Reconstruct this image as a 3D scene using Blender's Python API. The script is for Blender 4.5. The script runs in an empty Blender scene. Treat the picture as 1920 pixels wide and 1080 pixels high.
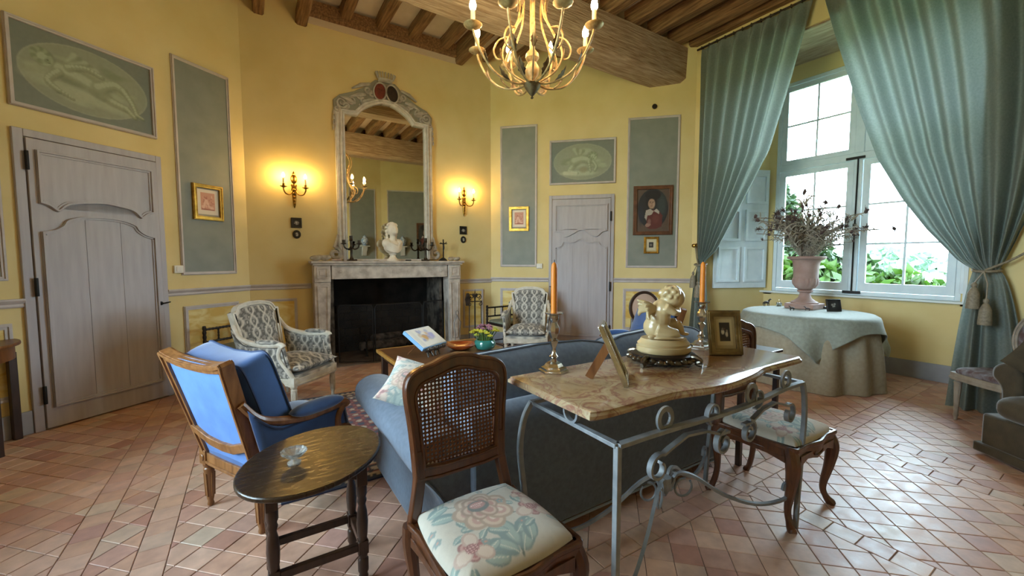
import bpy, bmesh, math, random
import numpy as np
from mathutils import Vector, Matrix
random.seed(7)
R = math.radians
PI = math.pi
sc = bpy.context.scene
COL = sc.collection

# ---------------------------------------------------------------- camera
CAM_F, CAM_YAW, CAM_P, CAM_H = 770.0, R(57.55), R(3.87), 1.42
cam = bpy.data.cameras.new('camera')
cam.sensor_width = 36.0
cam.lens = CAM_F / 1920 * 36
cam.clip_start = 0.03
cam.clip_end = 500
camo = bpy.data.objects.new('camera', cam)
COL.objects.link(camo)
camo.location = (0, 0, CAM_H)
camo.rotation_euler = (R(90) - CAM_P, 0, CAM_YAW - R(90))
sc.camera = camo

# ---------------------------------------------------------------- world, exposure
SKY = 14.0
w = bpy.data.worlds.new('sky')
sc.world = w
w.use_nodes = True
bg = w.node_tree.nodes['Background']
bg.inputs[0].default_value = (0.64, 0.855, 1.0, 1)
bg.inputs[1].default_value = SKY
sc.view_settings.view_transform = 'Standard'
sc.view_settings.look = 'None'
sc.view_settings.gamma = 1.0
sc.view_settings.use_curve_mapping = False
sc.view_settings.exposure = 1.4
sc.cycles.max_bounces = 12
sc.cycles.diffuse_bounces = 6
sc.cycles.transparent_max_bounces = 16
sc.cycles.sample_clamp_indirect = 8.0


def portal(name, loc, rot, sx, sy):
    d = bpy.data.lights.new(name, 'AREA')
    d.shape = 'RECTANGLE'
    d.size = sx
    d.size_y = sy
    d.cycles.is_portal = True
    o = bpy.data.objects.new(name, d)
    o.location = loc
    o.rotation_euler = rot
    COL.objects.link(o)


portal('window_portal', (6.80, 2.18, 2.5), (0, R(90), 0), 3.1, 2.1)      # faces into the room (-x)
portal('window_portal', (-2.45, 2.35, 2.25), (0, R(-90), 0), 3.0, 2.1)
BULB_E = 140.0      # radiance of the chandelier bulbs
SCON_E = 200.0


# ---------------------------------------------------------------- mesh helpers
class MB:
    def __init__(s):
        s.v = []
        s.f = []

    def add(s, V, F):
        o = len(s.v)
        s.v += [tuple(map(float, p)) for p in V]
        s.f += [tuple(i + o for i in q) for q in F]
        return s

    def bx(s, x0, x1, y0, y1, z0, z1):
        return s.add([(x0, y0, z0), (x1, y0, z0), (x1, y1, z0), (x0, y1, z0), (x0, y0, z1), (x1, y0, z1), (x1, y1, z1), (x0, y1, z1)],
                     [(3, 2, 1, 0), (4, 5, 6, 7), (0, 1, 5, 4), (1, 2, 6, 5), (2, 3, 7, 6), (3, 0, 4, 7)])

    def box(s, c, d, M=None):
        t = MB().bx(-d[0] / 2, d[0] / 2, -d[1] / 2, d[1] / 2, -d[2] / 2, d[2] / 2)
        if M is not None:
            t.xf(M)
        t.xf(Matrix.Translation(c))
        return s.add(t.v, t.f)

    def xf(s, M):
        s.v = [tuple(M @ Vector(p)) for p in s.v]
        return s

    def join(s, o, M=None):
        if M is not None:
            o.xf(M)
        return s.add(o.v, o.f)

    def tube(s, pts, r, n=8, close=False, flat=None):
        """sweep a round (or flat=(a,b) rectangular) section along pts"""
        P = [Vector(p) for p in pts]
        m = len(P)
        rs = r if isinstance(r, (list, tuple)) else [r] * m
        T = []
        for i in range(m):
            a = P[(i - 1) % m] if (close or i > 0) else P[i]
            b = P[(i + 1) % m] if (close or i < m - 1) else P[i]
            t = b - a
            T.append(t.normalized() if t.length > 1e-9 else Vector((0, 0, 1)))
        ref = Vector((0, 0, 1)) if abs(T[0].z) < 0.9 else Vector((0, 1, 0))
        N = (ref - T[0] * ref.dot(T[0])).normalized()
        V = []
        sec = [(math.cos(2 * PI * k / n), math.sin(2 * PI * k / n)) for k in range(n)]
        if flat:
            sec = [(-flat[0], -flat[1]), (flat[0], -flat[1]), (flat[0], flat[1]), (-flat[0], flat[1])]
            n = 4
        for i in range(m):
            if i:
                N = N - T[i] * N.dot(T[i])
                if N.length < 1e-6:
                    N = T[i].orthogonal()
                N.normalize()
            B = T[i].cross(N)
            for a, b in sec:
                V.append(P[i] + (N * a + B * b) * (rs[i] if not flat else rs[i]))
        F = []
        for i in range(m if close else m - 1):
            j = (i + 1) % m
            for k in range(n):
                l = (k + 1) % n
                F.append((i * n + k, i * n + l, j * n + l, j * n + k))
        if not close:
            F.append(tuple(range(n))[::-1])
            F.append(tuple((m - 1) * n + k for k in range(n)))
        return s.add(V, F)

    def lathe(s, prof, n=20, c=(0, 0, 0), sx=1, sy=1, caps=True, rad=None):
        V = []
        for r, z in prof:
            for k in range(n):
                a = 2 * PI * k / n
                q = r * (rad(a, z) if rad else 1)
                V.append((c[0] + q * math.cos(a) * sx, c[1] + q * math.sin(a) * sy, c[2] + z))
        F = []
        for i in range(len(prof) - 1):
            for k in range(n):
                l = (k + 1) % n
                F.append((i * n + k, i * n + l, (i + 1) * n + l, (i + 1) * n + k))
        if caps:
            F.append(tuple(range(n))[::-1])
            F.append(tuple((len(prof) - 1) * n + k for k in range(n)))
        return s.add(V, F)

    def prism(s, poly, z0, z1, ax='z'):
        n = len(poly)
        mp = {'z': lambda a, b, c: (a, b, c), 'y': lambda a, b, c: (a, c, b), 'x': lambda a, b, c: (c, a, b)}[ax]
        V = [mp(a, b, z0) for a, b in poly] + [mp(a, b, z1) for a, b in poly]
        F = [tuple(range(n))[::-1], tuple(range(n, 2 * n))] + [(i, (i + 1) % n, n + (i + 1) % n, n + i) for i in range(n)]
        return s.add(V, F)

    def ring(s, outer, inner, y0, y1, ax='y'):
        """flat ring between two closed outlines (x,z), thickness y0..y1"""
        n = len(outer)
        mp = {'y': lambda p, c: (p[0], c, p[1]), 'z': lambda p, c: (p[0], p[1], c), 'x': lambda p, c: (c, p[0], p[1])}[ax]
        V = [mp(p, y0) for p in outer] + [mp(p, y0) for p in inner] + [mp(p, y1) for p in outer] + [mp(p, y1) for p in inner]
        F = []
        for i in range(n):
            j = (i + 1) % n
            F += [(i, j, n + j, n + i), (2 * n + j, 2 * n + i, 3 * n + i, 3 * n + j),
                  (j, i, 2 * n + i, 2 * n + j), (n + i, n + j, 3 * n + j, 3 * n + i)]
        return s.add(V, F)

    def ell(s, c, r, n=14, m=9, M=None):
        V = [(0, 0, -1)]
        for i in range(1, m):
            p = -PI / 2 + PI * i / m
            for k in range(n):
                a = 2 * PI * k / n
                V.append((math.cos(p) * math.cos(a), math.cos(p) * math.sin(a), math.sin(p)))
        V.append((0, 0, 1))
        F = []
        for k in range(n):
            l = (k + 1) % n
            F.append((0, 1 + l, 1 + k))
            F.append((len(V) - 1, 1 + (m - 2) * n + k, 1 + (m - 2) * n + l))
            for i in range(m - 2):
                F.append((1 + i * n + k, 1 + i * n + l, 1 + (i + 1) * n + l, 1 + (i + 1) * n + k))
        o = []
        for v in V:
            q = Vector((v[0] * r[0], v[1] * r[1], v[2] * r[2]))
            if M is not None:
                q = M @ q
            o.append(q + Vector(c))
        return s.add(o, F)

    def grid(s, fn, nu, nv, cu=False):
        V = [fn(i / (nu if cu else nu - 1), j / (nv - 1)) for j in range(nv) for i in range(nu)]
        F = []
        for j in range(nv - 1):
            for i in range(nu if cu else nu - 1):
                k = (i + 1) % nu
                F.append((j * nu + i, j * nu + k, (j + 1) * nu + k, (j + 1) * nu + i))
        return s.add(V, F)


def boxcush(w_, h_, t_, e=.32, nu=48, bul=.62):
    """boxy upholstered cushion standing in the x-z plane, thickness along y; seams at y = +-t/3"""
    lv = [(.02, -bul), (.35, -bul * .97), (.65, -bul * .90), (.85, -bul * .77), (.95, -bul * .65), (1.0, -.36), (1.018, -.18), (1.022, 0), (1.018, .18), (1.0, .36), (.95, bul * .65), (.85, bul * .77), (.65, bul * .90), (.35, bul * .97), (.02, bul)]
    return MB().grid(lambda u, v: (w_ / 2 * lv[round(v * 14)][0] * sgnpow(math.cos(2 * PI * u), e), t_ * lv[round(v * 14)][1], h_ / 2 * lv[round(v * 14)][0] * sgnpow(math.sin(2 * PI * u), e)), nu, 15, True)


def boxring(w_, h_, y, e=.32, n=64):
    return [Vector((w_ / 2 * sgnpow(math.cos(a), e), y, h_ / 2 * sgnpow(math.sin(a), e))) for a in np.linspace(0, 2 * PI, n + 1)[:-1]]


def pillow(w_, h_, t_, n=40):
    """knife-edge pillow with pointed corners, in the x-z plane"""
    mb = MB()
    for sg in (-1, 1):
        def f(u, v, sg=sg):
            a, b = 2 * u - 1, 2 * v - 1
            k = (max(0, 1 - a * a) * max(0, 1 - b * b)) ** .55
            return (a * w_ / 2 * (1 - .10 * (1 - b * b)), sg * t_ / 2 * k, b * h_ / 2 * (1 - .10 * (1 - a * a)))
        mb.grid(f, n, n)
    return mb


def sgnpow(x, p):
    return math.copysign(abs(x) ** p, x)


def cushion(sx, sy, sz, e1=.45, e2=.35, n=28, m=14, fn=None):
    """pillow: superellipsoid, optional deformation"""
    mb = MB()

    def f(u, v):
        a = 2 * PI * u
        p = -PI / 2 + PI * v
        cp = sgnpow(math.cos(p), e1)
        q = Vector((sx / 2 * cp * sgnpow(math.cos(a), e2), sy / 2 * cp * sgnpow(math.sin(a), e2), sz / 2 * sgnpow(math.sin(p), e1 * 1.6)))
        return fn(q) if fn else q
    mb.grid(f, n, m, True)
    return mb


def inset(poly, d):
    """inset a closed polygon (ccw or cw) by mitred distance d"""
    n = len(poly)
    A = sum(poly[i][0] * poly[(i + 1) % n][1] - poly[(i + 1) % n][0] * poly[i][1] for i in range(n))
    sg = 1 if A > 0 else -1
    out = []
    for i in range(n):
        p0, p1, p2 = Vector(poly[i - 1]), Vector(poly[i]), Vector(poly[(i + 1) % n])
        a = (p1 - p0).normalized()
        b = (p2 - p1).normalized()
        na = Vector((-a.y, a.x)) * sg
        nb = Vector((-b.y, b.x)) * sg
        m = na + nb
        if m.length < 1e-6:
            m = na
        m.normalize()
        k = max(0.35, m.dot(na))
        out.append(tuple(p1 + m * (d / k)))
    return out


def rect(x0, x1, z0, z1):
    return [(x0, z0), (x1, z0), (x1, z1), (x0, z1)]


def smoothpath(pts, k=6, close=False):
    """Catmull-Rom through pts"""
    P = [Vector(p) for p in pts]
    n = len(P)
    out = []
    for i in range(n if close else n - 1):
        p0 = P[(i - 1) % n] if (close or i > 0) else P[i]
        p1 = P[i]
        p2 = P[(i + 1) % n]
        p3 = P[(i + 2) % n] if (close or i < n - 2) else p2
        for j in range(k):
            t = j / k
            out.append(0.5 * ((2 * p1) + (p2 - p0) * t + (2 * p0 - 5 * p1 + 4 * p2 - p3) * t * t + (3 * p1 - p0 - 3 * p2 + p3) * t ** 3))
    if not close:
        out.append(P[-1])
    return [tuple(p) for p in out]


def spiral(c, r0, r1, a0, turns, n=22):
    """planar spiral (x,z) points from radius r0 to r1"""
    return [(c[0] + (r0 + (r1 - r0) * t / n) * math.cos(a0 + turns * 2 * PI * t / n), c[1] + (r0 + (r1 - r0) * t / n) * math.sin(a0 + turns * 2 * PI * t / n)) for t in range(n + 1)]


def mesh_of(name, mb, smooth=True, ang=38):
    me = bpy.data.meshes.new(name)
    me.from_pydata(mb.v, [], mb.f)
    me.update()
    bm = bmesh.new()
    bm.from_mesh(me)
    bmesh.ops.recalc_face_normals(bm, faces=bm.faces)
    bm.to_mesh(me)
    bm.free()
    if smooth:
        me.polygons.foreach_set('use_smooth', [True] * len(me.polygons))
        me.set_sharp_from_angle(angle=R(ang))
    return me


def obj(name, mb, m, parent=None, loc=None, rz=0, bev=0, smooth=True, ang=38, sub=0, solid=0, label=None, cat=None, group=None, kind=None):
    me = mb if isinstance(mb, bpy.types.Mesh) else mesh_of(name, mb, smooth, ang)
    o = bpy.data.objects.new(name, me)
    COL.objects.link(o)
    if m is not None:
        if len(me.materials) == 0:
            me.materials.append(m)
    if parent is not None:
        o.parent = parent
    if loc is not None:
        o.location = loc
    if rz:
        o.rotation_euler[2] = rz
    if solid:
        d = o.modifiers.new('solid', 'SOLIDIFY')
        d.thickness = solid
        d.offset = 0
    if bev:
        d = o.modifiers.new('bevel', 'BEVEL')
        d.width = bev
        d.segments = 2
        d.limit_method = 'ANGLE'
        d.angle_limit = R(40)
    if sub:
        d = o.modifiers.new('sub', 'SUBSURF')
        d.levels = sub
        d.render_levels = sub
    tag(o, label, cat, group, kind)
    return o


def tag(o, label=None, cat=None, group=None, kind=None):
    if label:
        o['label'] = label
    if cat:
        o['category'] = cat
    if group:
        o['group'] = group
    if kind:
        o['kind'] = kind
    return o


def thing(name, label, cat, loc=(0, 0, 0), rz=0, group=None, kind=None):
    o = bpy.data.objects.new(name, None)
    o.empty_display_size = 0.1
    COL.objects.link(o)
    o.location = loc
    o.rotation_euler[2] = rz
    return tag(o, label, cat, group, kind)


def dup(root, loc, rz, label):
    r = root.copy()
    COL.objects.link(r)
    r.location = loc
    r.rotation_euler[2] = rz
    r['label'] = label
    for ch in list(root.children):
        c = ch.copy()
        COL.objects.link(c)
        c.parent = r
        for g in list(ch.children):
            d = g.copy()
            COL.objects.link(d)
            d.parent = c
    return r


def remesh(mb, voxel, smooth_it=4, factor=.5):
    """fuse overlapping closed pieces into one continuous skin"""
    me = mesh_of('tmp', mb, False)
    o = bpy.data.objects.new('tmp', me)
    COL.objects.link(o)
    d = o.modifiers.new('r', 'REMESH')
    d.mode = 'VOXEL'
    d.voxel_size = voxel
    d.use_smooth_shade = True
    if smooth_it:
        d = o.modifiers.new('s', 'SMOOTH')
        d.iterations = smooth_it
        d.factor = factor
    dg = bpy.context.evaluated_depsgraph_get()
    out = bpy.data.meshes.new_from_object(o.evaluated_get(dg))
    out.materials.clear()
    bpy.data.objects.remove(o)
    bpy.data.meshes.remove(me)
    out.polygons.foreach_set('use_smooth', [True] * len(out.polygons))
    return out


def paint(me, fn):
    """colour attribute 'Col' from fn(N x 3 coords) -> N x 3 linear rgb"""
    n = len(me.vertices)
    co = np.empty(n * 3, np.float32)
    me.vertices.foreach_get('co', co)
    c = fn(co.reshape(n, 3))
    a = me.color_attributes.new('Col', 'FLOAT_COLOR', 'POINT')
    q = np.ones((n, 4), np.float32)
    q[:, :3] = c
    a.data.foreach_set('color', q.ravel())
    return me


# ---------------------------------------------------------------- materials
def lin(h):
    h = h.lstrip('#')
    c = [int(h[i:i + 2], 16) / 255 for i in (0, 2, 4)]
    return tuple(x / 12.92 if x <= .04045 else ((x + .055) / 1.055) ** 2.4 for x in c)


MATS = {}


def mat(name, col=None, rough=.6, metal=0, col2=None, scale=6, detail=4, bump=0, bscale=60, bdist=.004, stretch=(1, 1, 1), attr=False,
        emit=None, estr=0, sheen=0, transl=0, spec=.5, coat=0, contrast=1.0, rvar=0, dist=0.0, alpha=1.0, bstretch=(1, 1, 1)):
    if name in MATS:
        return MATS[name]
    m = bpy.data.materials.new(name)
    m.use_nodes = True
    nt = m.node_tree
    N, L = nt.nodes, nt.links
    b = N['Principled BSDF']
    b.inputs['Roughness'].default_value = rough
    b.inputs['Metallic'].default_value = metal
    b.inputs['Specular IOR Level'].default_value = spec
    if sheen:
        b.inputs['Sheen Weight'].default_value = sheen
        b.inputs['Sheen Roughness'].default_value = .4
    if coat:
        b.inputs['Coat Weight'].default_value = coat
        b.inputs['Coat Roughness'].default_value = .12
    if alpha < 1:
        b.inputs['Alpha'].default_value = alpha
    tc = N.new('ShaderNodeTexCoord')
    cout = None
    if col2 is not None or rvar:
        mp = N.new('ShaderNodeMapping')
        mp.inputs['Scale'].default_value = stretch
        L.new(tc.outputs['Object'], mp.inputs[0])
        nz = N.new('ShaderNodeTexNoise')
        nz.inputs['Scale'].default_value = scale
        nz.inputs['Detail'].default_value = detail
        nz.inputs['Distortion'].default_value = dist
        L.new(mp.outputs[0], nz.inputs['Vector'])
        fac = nz.outputs['Fac']
        rp = N.new('ShaderNodeMapRange')
        k = .18 / contrast
        rp.inputs[1].default_value = .5 - k
        rp.inputs[2].default_value = .5 + k
        L.new(fac, rp.inputs[0])
        fac = rp.outputs[0]
        if col2 is not None:
            mx = N.new('ShaderNodeMix')
            mx.data_type = 'RGBA'
            mx.inputs[6].default_value = (*lin(col), 1)
            mx.inputs[7].default_value = (*lin(col2), 1)
            L.new(fac, mx.inputs[0])
            cout = mx.outputs[2]
        if rvar:
            rr = N.new('ShaderNodeMapRange')
            rr.inputs[3].default_value = max(.02, rough - rvar)
            rr.inputs[4].default_value = rough + rvar
            L.new(fac, rr.inputs[0])
            L.new(rr.outputs[0], b.inputs['Roughness'])
    if attr:
        at = N.new('ShaderNodeAttribute')
        at.attribute_name = 'Col'
        cout = at.outputs['Color']
    if cout is not None:
        L.new(cout, b.inputs['Base Color'])
    elif col:
        b.inputs['Base Color'].default_value = (*lin(col), 1)
    if emit:
        b.inputs['Emission Color'].default_value = (*lin(emit), 1)
        b.inputs['Emission Strength'].default_value = estr
    if bump:
        mp2 = N.new('ShaderNodeMapping')
        mp2.inputs['Scale'].default_value = bstretch
        L.new(tc.outputs['Object'], mp2.inputs[0])
        n2 = N.new('ShaderNodeTexNoise')
        n2.inputs['Scale'].default_value = bscale
        n2.inputs['Detail'].default_value = 5
        L.new(mp2.outputs[0], n2.inputs['Vector'])
        bp = N.new('ShaderNodeBump')
        bp.inputs['Strength'].default_value = bump
        bp.inputs['Distance'].default_value = bdist
        L.new(n2.outputs['Fac'], bp.inputs['Height'])
        L.new(bp.outputs[0], b.inputs['Normal'])
    if transl:
        tr = N.new('ShaderNodeBsdfTranslucent')
        if cout is not None:
            L.new(cout, tr.inputs[0])
        else:
            tr.inputs[0].default_value = (*lin(col), 1)
        ms = N.new('ShaderNodeMixShader')
        ms.inputs[0].default_value = transl
        L.new(b.outputs[0], ms.inputs[1])
        L.new(tr.outputs[0], ms.inputs[2])
        L.new(ms.outputs[0], N['Material Output'].inputs[0])
    MATS[name] = m
    return m


def glass_mat(name, tint=(1, 1, 1), mixmax=.12):
    m = bpy.data.materials.new(name)
    m.use_nodes = True
    nt = m.node_tree
    nt.nodes.clear()
    o = nt.nodes.new('ShaderNodeOutputMaterial')
    t = nt.nodes.new('ShaderNodeBsdfTransparent')
    t.inputs[0].default_value = (*tint, 1)
    g = nt.nodes.new('ShaderNodeBsdfGlossy')
    g.inputs['Roughness'].default_value = .02
    fr = nt.nodes.new('ShaderNodeFresnel')
    fr.inputs[0].default_value = 1.45
    mx = nt.nodes.new('ShaderNodeMixShader')
    nt.links.new(fr.outputs[0], mx.inputs[0])
    nt.links.new(t.outputs[0], mx.inputs[1])
    nt.links.new(g.outputs[0], mx.inputs[2])
    nt.links.new(mx.outputs[0], o.inputs[0])
    return m


M_wall = mat('yellow_plaster', '#DDCB94', .8, col2='#D5C186', scale=2.2, bump=.12, bscale=24)
M_ceil = mat('white_plaster', '#D9D0C0', .85, col2='#C7BBA6', scale=3, bump=.2, bscale=20)
M_trim = mat('lilac_grey_trim', '#C2BAB6', .5, col2='#B4ABA6', scale=9)
M_door = mat('lilac_grey_door', '#AEA9AB', .45, col2='#A39D9F', scale=4, stretch=(6, 6, .6), bump=.05, bscale=30)
M_panel = mat('grey_green_panel', '#868A80', .55, col2='#7B8077', scale=5, bump=.08, bscale=30)
M_marbled = mat('painted_yellow_marble', '#E2CE88', .6, col2='#CFA94E', scale=3.2, stretch=(1, 1, 2), dist=1.5, contrast=1.5)
M_base = mat('grey_baseboard', '#9B9CA0', .6, col2='#8D8D92', scale=6)
M_beam = mat('weathered_oak_beam', '#C2AC92', .8, col2='#8F755A', scale=6, stretch=(.6, 8, 8), bump=.7, bscale=14, bdist=.03, bstretch=(.5, 5, 5))
M_joist = mat('brown_oak_joist', '#96724A', .75, col2='#5C3E22', scale=5, stretch=(9, .6, 9), bump=.6, bscale=14, bdist=.02, bstretch=(5, .5, 5))
M_iron = mat('grey_wrought_iron', '#8E9294', .55, .25, col2='#70757A', scale=14, bump=.15, bscale=60)
M_black = mat('black_iron', '#191817', .55, .4)
M_brass = mat('brass', '#A98440', .32, 1, col2='#6E5224', scale=20)
M_gold = mat('gilt_frame', '#C79A43', .33, .9, col2='#8E6522', scale=18)
M_silver = mat('silver', '#DEDCD6', .2, 1, col2='#A9A59C', scale=14)
M_wood = mat('walnut', '#7C4E28', .38, col2='#5A3418', scale=7, stretch=(5, 5, .8), coat=.15)
M_oak = mat('honey_wood', '#93653A', .36, col2='#6A4220', scale=7, stretch=(5, 5, .8), coat=.2)
M_dark = mat('dark_wood', '#3A2416', .38, col2='#241309', scale=7, stretch=(5, 5, .8), coat=.15)
M_black_wood = mat('blackened_wood', '#241811', .5, col2='#150D08', scale=10)
M_white_paint = mat('antique_white_paint', '#DAD3C4', .5, col2='#C2B8A4', scale=16, bump=.1, bscale=50)
M_bluevel = mat('blue_velvet', '#3A5F96', .8, col2='#2C4B7A', scale=5, sheen=.7, bump=.1, bscale=90, contrast=.8)
M_bluevel_l = mat('light_blue_velvet', '#4E7DBE', .8, col2='#3F6CAA', scale=9, sheen=.3, bump=.1, bscale=90, contrast=.8)
M_sofa = mat('blue_grey_linen', '#626D7B', .88, col2='#56616F', scale=40, sheen=.25, bump=.25, bscale=300, bdist=.002)
M_cane = mat('cane', '#6E4220', .5, col2='#4F2C12', scale=30)
M_cerm = mat('cream_ceramic', '#BFA97E', .3, col2='#B09A6F', scale=7, coat=.3)
M_plaster = mat('white_biscuit', '#E4DCCB', .5, col2='#D6CBB6', scale=9)
M_terra = mat('pink_terracotta', '#A98F86', .7, col2='#987B72', scale=9, bump=.1, bscale=60)
M_glass = glass_mat('window_glass')
M_bulb = mat('lit_bulb', '#FFE2A8', .4, emit='#FFD597', estr=BULB_E)
M_bulb2 = mat('lit_sconce_bulb', '#FFD58A', .4, emit='#FFCD78', estr=SCON_E)
M_candle = mat('orange_wax', '#CC7822', .45, spec=.4)
M_ivory = mat('ivory_candle_sleeve', '#D8C79E', .5)
M_winpaint = mat('pale_blue_window_paint', '#D9E5E9', .45, col2='#CDDBE1', scale=8)
M_art = mat('painted_print', rough=.55, attr=True)
M_cloth_art = mat('printed_cloth', rough=.9, attr=True, sheen=.2, bump=.2, bscale=260, bdist=.002)
# ================================================================= ROOM SHELL
CL, CR, CN, CE, CF, CG, CH, CI = (-.018, 6.123), (3.471, 6.123), (5.757, 3.884), (5.757, -.15), (3.5, -.9), (0, -.9), (-2.3, .9), (-2.3, 4.314)
WH = 4.86
AL, AR = R(38.4), R(-44.4)


def wall(name, p0, p1, openings=(), th=.12):
    """p0 = viewer's left end; local x along wall, -y into the room; openings = (x0,x1,z0,z1)"""
    d = Vector((p1[0] - p0[0], p1[1] - p0[1]))
    Ln = d.length
    mb = MB()
    x = 0
    for (a, b, z0, z1) in openings:
        mb.bx(x, a, 0, th, -.05, WH)
        if z0 > -.04:
            mb.bx(a, b, 0, th, -.05, z0)
        mb.bx(a, b, 0, th, z1, WH)
        x = b
    mb.bx(x, Ln, 0, th, -.05, WH)
    return obj(name, mb, M_wall, loc=(p0[0], p0[1], 0), rz=math.atan2(d.y, d.x), smooth=False, kind='structure')


W_left = wall('wall_left', CI, CL)
W_fire = wall('wall_fireplace', CL, CR, [(.90, 2.58, -.05, 1.16)])
W_right = wall('wall_right', CR, CN)
W_win = wall('wall_window', CN, CE, [(.22, 2.92, -.05, 4.22)])
W_rr = wall('wall_rear_right', CE, CF)
W_rear = wall('wall_rear', CF, CG)
W_rl = wall('wall_rear_left', CG, CH)
W_west = wall('wall_west', CH, CI, [(.4, 2.5, .75, 3.75)])
LW0 = 3.716 - 1.44 + .0      # local x on wall_left of the point s=0 (door centre); corner is s=1.44
_L = math.hypot(CL[0] - CI[0], CL[1] - CI[1])
LW0 = _L - 1.44

# window recess: splayed reveals, back wall under the window, planked soffit
mb = MB()
NX = 6.75


def quadwall(mb, a, b, z0, z1, th=.1):
    d = Vector((b[0] - a[0], b[1] - a[1])).normalized()
    n = Vector((-d.y, d.x)) * th
    P = [a, b, (b[0] + n.x, b[1] + n.y), (a[0] + n.x, a[1] + n.y)]
    mb.prism(P, z0, z1)


quadwall(mb, (5.80, 3.664), (NX + .05, 3.27), -.05, 4.3)
quadwall(mb, (NX + .05, 1.06), (5.80, .95), -.05, 4.3)
mb.bx(NX, NX + .3, 1.0, 3.35, -.05, .93)
mb.bx(NX, NX + .3, 1.0, 3.35, 4.0, 4.3)
mb.bx(NX, NX + .3, 3.18, 3.4, .9, 4.05)
mb.bx(NX, NX + .3, .9, 1.18, .9, 4.05)
obj('wall_window_recess', mb, M_wall, kind='structure', smooth=False)
sof = thing('trim_1', None, None, kind='structure')
M_plank = mat('grey_lintel_planks', '#B8A98C', .8, col2='#8C7A5E', scale=6, stretch=(8, .6, 8), bump=.6, bscale=12, bdist=.02, bstretch=(5, .5, 5))
for x0, x1, dz in ((5.78, 6.26, 0), (6.275, NX + .02, .012)):
    obj('soffit_plank', MB().bx(x0, x1, .9, 3.7, 4.20 + dz, 4.30), M_plank, sof, bev=.006)
# window sill and baseboards
obj('trim_2', MB().bx(NX - .07, NX + .1, 1.02, 3.34, .925, .953), mat('sill_paint', '#D6DDDA', .4), kind='structure', bev=.006)


def board(name, p0, p1, z0, z1, d, m, kind='structure', x0=0, x1=None, parent=None):
    v = Vector((p1[0] - p0[0], p1[1] - p0[1]))
    if x1 is None:
        x1 = v.length
    return obj(name, MB().bx(x0, x1, -d, .002, z0, z1), m, loc=(p0[0], p0[1], 0), rz=math.atan2(v.y, v.x), bev=.004, kind=kind)


board('baseboard_left', CI, CL, 0, .19, .018, M_base, x1=LW0 - .53)
board('baseboard_left', CI, CL, 0, .19, .018, M_base, x0=LW0 + .52)
board('baseboard_fireplace', CL, CR, 0, .19, .018, M_base, x1=.66)
board('baseboard_fireplace', CL, CR, 0, .19, .018, M_base, x0=2.87)
board('baseboard_right', CR, CN, 0, .19, .018, M_base, x1=.98)
board('baseboard_right', CR, CN, 0, .19, .018, M_base, x0=2.04)
board('baseboard_window', (NX, 3.25), (NX, 1.06), 0, .205, .02, M_base)
board('baseboard_window', (5.80, 3.664), (NX, 3.29), 0, .205, .02, M_base)
board('baseboard_rear', CE, CF, 0, .19, .018, M_base)
board('baseboard_rear', CF, CG, 0, .19, .018, M_base)


def rail(name, p0, p1, x0, x1, z=1.04, h=.072):
    v = Vector((p1[0] - p0[0], p1[1] - p0[1]))
    prof = [(0, z), (-.012, z), (-.02, z + .012), (-.016, z + .03), (-.03, z + .045), (-.038, z + .058), (-.038, z + h), (0, z + h)]
    obj(name, MB().prism(prof, x0, x1, 'x'), M_trim, loc=(p0[0], p0[1], 0), rz=math.atan2(v.y, v.x), kind='structure', ang=25)


rail('trim_3', CI, CL, 0, LW0 - .526)
rail('trim_4', CI, CL, LW0 + .506, _L)
rail('trim_5', CL, CR, 0, .70)
rail('trim_6', CL, CR, 2.83, 3.489)
rail('trim_7', CR, CN, 0, .985, 1.06)
rail('trim_8', CR, CN, 2.035, 3.2, 1.065)
rail('trim_9', CE, CF, 0, 2.79, 1.05)
rail('trim_10', CF, CG, 0, 3.5, 1.05)


# ---------------------------------------------------------------- painted wall panels with mouldings (parts of the walls)
def wpanel(wallo, x0, x1, z0, z1, m, mw=.034, name='wall_panel'):
    p = obj(name, MB().bx(x0 + .01, x1 - .01, -.006, .0, z0 + .01, z1 - .01), m, wallo, smooth=False)
    mo = MB()
    o = rect(x0, x1, z0, z1)
    mo.ring(o, inset(o, mw), -.014, -.001)
    mo.ring(inset(o, .007), inset(o, mw * .55), -.024, -.013)
    obj('moulding', mo, M_trim, p, bev=.003)
    return p


wpanel(W_left, LW0 + .656, LW0 + 1.275, 1.258, 3.565, M_panel)
wpanel(W_left, LW0 + .656, LW0 + 1.28, .30, .92, M_marbled, .045)
wpanel(W_left, LW0 - 1.25, LW0 - .60, .30, .92, M_marbled, .045)
wpanel(W_left, LW0 - 1.25, LW0 - .60, 1.258, 3.565, M_panel)
wpanel(W_fire, .16, .525, .30, .92, M_marbled, .035)
wpanel(W_fire, 2.95, 3.33, .30, .94, M_marbled, .035)
wpanel(W_right, .165, .79, 1.31, 3.635, M_panel)
wpanel(W_right, .16, .90, .30, .95, M_marbled, .045)
wpanel(W_right, 2.218, 2.99, 1.30, 3.63, M_panel)
wpanel(W_right, 2.185, 3.007, .30, .968, M_marbled, .045)
wpanel(W_rear, .18, .95, 1.3, 3.6, M_panel)
wpanel(W_rear, 1.3, 2.5, 1.3, 3.6, M_panel)
wpanel(W_rr, .75, 2.2, 1.3, 3.6, M_panel)

# ---------------------------------------------------------------- ceiling, joists, beam
ceil = obj('ceiling', MB().bx(-2.5, 5.9, -1.1, 6.3, 4.80, 4.9), M_ceil, kind='structure', smooth=False)


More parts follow.
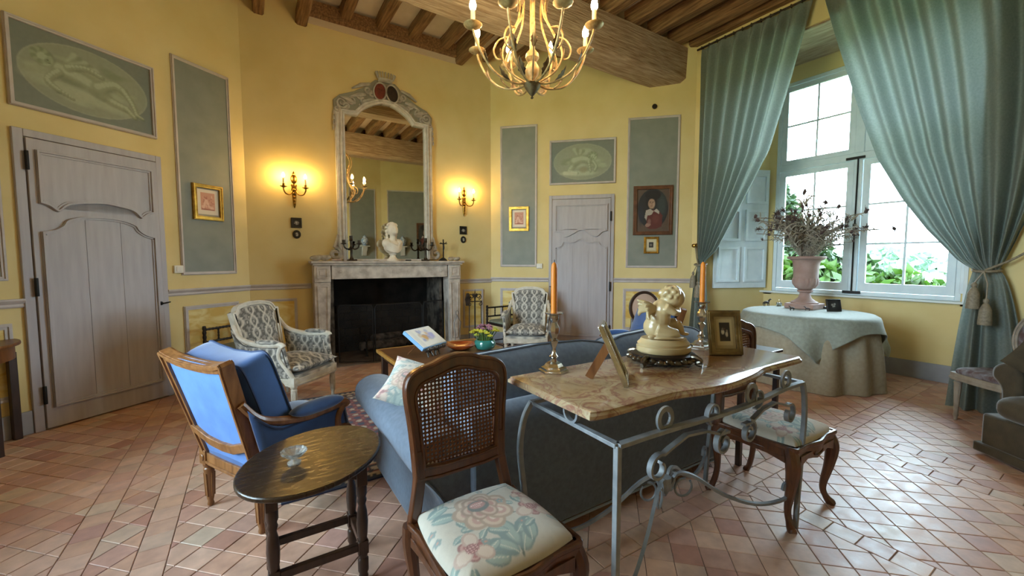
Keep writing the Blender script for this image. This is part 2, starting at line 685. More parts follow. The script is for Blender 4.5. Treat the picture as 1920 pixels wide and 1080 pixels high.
def rough_beam(x0, x1, y0, y1, z0, z1, along, jit=.008, seed=0):
    """hand-hewn timber: subdivided box, corners chamfered and wandering"""
    rnd = random.Random(seed)
    n = 9
    c = .16 * min(x1 - x0 if along == 'y' else y1 - y0, z1 - z0)
    mb = MB()
    a0, a1 = (x0, x1) if along == 'x' else (y0, y1)
    b0, b1 = (y0, y1) if along == 'x' else (x0, x1)
    V = []
    for i in range(n):
        t = a0 + (a1 - a0) * i / (n - 1)
        j = lambda: rnd.uniform(-jit, jit)
        o = [(b0 + j(), z0 + c + j()), (b0 + c + j(), z0 + j()), (b1 - c + j(), z0 + j()), (b1 + j(), z0 + c + j()), (b1 + j(), z1), (b0 + j(), z1)]
        V += [(t, p[0], p[1]) if along == 'x' else (p[0], t, p[1]) for p in o]
    F = []
    for i in range(n - 1):
        for k in range(6):
            F.append((i * 6 + k, i * 6 + (k + 1) % 6, (i + 1) * 6 + (k + 1) % 6, (i + 1) * 6 + k))
    F += [tuple(range(6))[::-1], tuple((n - 1) * 6 + k for k in range(6))]
    return mb.add(V, F)


obj('main_beam', rough_beam(-2.0, 5.72, 3.98, 4.42, 4.08, 4.60, 'x', .014, 3), M_beam, ceil)
obj('main_beam', rough_beam(-2.0, 5.72, .78, 1.22, 4.08, 4.60, 'x', .014, 5), M_beam, ceil)
k = 0
for x in (1.13, 1.60, 2.065, 2.565):                      # joists between beam and fireplace wall
    obj('joist', rough_beam(x, x + .135, 4.3, 6.13, 4.645, 4.80, 'y', .007, 10 + k), M_joist, ceil)
    k += 1
for x in (.125, .60, 2.83):                               # lower stub timbers let into the wall
    obj('joist', rough_beam(x, x + .13, 4.3, 6.14, 4.44 if x < 2 else 4.50, 4.80 if x > 2 else 4.62, 'y', .007, 20 + k), M_joist, ceil)
    k += 1
for x in (-1.75, -1.28, -.81, -.34):
    obj('joist', rough_beam(x, x + .135, 4.3, 6.1, 4.645, 4.80, 'y', .007, 30 + k), M_joist, ceil)
    k += 1
for x in (3.3, 3.77, 4.24, 4.71):
    obj('joist', rough_beam(x, x + .135, 4.3, 6.1, 4.645, 4.80, 'y', .007, 30 + k), M_joist, ceil)
    k += 1
for i in range(17):                                       # joists of the middle and rear bays
    x = -1.95 + i * .455
    obj('joist', rough_beam(x, x + .19, 1.1, 4.1, 4.60, 4.80, 'y', .008, 60 + i), M_joist, ceil)
    obj('joist', rough_beam(x, x + .19, -1.0, .9, 4.60, 4.80, 'y', .008, 90 + i), M_joist, ceil)
obj('wall_plate', rough_beam(.74, 2.86, 6.05, 6.16, 4.585, 4.77, 'x', .006, 41), M_joist, ceil)
obj('wall_plate', rough_beam(5.64, 5.80, .8, 3.95, 4.60, 4.80, 'y', .006, 42), M_joist, ceil)
obj('plaster_band', MB().bx(.74, 2.84, 6.108, 6.13, 4.50, 4.585), mat('pinkish_plaster', '#C9B79C', .85), ceil, smooth=False)

# ---------------------------------------------------------------- floor: terracotta squares laid on the diagonal between straight bands
M_grout = mat('grey_joint_mortar', '#8C7868', .9, col2='#6E5C4E', scale=30)


def tile_material():
    m = bpy.data.materials.new('worn_terracotta')
    m.use_nodes = True
    N, L = m.node_tree.nodes, m.node_tree.links
    b = N['Principled BSDF']
    oi = N.new('ShaderNodeObjectInfo')
    at = N.new('ShaderNodeAttribute')
    at.attribute_name = 'tint'
    ad = N.new('ShaderNodeMath')
    ad.operation = 'ADD'
    L.new(oi.outputs['Random'], ad.inputs[0])
    L.new(at.outputs['Fac'], ad.inputs[1])
    fr = N.new('ShaderNodeMath')
    fr.operation = 'FRACT'
    L.new(ad.outputs[0], fr.inputs[0])
    cr = N.new('ShaderNodeValToRGB')
    cr.color_ramp.interpolation = 'LINEAR'
    st = [(0, '#B8937D'), (.2, '#C6A48E'), (.4, '#B1887A'), (.6, '#BF9A80'), (.8, '#A97C6C'), (1, '#C0A992')]
    e = cr.color_ramp.elements
    e[0].color = (*lin(st[0][1]), 1)
    e[1].position = 1
    e[1].color = (*lin(st[-1][1]), 1)
    for p, c in st[1:-1]:
        q = e.new(p)
        q.color = (*lin(c), 1)
    L.new(fr.outputs[0], cr.inputs[0])
    ge = N.new('ShaderNodeNewGeometry')
    nz = N.new('ShaderNodeTexNoise')
    nz.inputs['Scale'].default_value = 14
    nz.inputs['Detail'].default_value = 6
    L.new(ge.outputs['Position'], nz.inputs['Vector'])
    mr = N.new('ShaderNodeMapRange')
    mr.inputs[1].default_value = .3
    mr.inputs[2].default_value = .7
    mr.inputs[3].default_value = .95
    mr.inputs[4].default_value = 1.28
    L.new(nz.outputs['Fac'], mr.inputs[0])
    mx = N.new('ShaderNodeMix')
    mx.data_type = 'RGBA'
    mx.blend_type = 'MULTIPLY'
    mx.inputs[0].default_value = 1
    L.new(cr.outputs[0], mx.inputs[6])
    L.new(mr.outputs[0], mx.inputs[7])
    L.new(mx.outputs[2], b.inputs['Base Color'])
    m2 = N.new('ShaderNodeMapRange')
    m2.inputs[1].default_value = .3
    m2.inputs[2].default_value = .7
    m2.inputs[3].default_value = .34
    m2.inputs[4].default_value = .52
    L.new(nz.outputs['Fac'], m2.inputs[0])
    L.new(m2.outputs[0], b.inputs['Roughness'])
    b.inputs['Specular IOR Level'].default_value = .36
    bp = N.new('ShaderNodeBump')
    bp.inputs['Strength'].default_value = .35
    bp.inputs['Distance'].default_value = .004
    L.new(nz.outputs['Fac'], bp.inputs['Height'])
    L.new(bp.outputs[0], b.inputs['Normal'])
    return m


M_tile = tile_material()
floor = obj('floor', MB().bx(-2.45, 7.0, -1.05, 6.75, -.08, -.0045), M_grout, kind='structure', smooth=False)


def clip(poly, rc):
    x0, x1, y0, y1 = rc
    for ax, lim, sg in ((0, x0, 1), (0, x1, -1), (1, y0, 1), (1, y1, -1)):
        out = []
        for i in range(len(poly)):
            a, b = poly[i - 1], poly[i]
            ia, ib = (a[ax] - lim) * sg >= 0, (b[ax] - lim) * sg >= 0
            if ia != ib:
                t = (lim - a[ax]) / (b[ax] - a[ax])
                out.append((a[0] + (b[0] - a[0]) * t, a[1] + (b[1] - a[1]) * t))
            if ib:
                out.append(b)
        poly = out
        if len(poly) < 3:
            return []
    return poly


tiles = []
bandsx = [(-.825, -.695), (-.515, -.385), (2.502, 2.628), (3.727, 3.852), (4.055, 4.195)]
XB, YB = (-2.4, 6.95), (-1.0, 6.7)
TS = .134
yj = 1.295
for x0, x1 in bandsx:
    y = YB[0] + .022
    while y < YB[1]:
        tiles.append([(x0, y), (x1, y), (x1, y + .132), (x0, y + .132)])
        y += .132
edges = [XB[0]] + [e for b in bandsx for e in b] + [XB[1]]
q = TS / math.sqrt(2)
for i in range(0, len(edges), 2):
    for ya, yb in ((YB[0], yj), (yj, yj + .128), (yj + .128, YB[1])):
        rc = (edges[i], edges[i + 1], ya, yb)
        if yb - ya < .2:                                   # a straight course across the room
            x = rc[0]
            while x < rc[1]:
                t = clip([(x, ya), (x + .132, ya), (x + .132, yb), (x, yb)], rc)
                if t:
                    tiles.append(t)
                x += .132
            continue
        ox, oy = (3.249, .675) if i >= 4 else (-.226, 2.718)
        for a in range(int((rc[0] - ox) / q) - 2, int((rc[1] - ox) / q) + 3):
            for b in range(int((ya - oy) / q) - 2, int((yb - oy) / q) + 3):
                if (a + b) % 2:
                    continue
                cx, cy = ox + a * q, oy + b * q
                t = clip([(cx, cy), (cx + q, cy + q), (cx, cy + 2 * q), (cx - q, cy + q)], rc)
                if len(t) >= 3:
                    tiles.append(t)


def in_room(x, y):
    for a, b in ((CI, CL), (CL, CR), (CR, CN), (CN, CE), (CE, CF), (CF, CG), (CG, CH), (CH, CI)):
        if (b[0] - a[0]) * (y - a[1]) - (b[1] - a[1]) * (x - a[0]) > .12 * math.hypot(b[0] - a[0], b[1] - a[1]):
            if 5.6 < x < 6.9 and .9 < y < 3.75:
                continue
            if .85 < x < 2.6 and 6 < y < 6.7:
                continue
            return False
    return True


def parea(p):
    return abs(sum(p[i - 1][0] * p[i][1] - p[i][0] * p[i - 1][1] for i in range(len(p)))) / 2


fwx, fwy = math.cos(CAM_YAW), math.sin(CAM_YAW)
cand = []
for t in tiles:
    A = parea(t)
    if A < 2e-4:
        continue
    cx = sum(p[0] for p in t) / len(t)
    cy = sum(p[1] for p in t) / len(t)
    if not in_room(cx, cy):
        continue
    d = cx * fwx + cy * fwy
    l = cx * fwy - cy * fwx
    vis = 0
    if d > .8:
        px = 960 + 770 * l / d
        py = 488 + 770 * 1.42 / d
        # floor the furniture hides
        hid = (.7 < cx < 2.75 and 1.6 < cy < 2.7) or (.1 < cx < 3.3 and 2.65 < cy < 4.6) or cy < .75 - .0 and cx < 2.0
        if -10 < px < 1930 and 480 < py < 1100 and not hid:
            vis = A / d ** 3
    cand.append((vis, t, cx, cy))
cand.sort(key=lambda c: -c[0])


def tile_mb(t, cx=0, cy=0, rnd=None):
    P = [(p[0] - cx, p[1] - cy) for p in t]
    a = inset(P, .0017)
    b = inset(P, .0042)
    if parea(a) < 1e-5 or parea(b) > parea(P):
        return None
    n = len(P)
    V = [(p[0], p[1], -.012) for p in a] + [(p[0], p[1], -.0022) for p in a] + [(p[0], p[1], 0) for p in b]
    F = [tuple(2 * n + i for i in range(n))]
    for i in range(n):
        j = (i + 1) % n
        F += [(i, j, n + j, n + i), (n + i, n + j, 2 * n + j, 2 * n + i)]
    return V, F


rest = MB()
tint = []
cache = {}
cnt = 0
rr = random.Random(5)
for vis, t, cx, cy in cand:
    g = tile_mb(t, cx, cy)
    if g is None:
        continue
    dz = rr.uniform(-.0012, .0002)
    if vis > 0 and cnt < 300:
        key = tuple((round(p[0], 3), round(p[1], 3)) for p in g[0])
        if key not in cache:
            cache[key] = mesh_of('tile', MB().add(*g), False)
        o = obj('tile', cache[key], M_tile, floor, loc=(cx, cy, dz))
        o.rotation_euler = (rr.uniform(-.006, .006), rr.uniform(-.006, .006), 0)
        cnt += 1
    else:
        ax, ay = rr.uniform(-.006, .006), rr.uniform(-.006, .006)
        rest.add([(p[0] + cx, p[1] + cy, p[2] + dz + p[0] * ax + p[1] * ay) for p in g[0]], g[1])
        tint += [rr.random()] * len(g[1])
me = mesh_of('tile_field', rest, False)
at = me.attributes.new('tint', 'FLOAT', 'FACE')
at.data.foreach_set('value', tint[:len(me.polygons)])
obj('tile_field', me, M_tile, floor, kind='stuff')


# ---------------------------------------------------------------- doors
def arch_pts(x0, x1, zs, zt, notch):
    """curved head of a lower panel from left shoulder to right shoulder"""
    w = x1 - x0
    return smoothpath([(x0, zs), (x0 + .09 * w, zs + .02), (x0 + .16 * w, zs + .06), (x0 + .20 * w, zs + .11), (x0 + .33 * w, zt - .012), (x0 + .5 * w, zt),
                       (x0 + .67 * w, zt - .012), (x0 + .80 * w, zs + .11), (x0 + .84 * w, zs + .06), (x0 + .91 * w, zs + .02), (x1, zs)], 4)


def foot_pts(x0, x1, zs, zt, wavy):
    w = x1 - x0
    if wavy:
        return smoothpath([(x1, zs), (x1 - .1 * w, zs - .02), (x1 - .2 * w, zs - .09), (x1 - .34 * w, zs - .05), (x1 - .5 * w, zt), (x0 + .34 * w, zs - .05), (x0 + .2 * w, zs - .09), (x0 + .1 * w, zs - .02), (x0, zs)], 4)
    return smoothpath([(x1, zs), (x1 - .07 * w, zs - .02), (x1 - .14 * w, zs - .06), (x1 - .22 * w, zs), (x1 - .36 * w, zs + .028), (x0 + .5 * w, zt), (x0 + .36 * w, zs + .028), (x0 + .22 * w, zs), (x0 + .14 * w, zs - .06), (x0 + .07 * w, zs - .02), (x0, zs)], 4)


def door(name, loc, rz, s0, s1, hinge, wavy):
    """s0,s1 = frame outer extents; leaf inside"""
    t = thing(name, None, None, loc, rz, kind='structure')
    H = 2.47
    fw_l = .062 if hinge < 0 else .05
    fw_r = .05 if hinge < 0 else .05
    fr = MB().bx(s0, s0 + fw_l, -.03, 0, 0, H).bx(s1 - fw_r, s1, -.03, 0, 0, H).bx(s0 + fw_l, s1 - fw_r, -.03, 0, H - .06, H)
    obj('door_frame', fr, M_door, t, bev=.004)
    x0, x1 = s0 + fw_l + .006, s1 - fw_r - .006
    leaf = obj('door_leaf', MB().bx(x0, x1, -.045, -.004, .012, H - .068), M_door, t, bev=.003)
    a, b = x0 + .045, x1 - .045
    # upper panel
    up = [(a, 2.315), (b, 2.315)]
    up = [(b, 2.315), (a, 2.315), *reversed(foot_pts(a, b, 1.885, 1.925 if not wavy else 1.90, wavy))] if False else \
        [(a, 2.315), (b, 2.315)] + foot_pts(a, b, 1.885, 1.925 if not wavy else 1.90, wavy)
    lo = [(b, .18), (a, .18)] + (arch_pts(a, b, 1.655, 1.815, 0) if not wavy else
                                smoothpath([(a, 1.64), (a + .09, 1.655), (a + .15, 1.735), (a + .29, 1.72), ((a + b) / 2, 1.775), (b - .29, 1.72), (b - .15, 1.735), (b - .09, 1.655), (b, 1.64)], 4))
    for nm, P in (('upper', up), ('lower', lo)):
        mo = MB().ring(P, inset(P, .034), -.060, -.04)
        mo.ring(inset(P, .004), inset(P, .018), -.074, -.05)
        obj('panel_moulding', mo, M_door, leaf, bev=.003)
        inn = inset(P, .028)
        if nm == 'upper':
            obj('panel_board', MB().prism(inn, -.051, -.04, 'y'), M_door, leaf, smooth=False)
        else:
            n = 3
            for i in range(n):                             # planks of the field
                xa = a + .03 + (b - a - .06) * i / n
                xb = a + .03 + (b - a - .06) * (i + 1) / n - .003
                pl = clip(inn, (xa, xb, 0, 3))
                obj('panel_board', MB().prism(pl, -.0505 - .0006 * (i % 2), -.04, 'y'), M_door, leaf, smooth=False)
    hx = x0 - .004 if hinge < 0 else x1 + .004
    for z in ((2.22, 1.2, .3) if hinge < 0 else (2.12, 1.0, .3)):
        hb = MB().lathe([(.012, -.075), (.013, -.07), (.013, .07), (.012, .075)], 10, (hx, -.052, z))
        obj('hinge', hb, M_black, t)
    kx = x1 - .03 if hinge < 0 else x0 + .03
    hd = MB().lathe([(.02, 0), (.02, .01), (.008, .012), (.008, .04)], 10)
    hd.xf(Matrix.Rotation(R(90), 4, 'X'))
    hd.xf(Matrix.Translation((kx, -.045, .98)))
    hd.tube([(kx, -.085, .98), (kx + .03 * (-hinge), -.09, .985), (kx + .065 * (-hinge), -.088, .99)], [.007, .008, .006], 8)
    obj('handle', hd, M_black, leaf)
    return t


door('door_1', (-1.147, 5.229, 0), AL, -.527, .507, -1, False)
door('door_2', (CR[0], CR[1], 0), AR, .99, 2.03, 1, True)


# ---------------------------------------------------------------- windows
def window(name, X, yc, z0, z1, hw, dirx):
    """casement window in plane x=X; dirx=-1: room lies to -x"""
    t = thing(name, None, None, (X, yc, 0), kind='structure')
    d = .06 * dirx
    ys = [-hw, hw]

    def bxx(y0, y1, a0, a1, x0=-.03, x1=.035):
        return MB().bx(x0, x1, min(y0, y1), max(y0, y1), a0, a1)
    fr = bxx(-hw, -hw + .05, z0, z1)
    fr.join(bxx(hw - .05, hw, z0, z1)).join(bxx(-hw + .05, hw - .05, z0, z0 + .05)).join(bxx(-hw + .05, hw - .05, z1 - .05, z1))
    fr.join(bxx(-hw + .05, hw - .05, z0 + 1.775, z0 + 1.865, -.04))
    obj('window_frame', fr, M_winpaint, t, bev=.005)
    obj('window_frame', bxx(-.045, .045, z0 + .05, z0 + 1.775, -.04).join(bxx(-.05, .05, z0 + 1.865, z1 - .05, -.04)), M_winpaint, t, bev=.006)
    for sg in (-1, 1):
        for (a0, a1, rows) in ((z0 + .05, z0 + 1.775, 3), (z0 + 1.865, z1 - .05, 2)):
            ya, yb = sg * .05, sg * (hw - .052)
            s_ = .075
            lo, hi = min(ya, yb), max(ya, yb)
            sash = thing('sash', None, None)
            rg = MB().ring(rect(lo, hi, a0 + .004, a1 - .004), rect(lo + s_, hi - s_, a0 + (.115 if rows == 3 else .07), a1 - s_), -.022, .022, 'x')
            bpy.data.objects.remove(sash)
            so = obj('sash', rg, M_winpaint, t, bev=.006)
            g0, g1, h0, h1 = lo + s_, hi - s_, a0 + (.115 if rows == 3 else .07), a1 - s_
            mt = MB().bx(-.014, .014, (g0 + g1) / 2 - .011, (g0 + g1) / 2 + .011, h0, h1)
            for r in range(1, rows):
                zz = h0 + (h1 - h0) * r / rows
                mt.bx(-.013, .013, g0, g1, zz - .011, zz + .011)
            obj('muntin', mt, M_winpaint, so)
            for r in range(rows):
                for c in range(2):
                    p0 = g0 + (g1 - g0) * c / 2
                    zz = h0 + (h1 - h0) * r / rows
                    obj('pane', MB().add([(0, p0, zz), (0, p0 + (g1 - g0) / 2, zz), (0, p0 + (g1 - g0) / 2, zz + (h1 - h0) / rows), (0, p0, zz + (h1 - h0) / rows)], [(0, 1, 2, 3)]), M_glass, so, smooth=False)
    # espagnolette bolt on the meeting stile
    eb = MB().tube([(-.055, 0, z0 + .06), (-.055, 0, z0 + 1.80)], .009, 8)
    eb.box((-.05, 0, z0 + .04), (.03, .19, .035)).box((-.05, .03, z0 + 1.80), (.03, .2, .03)).box((-.06, 0, z0 + .9), (.03, .03, .09))
    eb.tube([(-.07, 0, z0 + .9), (-.085, -.03, z0 + .87), (-.085, -.06, z0 + .78)], [.008, .008, .006], 6)
    obj('espagnolette', eb, M_black, t)
    return t


window('window_1', NX + .04, 2.18, .955, 4.0, 1.0, -1)
w2 = window('window_2', -2.36, 2.35, .75, 3.75, 1.05, 1)
w2.rotation_euler[2] = PI


def shutter(name, loc, rz, wd, label):
    t = thing(name, label, 'shutter', loc, rz)
    obj('stile_frame', MB().bx(0, wd, 0, .03, 0, 1.78), M_winpaint, t, bev=.003)
    n = 2
    for c in range(n):
        a, b = wd * c / n + .05, wd * (c + 1) / n - .04
        for z0, z1 in ((.09, .62), (.71, 1.18), (1.27, 1.71)):
            mo = MB().ring(rect(a, b, z0, z1), inset(rect(a, b, z0, z1), .036), -.026, .004)
            p = obj('panel', MB().bx(a + .02, b - .02, -.003, .004, z0 + .02, z1 - .02), M_winpaint, t, bev=.002)
            obj('moulding', mo, M_winpaint, p, bev=.003)
    return t


shutter('window_shutter', (5.87, 3.58, 1.0), math.atan2(-.35, .86), .90, 'pale blue panelled inside shutter folded against the recess behind the urn')
shutter('window_shutter', (6.71, 1.115, 1.0), math.atan2(-.10, -.84), .84, 'pale blue inside shutter folded back behind the right-hand curtain')
# ================================================================= FIREPLACE WALL
FY = 6.123
M_stone = mat('worn_painted_stone', '#CFC5B8', .7, col2='#A79B8E', scale=9, bump=.35, bscale=22, bdist=.008, contrast=1.2)
M_soot = mat('sooty_masonry', '#2A2622', .95, col2='#0E0C0B', scale=5, bump=.6, bscale=8, bdist=.03)
M_sootl = mat('sooty_limewash', '#6F675C', .95, col2='#1E1A17', scale=6, bump=.6, bscale=9, bdist=.02, contrast=1.5)
fp = thing('fireplace', 'worn grey painted stone fireplace surround with a wide dark hearth', 'fireplace', (1.74, FY, 0))
B = -.215                                             # front of the surround
obj('mantel_shelf', MB().prism([(-1.085, 0), (1.085, 0), (1.085, B - .075), (-1.085, B - .075)], 1.378, 1.41).prism([(-1.065, 0), (1.065, 0), (1.065, B - .05), (-1.065, B - .05)], 1.352, 1.378), M_stone, fp, bev=.006)
lint = obj('lintel', MB().bx(-.83, .83, B, 0, 1.165, 1.352), M_stone, fp, bev=.005)
obj('lintel_moulding', MB().bx(-.80, .80, B - .012, B, 1.165, 1.185).bx(-.80, .80, B - .008, B, 1.325, 1.352), M_stone, lint, bev=.003)
for x in (-.72, 0, .72):
    ro = MB().lathe([(.0, .014), (.012, .012), (.016, .006), (.024, .01), (.026, 0)], 12, caps=False)
    ro.xf(Matrix.Rotation(R(90), 4, 'X')).xf(Matrix.Translation((x, B, 1.262)))
    obj('rosette', ro, M_stone, lint)
for sg in (-1, 1):
    xo, xi = sg * 1.045, sg * .845
    lo, hi = min(xo, xi), max(xo, xi)
    blk = obj('corner_block', MB().bx(lo, hi, B - .02, 0, 1.13, 1.352), M_stone, fp, bev=.005)
    o = rect(lo + .03, hi - .03, 1.175, 1.325)
    obj('block_panel', MB().ring(o, inset(o, .018), B - .032, B - .018).box(((lo + hi) / 2, B - .022, 1.25), (.07, .012, .06)), M_stone, blk, bev=.003)
    # tapering pilaster jamb
    jb = MB()
    t0, t1 = .2, .165
    V = []
    for z, wv in ((.12, t1), (1.13, t0)):
        e = xo if True else xo
        a, b = (xo, xo - sg * wv)
        l2, h2 = min(a, b), max(a, b)
        V += [(l2, B, z), (h2, B, z), (h2, 0, z), (l2, 0, z)]
    jb.add(V, [(3, 2, 1, 0), (4, 5, 6, 7), (0, 1, 5, 4), (1, 2, 6, 5), (2, 3, 7, 6), (3, 0, 4, 7)])
    jo = obj('jamb', jb, M_stone, fp, bev=.005)
    o = [(lo + .045, .2), (hi - .045, .2), (hi - .03, 1.08), (lo + .03, 1.08)]
    obj('jamb_moulding', MB().ring(o, inset(o, .016), B - .012, B + .002), M_stone, jo, bev=.003)
    obj('plinth', MB().bx(lo - .01, hi + .01, B - .03, 0, 0, .13), M_stone, fp, bev=.006)
# firebox
for x in (-.86, .78):
    obj('firebox_cheek', MB().bx(x, x + .08, 0, .55, 0, 1.3), M_sootl, fp, smooth=False)
obj('firebox_back', MB().bx(-.86, .86, .55, .62, 0, 1.7), M_soot, fp, smooth=False)
obj('firebox_hood', MB().bx(-.86, .86, -.1, .6, 1.3, 1.36), M_soot, fp, smooth=False)
rnd = random.Random(2)
for r in range(6):                                   # blackened fire bricks of the back
    for c in range(7):
        x = -.78 + c * .225 + (.11 if r % 2 else 0)
        if x + .215 < .8:
            obj('brick', MB().bx(x, x + .215, .53 - rnd.uniform(0, .008), .56, .02 + r * .12, .13 + r * .12), M_soot, fp, bev=.004)
obj('hearth_slab', MB().bx(-1.0, 1.0, -.36, .56, -.02, .008), mat('ashen_hearth_stone', '#8E7D6C', .85, col2='#6B5A4B', scale=6, bump=.3, bscale=20), fp, bev=.004)
# logs and ash in the hearth
for i, (x, y, z, a, ln, rd) in enumerate(((-.05, .25, .12, 4, .7, .07), (.1, .36, .13, -8, .62, .065), (.02, .30, .23, 14, .5, .05))):
    lg = MB().lathe([(rd * .9, -ln / 2), (rd, -ln / 2 + .01), (rd * 1.04, 0), (rd, ln / 2 - .01), (rd * .9, ln / 2)], 12, rad=lambda a_, z_: 1 + .05 * math.sin(5 * a_ + 9 * z_))
    lg.xf(Matrix.Rotation(R(90), 4, 'Y')).xf(Matrix.Rotation(R(a), 4, 'Z')).xf(Matrix.Translation((1.74 + x, FY + y, z + .01)))
    obj('log', lg, mat('grey_burnt_log', '#8A8178', .9, col2='#2A2421', scale=12, bump=.5, bscale=20), label=['pale ash-grey log lying lowest in the hearth', 'charred log at the back of the hearth', 'thin log across the top of the hearth pile'][i], cat='log', group='logs in the hearth')
an = thing('andiron', 'black iron firedog standing in the hearth under the logs', 'andiron', (1.4, FY + .18, 0))
obj('bar', MB().tube([(0, -.12, .09), (0, .28, .09)], 1, flat=(.012, .012)), M_black, an)
obj('post', MB().lathe([(.03, 0), (.015, .03), (.015, .25), (.03, .28), (.02, .33), (.005, .36)], 10, (0, -.12, 0)), M_black, an)
dup(an, (2.08, FY + .18, 0), 0, 'black iron firedog in the hearth nearer the fire tools')

# folding fire screen
M_mesh = mat('fine_black_wire_mesh', '#1A1917', .6, .3, alpha=.38)
scr = thing('fire_screen', 'black three-fold wire mesh fire screen before the hearth', 'fire screen', (0, 0, .009))
pts = [(.97, 5.93), (1.40, 5.735), (2.10, 5.735), (2.50, 5.93)]
for i in range(3):
    a, b = Vector(pts[i]), Vector(pts[i + 1])
    d = (b - a)
    H1 = .80
    P = lambda u, z: (a.x + d.x * u, a.y + d.y * u, z)
    leaf_ = obj('screen_leaf', MB().tube([P(.02, .02), P(.02, H1 - .05), P(.06, H1), P(.94, H1), P(.98, H1 - .05), P(.98, .02)], .009, 8, True), M_black, scr)
    obj('mesh', MB().add([P(.02, .02), P(.98, .02), P(.98, H1), P(.02, H1)], [(0, 1, 2, 3)]), M_mesh, leaf_, smooth=False)

# fire tools
ft = thing('fire_tool_stand', 'wrought iron fire tool stand with shovel, tongs and leaf finial', 'fire tools', (3.02, 5.86, 0), R(-10))
M_rust = mat('dark_rusty_iron', '#4A3F36', .55, .6, col2='#2A221C', scale=14)
st = MB().lathe([(.11, 0), (.11, .015), (.02, .03), (.012, .06), (.012, .80), (.02, .82), (.006, .9)], 12)
st.tube([(-.12, 0, .76), (.12, 0, .76)], .008, 6)
obj('stand', st, M_rust, ft)
for sg in (-1, 1):
    obj('scroll', MB().tube([(p[0], -.01, p[1]) for p in spiral((sg * .06, .84), .05, .014, R(-90), sg * 1.3)], .007, 6), M_rust, ft)
    obj('scroll', MB().tube([(p[0], -.01, p[1]) for p in spiral((sg * .09, .72), .035, .01, R(90), -sg * 1.3)], .006, 6), M_rust, ft)
obj('finial_leaf', MB().prism([(0, .80), (.05, .86), (.03, .90), (.012, .87), (0, .96), (-.012, .87), (-.03, .90), (-.05, .86)], -.012, 0, 'y'), M_rust, ft, bev=.003)
obj('shovel', MB().tube([(.09, -.03, .76), (.10, -.035, .2)], .007, 6).prism([(.05, .03), (.15, .03), (.145, .2), (.1, .23), (.055, .2)], -.05, -.035, 'y'), M_rust, ft)
obj('poker', MB().tube([(-.1, -.03, .78), (-.11, -.03, .03), (-.08, -.03, .02)], .008, 6), M_rust, ft)
obj('bellows_board', MB().prism([(-.16, .70), (-.10, .70), (-.085, .80), (-.11, .90), (-.15, .90), (-.175, .8)], -.055, -.03, 'y'), M_rust, ft, bev=.004)
tg = thing('fire_tongs', 'steel fire tongs leaning against the right stone jamb', 'tongs', (2.70, 5.85, 0))
M_steel = mat('worn_steel', '#8C8C8A', .35, .85)
obj('ring_handle', MB().tube([(.02 * math.cos(a), 0, .60 + .035 * math.sin(a)) for a in np.linspace(0, 2 * PI, 14)[:-1]], .006, 6, True), M_steel, tg)
for sg in (-1, 1):
    obj('arm', MB().tube([(0, 0, .56), (sg * .06, -.01, .45), (sg * .03, -.01, .25), (sg * .07, -.02, .0)], .006, 6), M_steel, tg)

# ---------------------------------------------------------------- overmantel mirror
M_mirror = mat('silvered_glass', '#D8D4C4', .015, 1)
M_carv = mat('grey_white_carving', '#B9B2A6', .6, col2='#9A9388', scale=14, bump=.3, bscale=40)
mr = thing('overmantel_mirror', 'tall grey carved overmantel mirror with crowned double-oval crest', 'mirror', (1.72, FY, 1.412))
Zm = 1.412
gl = [(-.575, .02), (.575, .02), (.575, 2.0), (.40, 2.01)] + smoothpath([(.40, 2.01), (.30, 2.12), (.12, 2.22), (0, 2.235), (-.12, 2.22), (-.30, 2.12), (-.40, 2.01)], 4)[1:-1] + [(-.40, 2.01), (-.575, 2.0)]
obj('glass', MB().prism(gl, -.03, -.022, 'y'), M_mirror, mr, smooth=False)
fo = inset(gl, -.055)
M_mfr = mat('white_grey_frame_paint', '#D3CEC5', .55, col2='#BBB5AB', scale=14)
fr = obj('frame', MB().ring(fo, inset(gl, .006), -.075, -.001), M_mfr, mr, bev=.006)
obj('frame_bead', MB().ring(inset(gl, -.048), inset(gl, -.028), -.092, -.07).ring(inset(gl, -.02), inset(gl, 0), -.085, -.07), M_mfr, fr, bev=.004)
for sg in (-1, 1):
    obj('pilaster', MB().bx(min(sg * .625, sg * .69), max(sg * .625, sg * .69), -.06, -.001, .02, 2.05).bx(min(sg * .64, sg * .675), max(sg * .64, sg * .675), -.07, -.05, .05, 1.98), M_mfr, mr, bev=.005)
    sp = MB()
    sp.tube([(p[0], -.05, p[1]) for p in spiral((sg * .73, .10), .085, .02, R(90), sg * 1.2)], .028, 8)
    sp.tube([(sg * .69, -.05, .36), (sg * .71, -.05, .25), (sg * .735, -.05, .18)], [.015, .025, .03], 8)
    obj('side_scroll', sp, M_carv, mr)
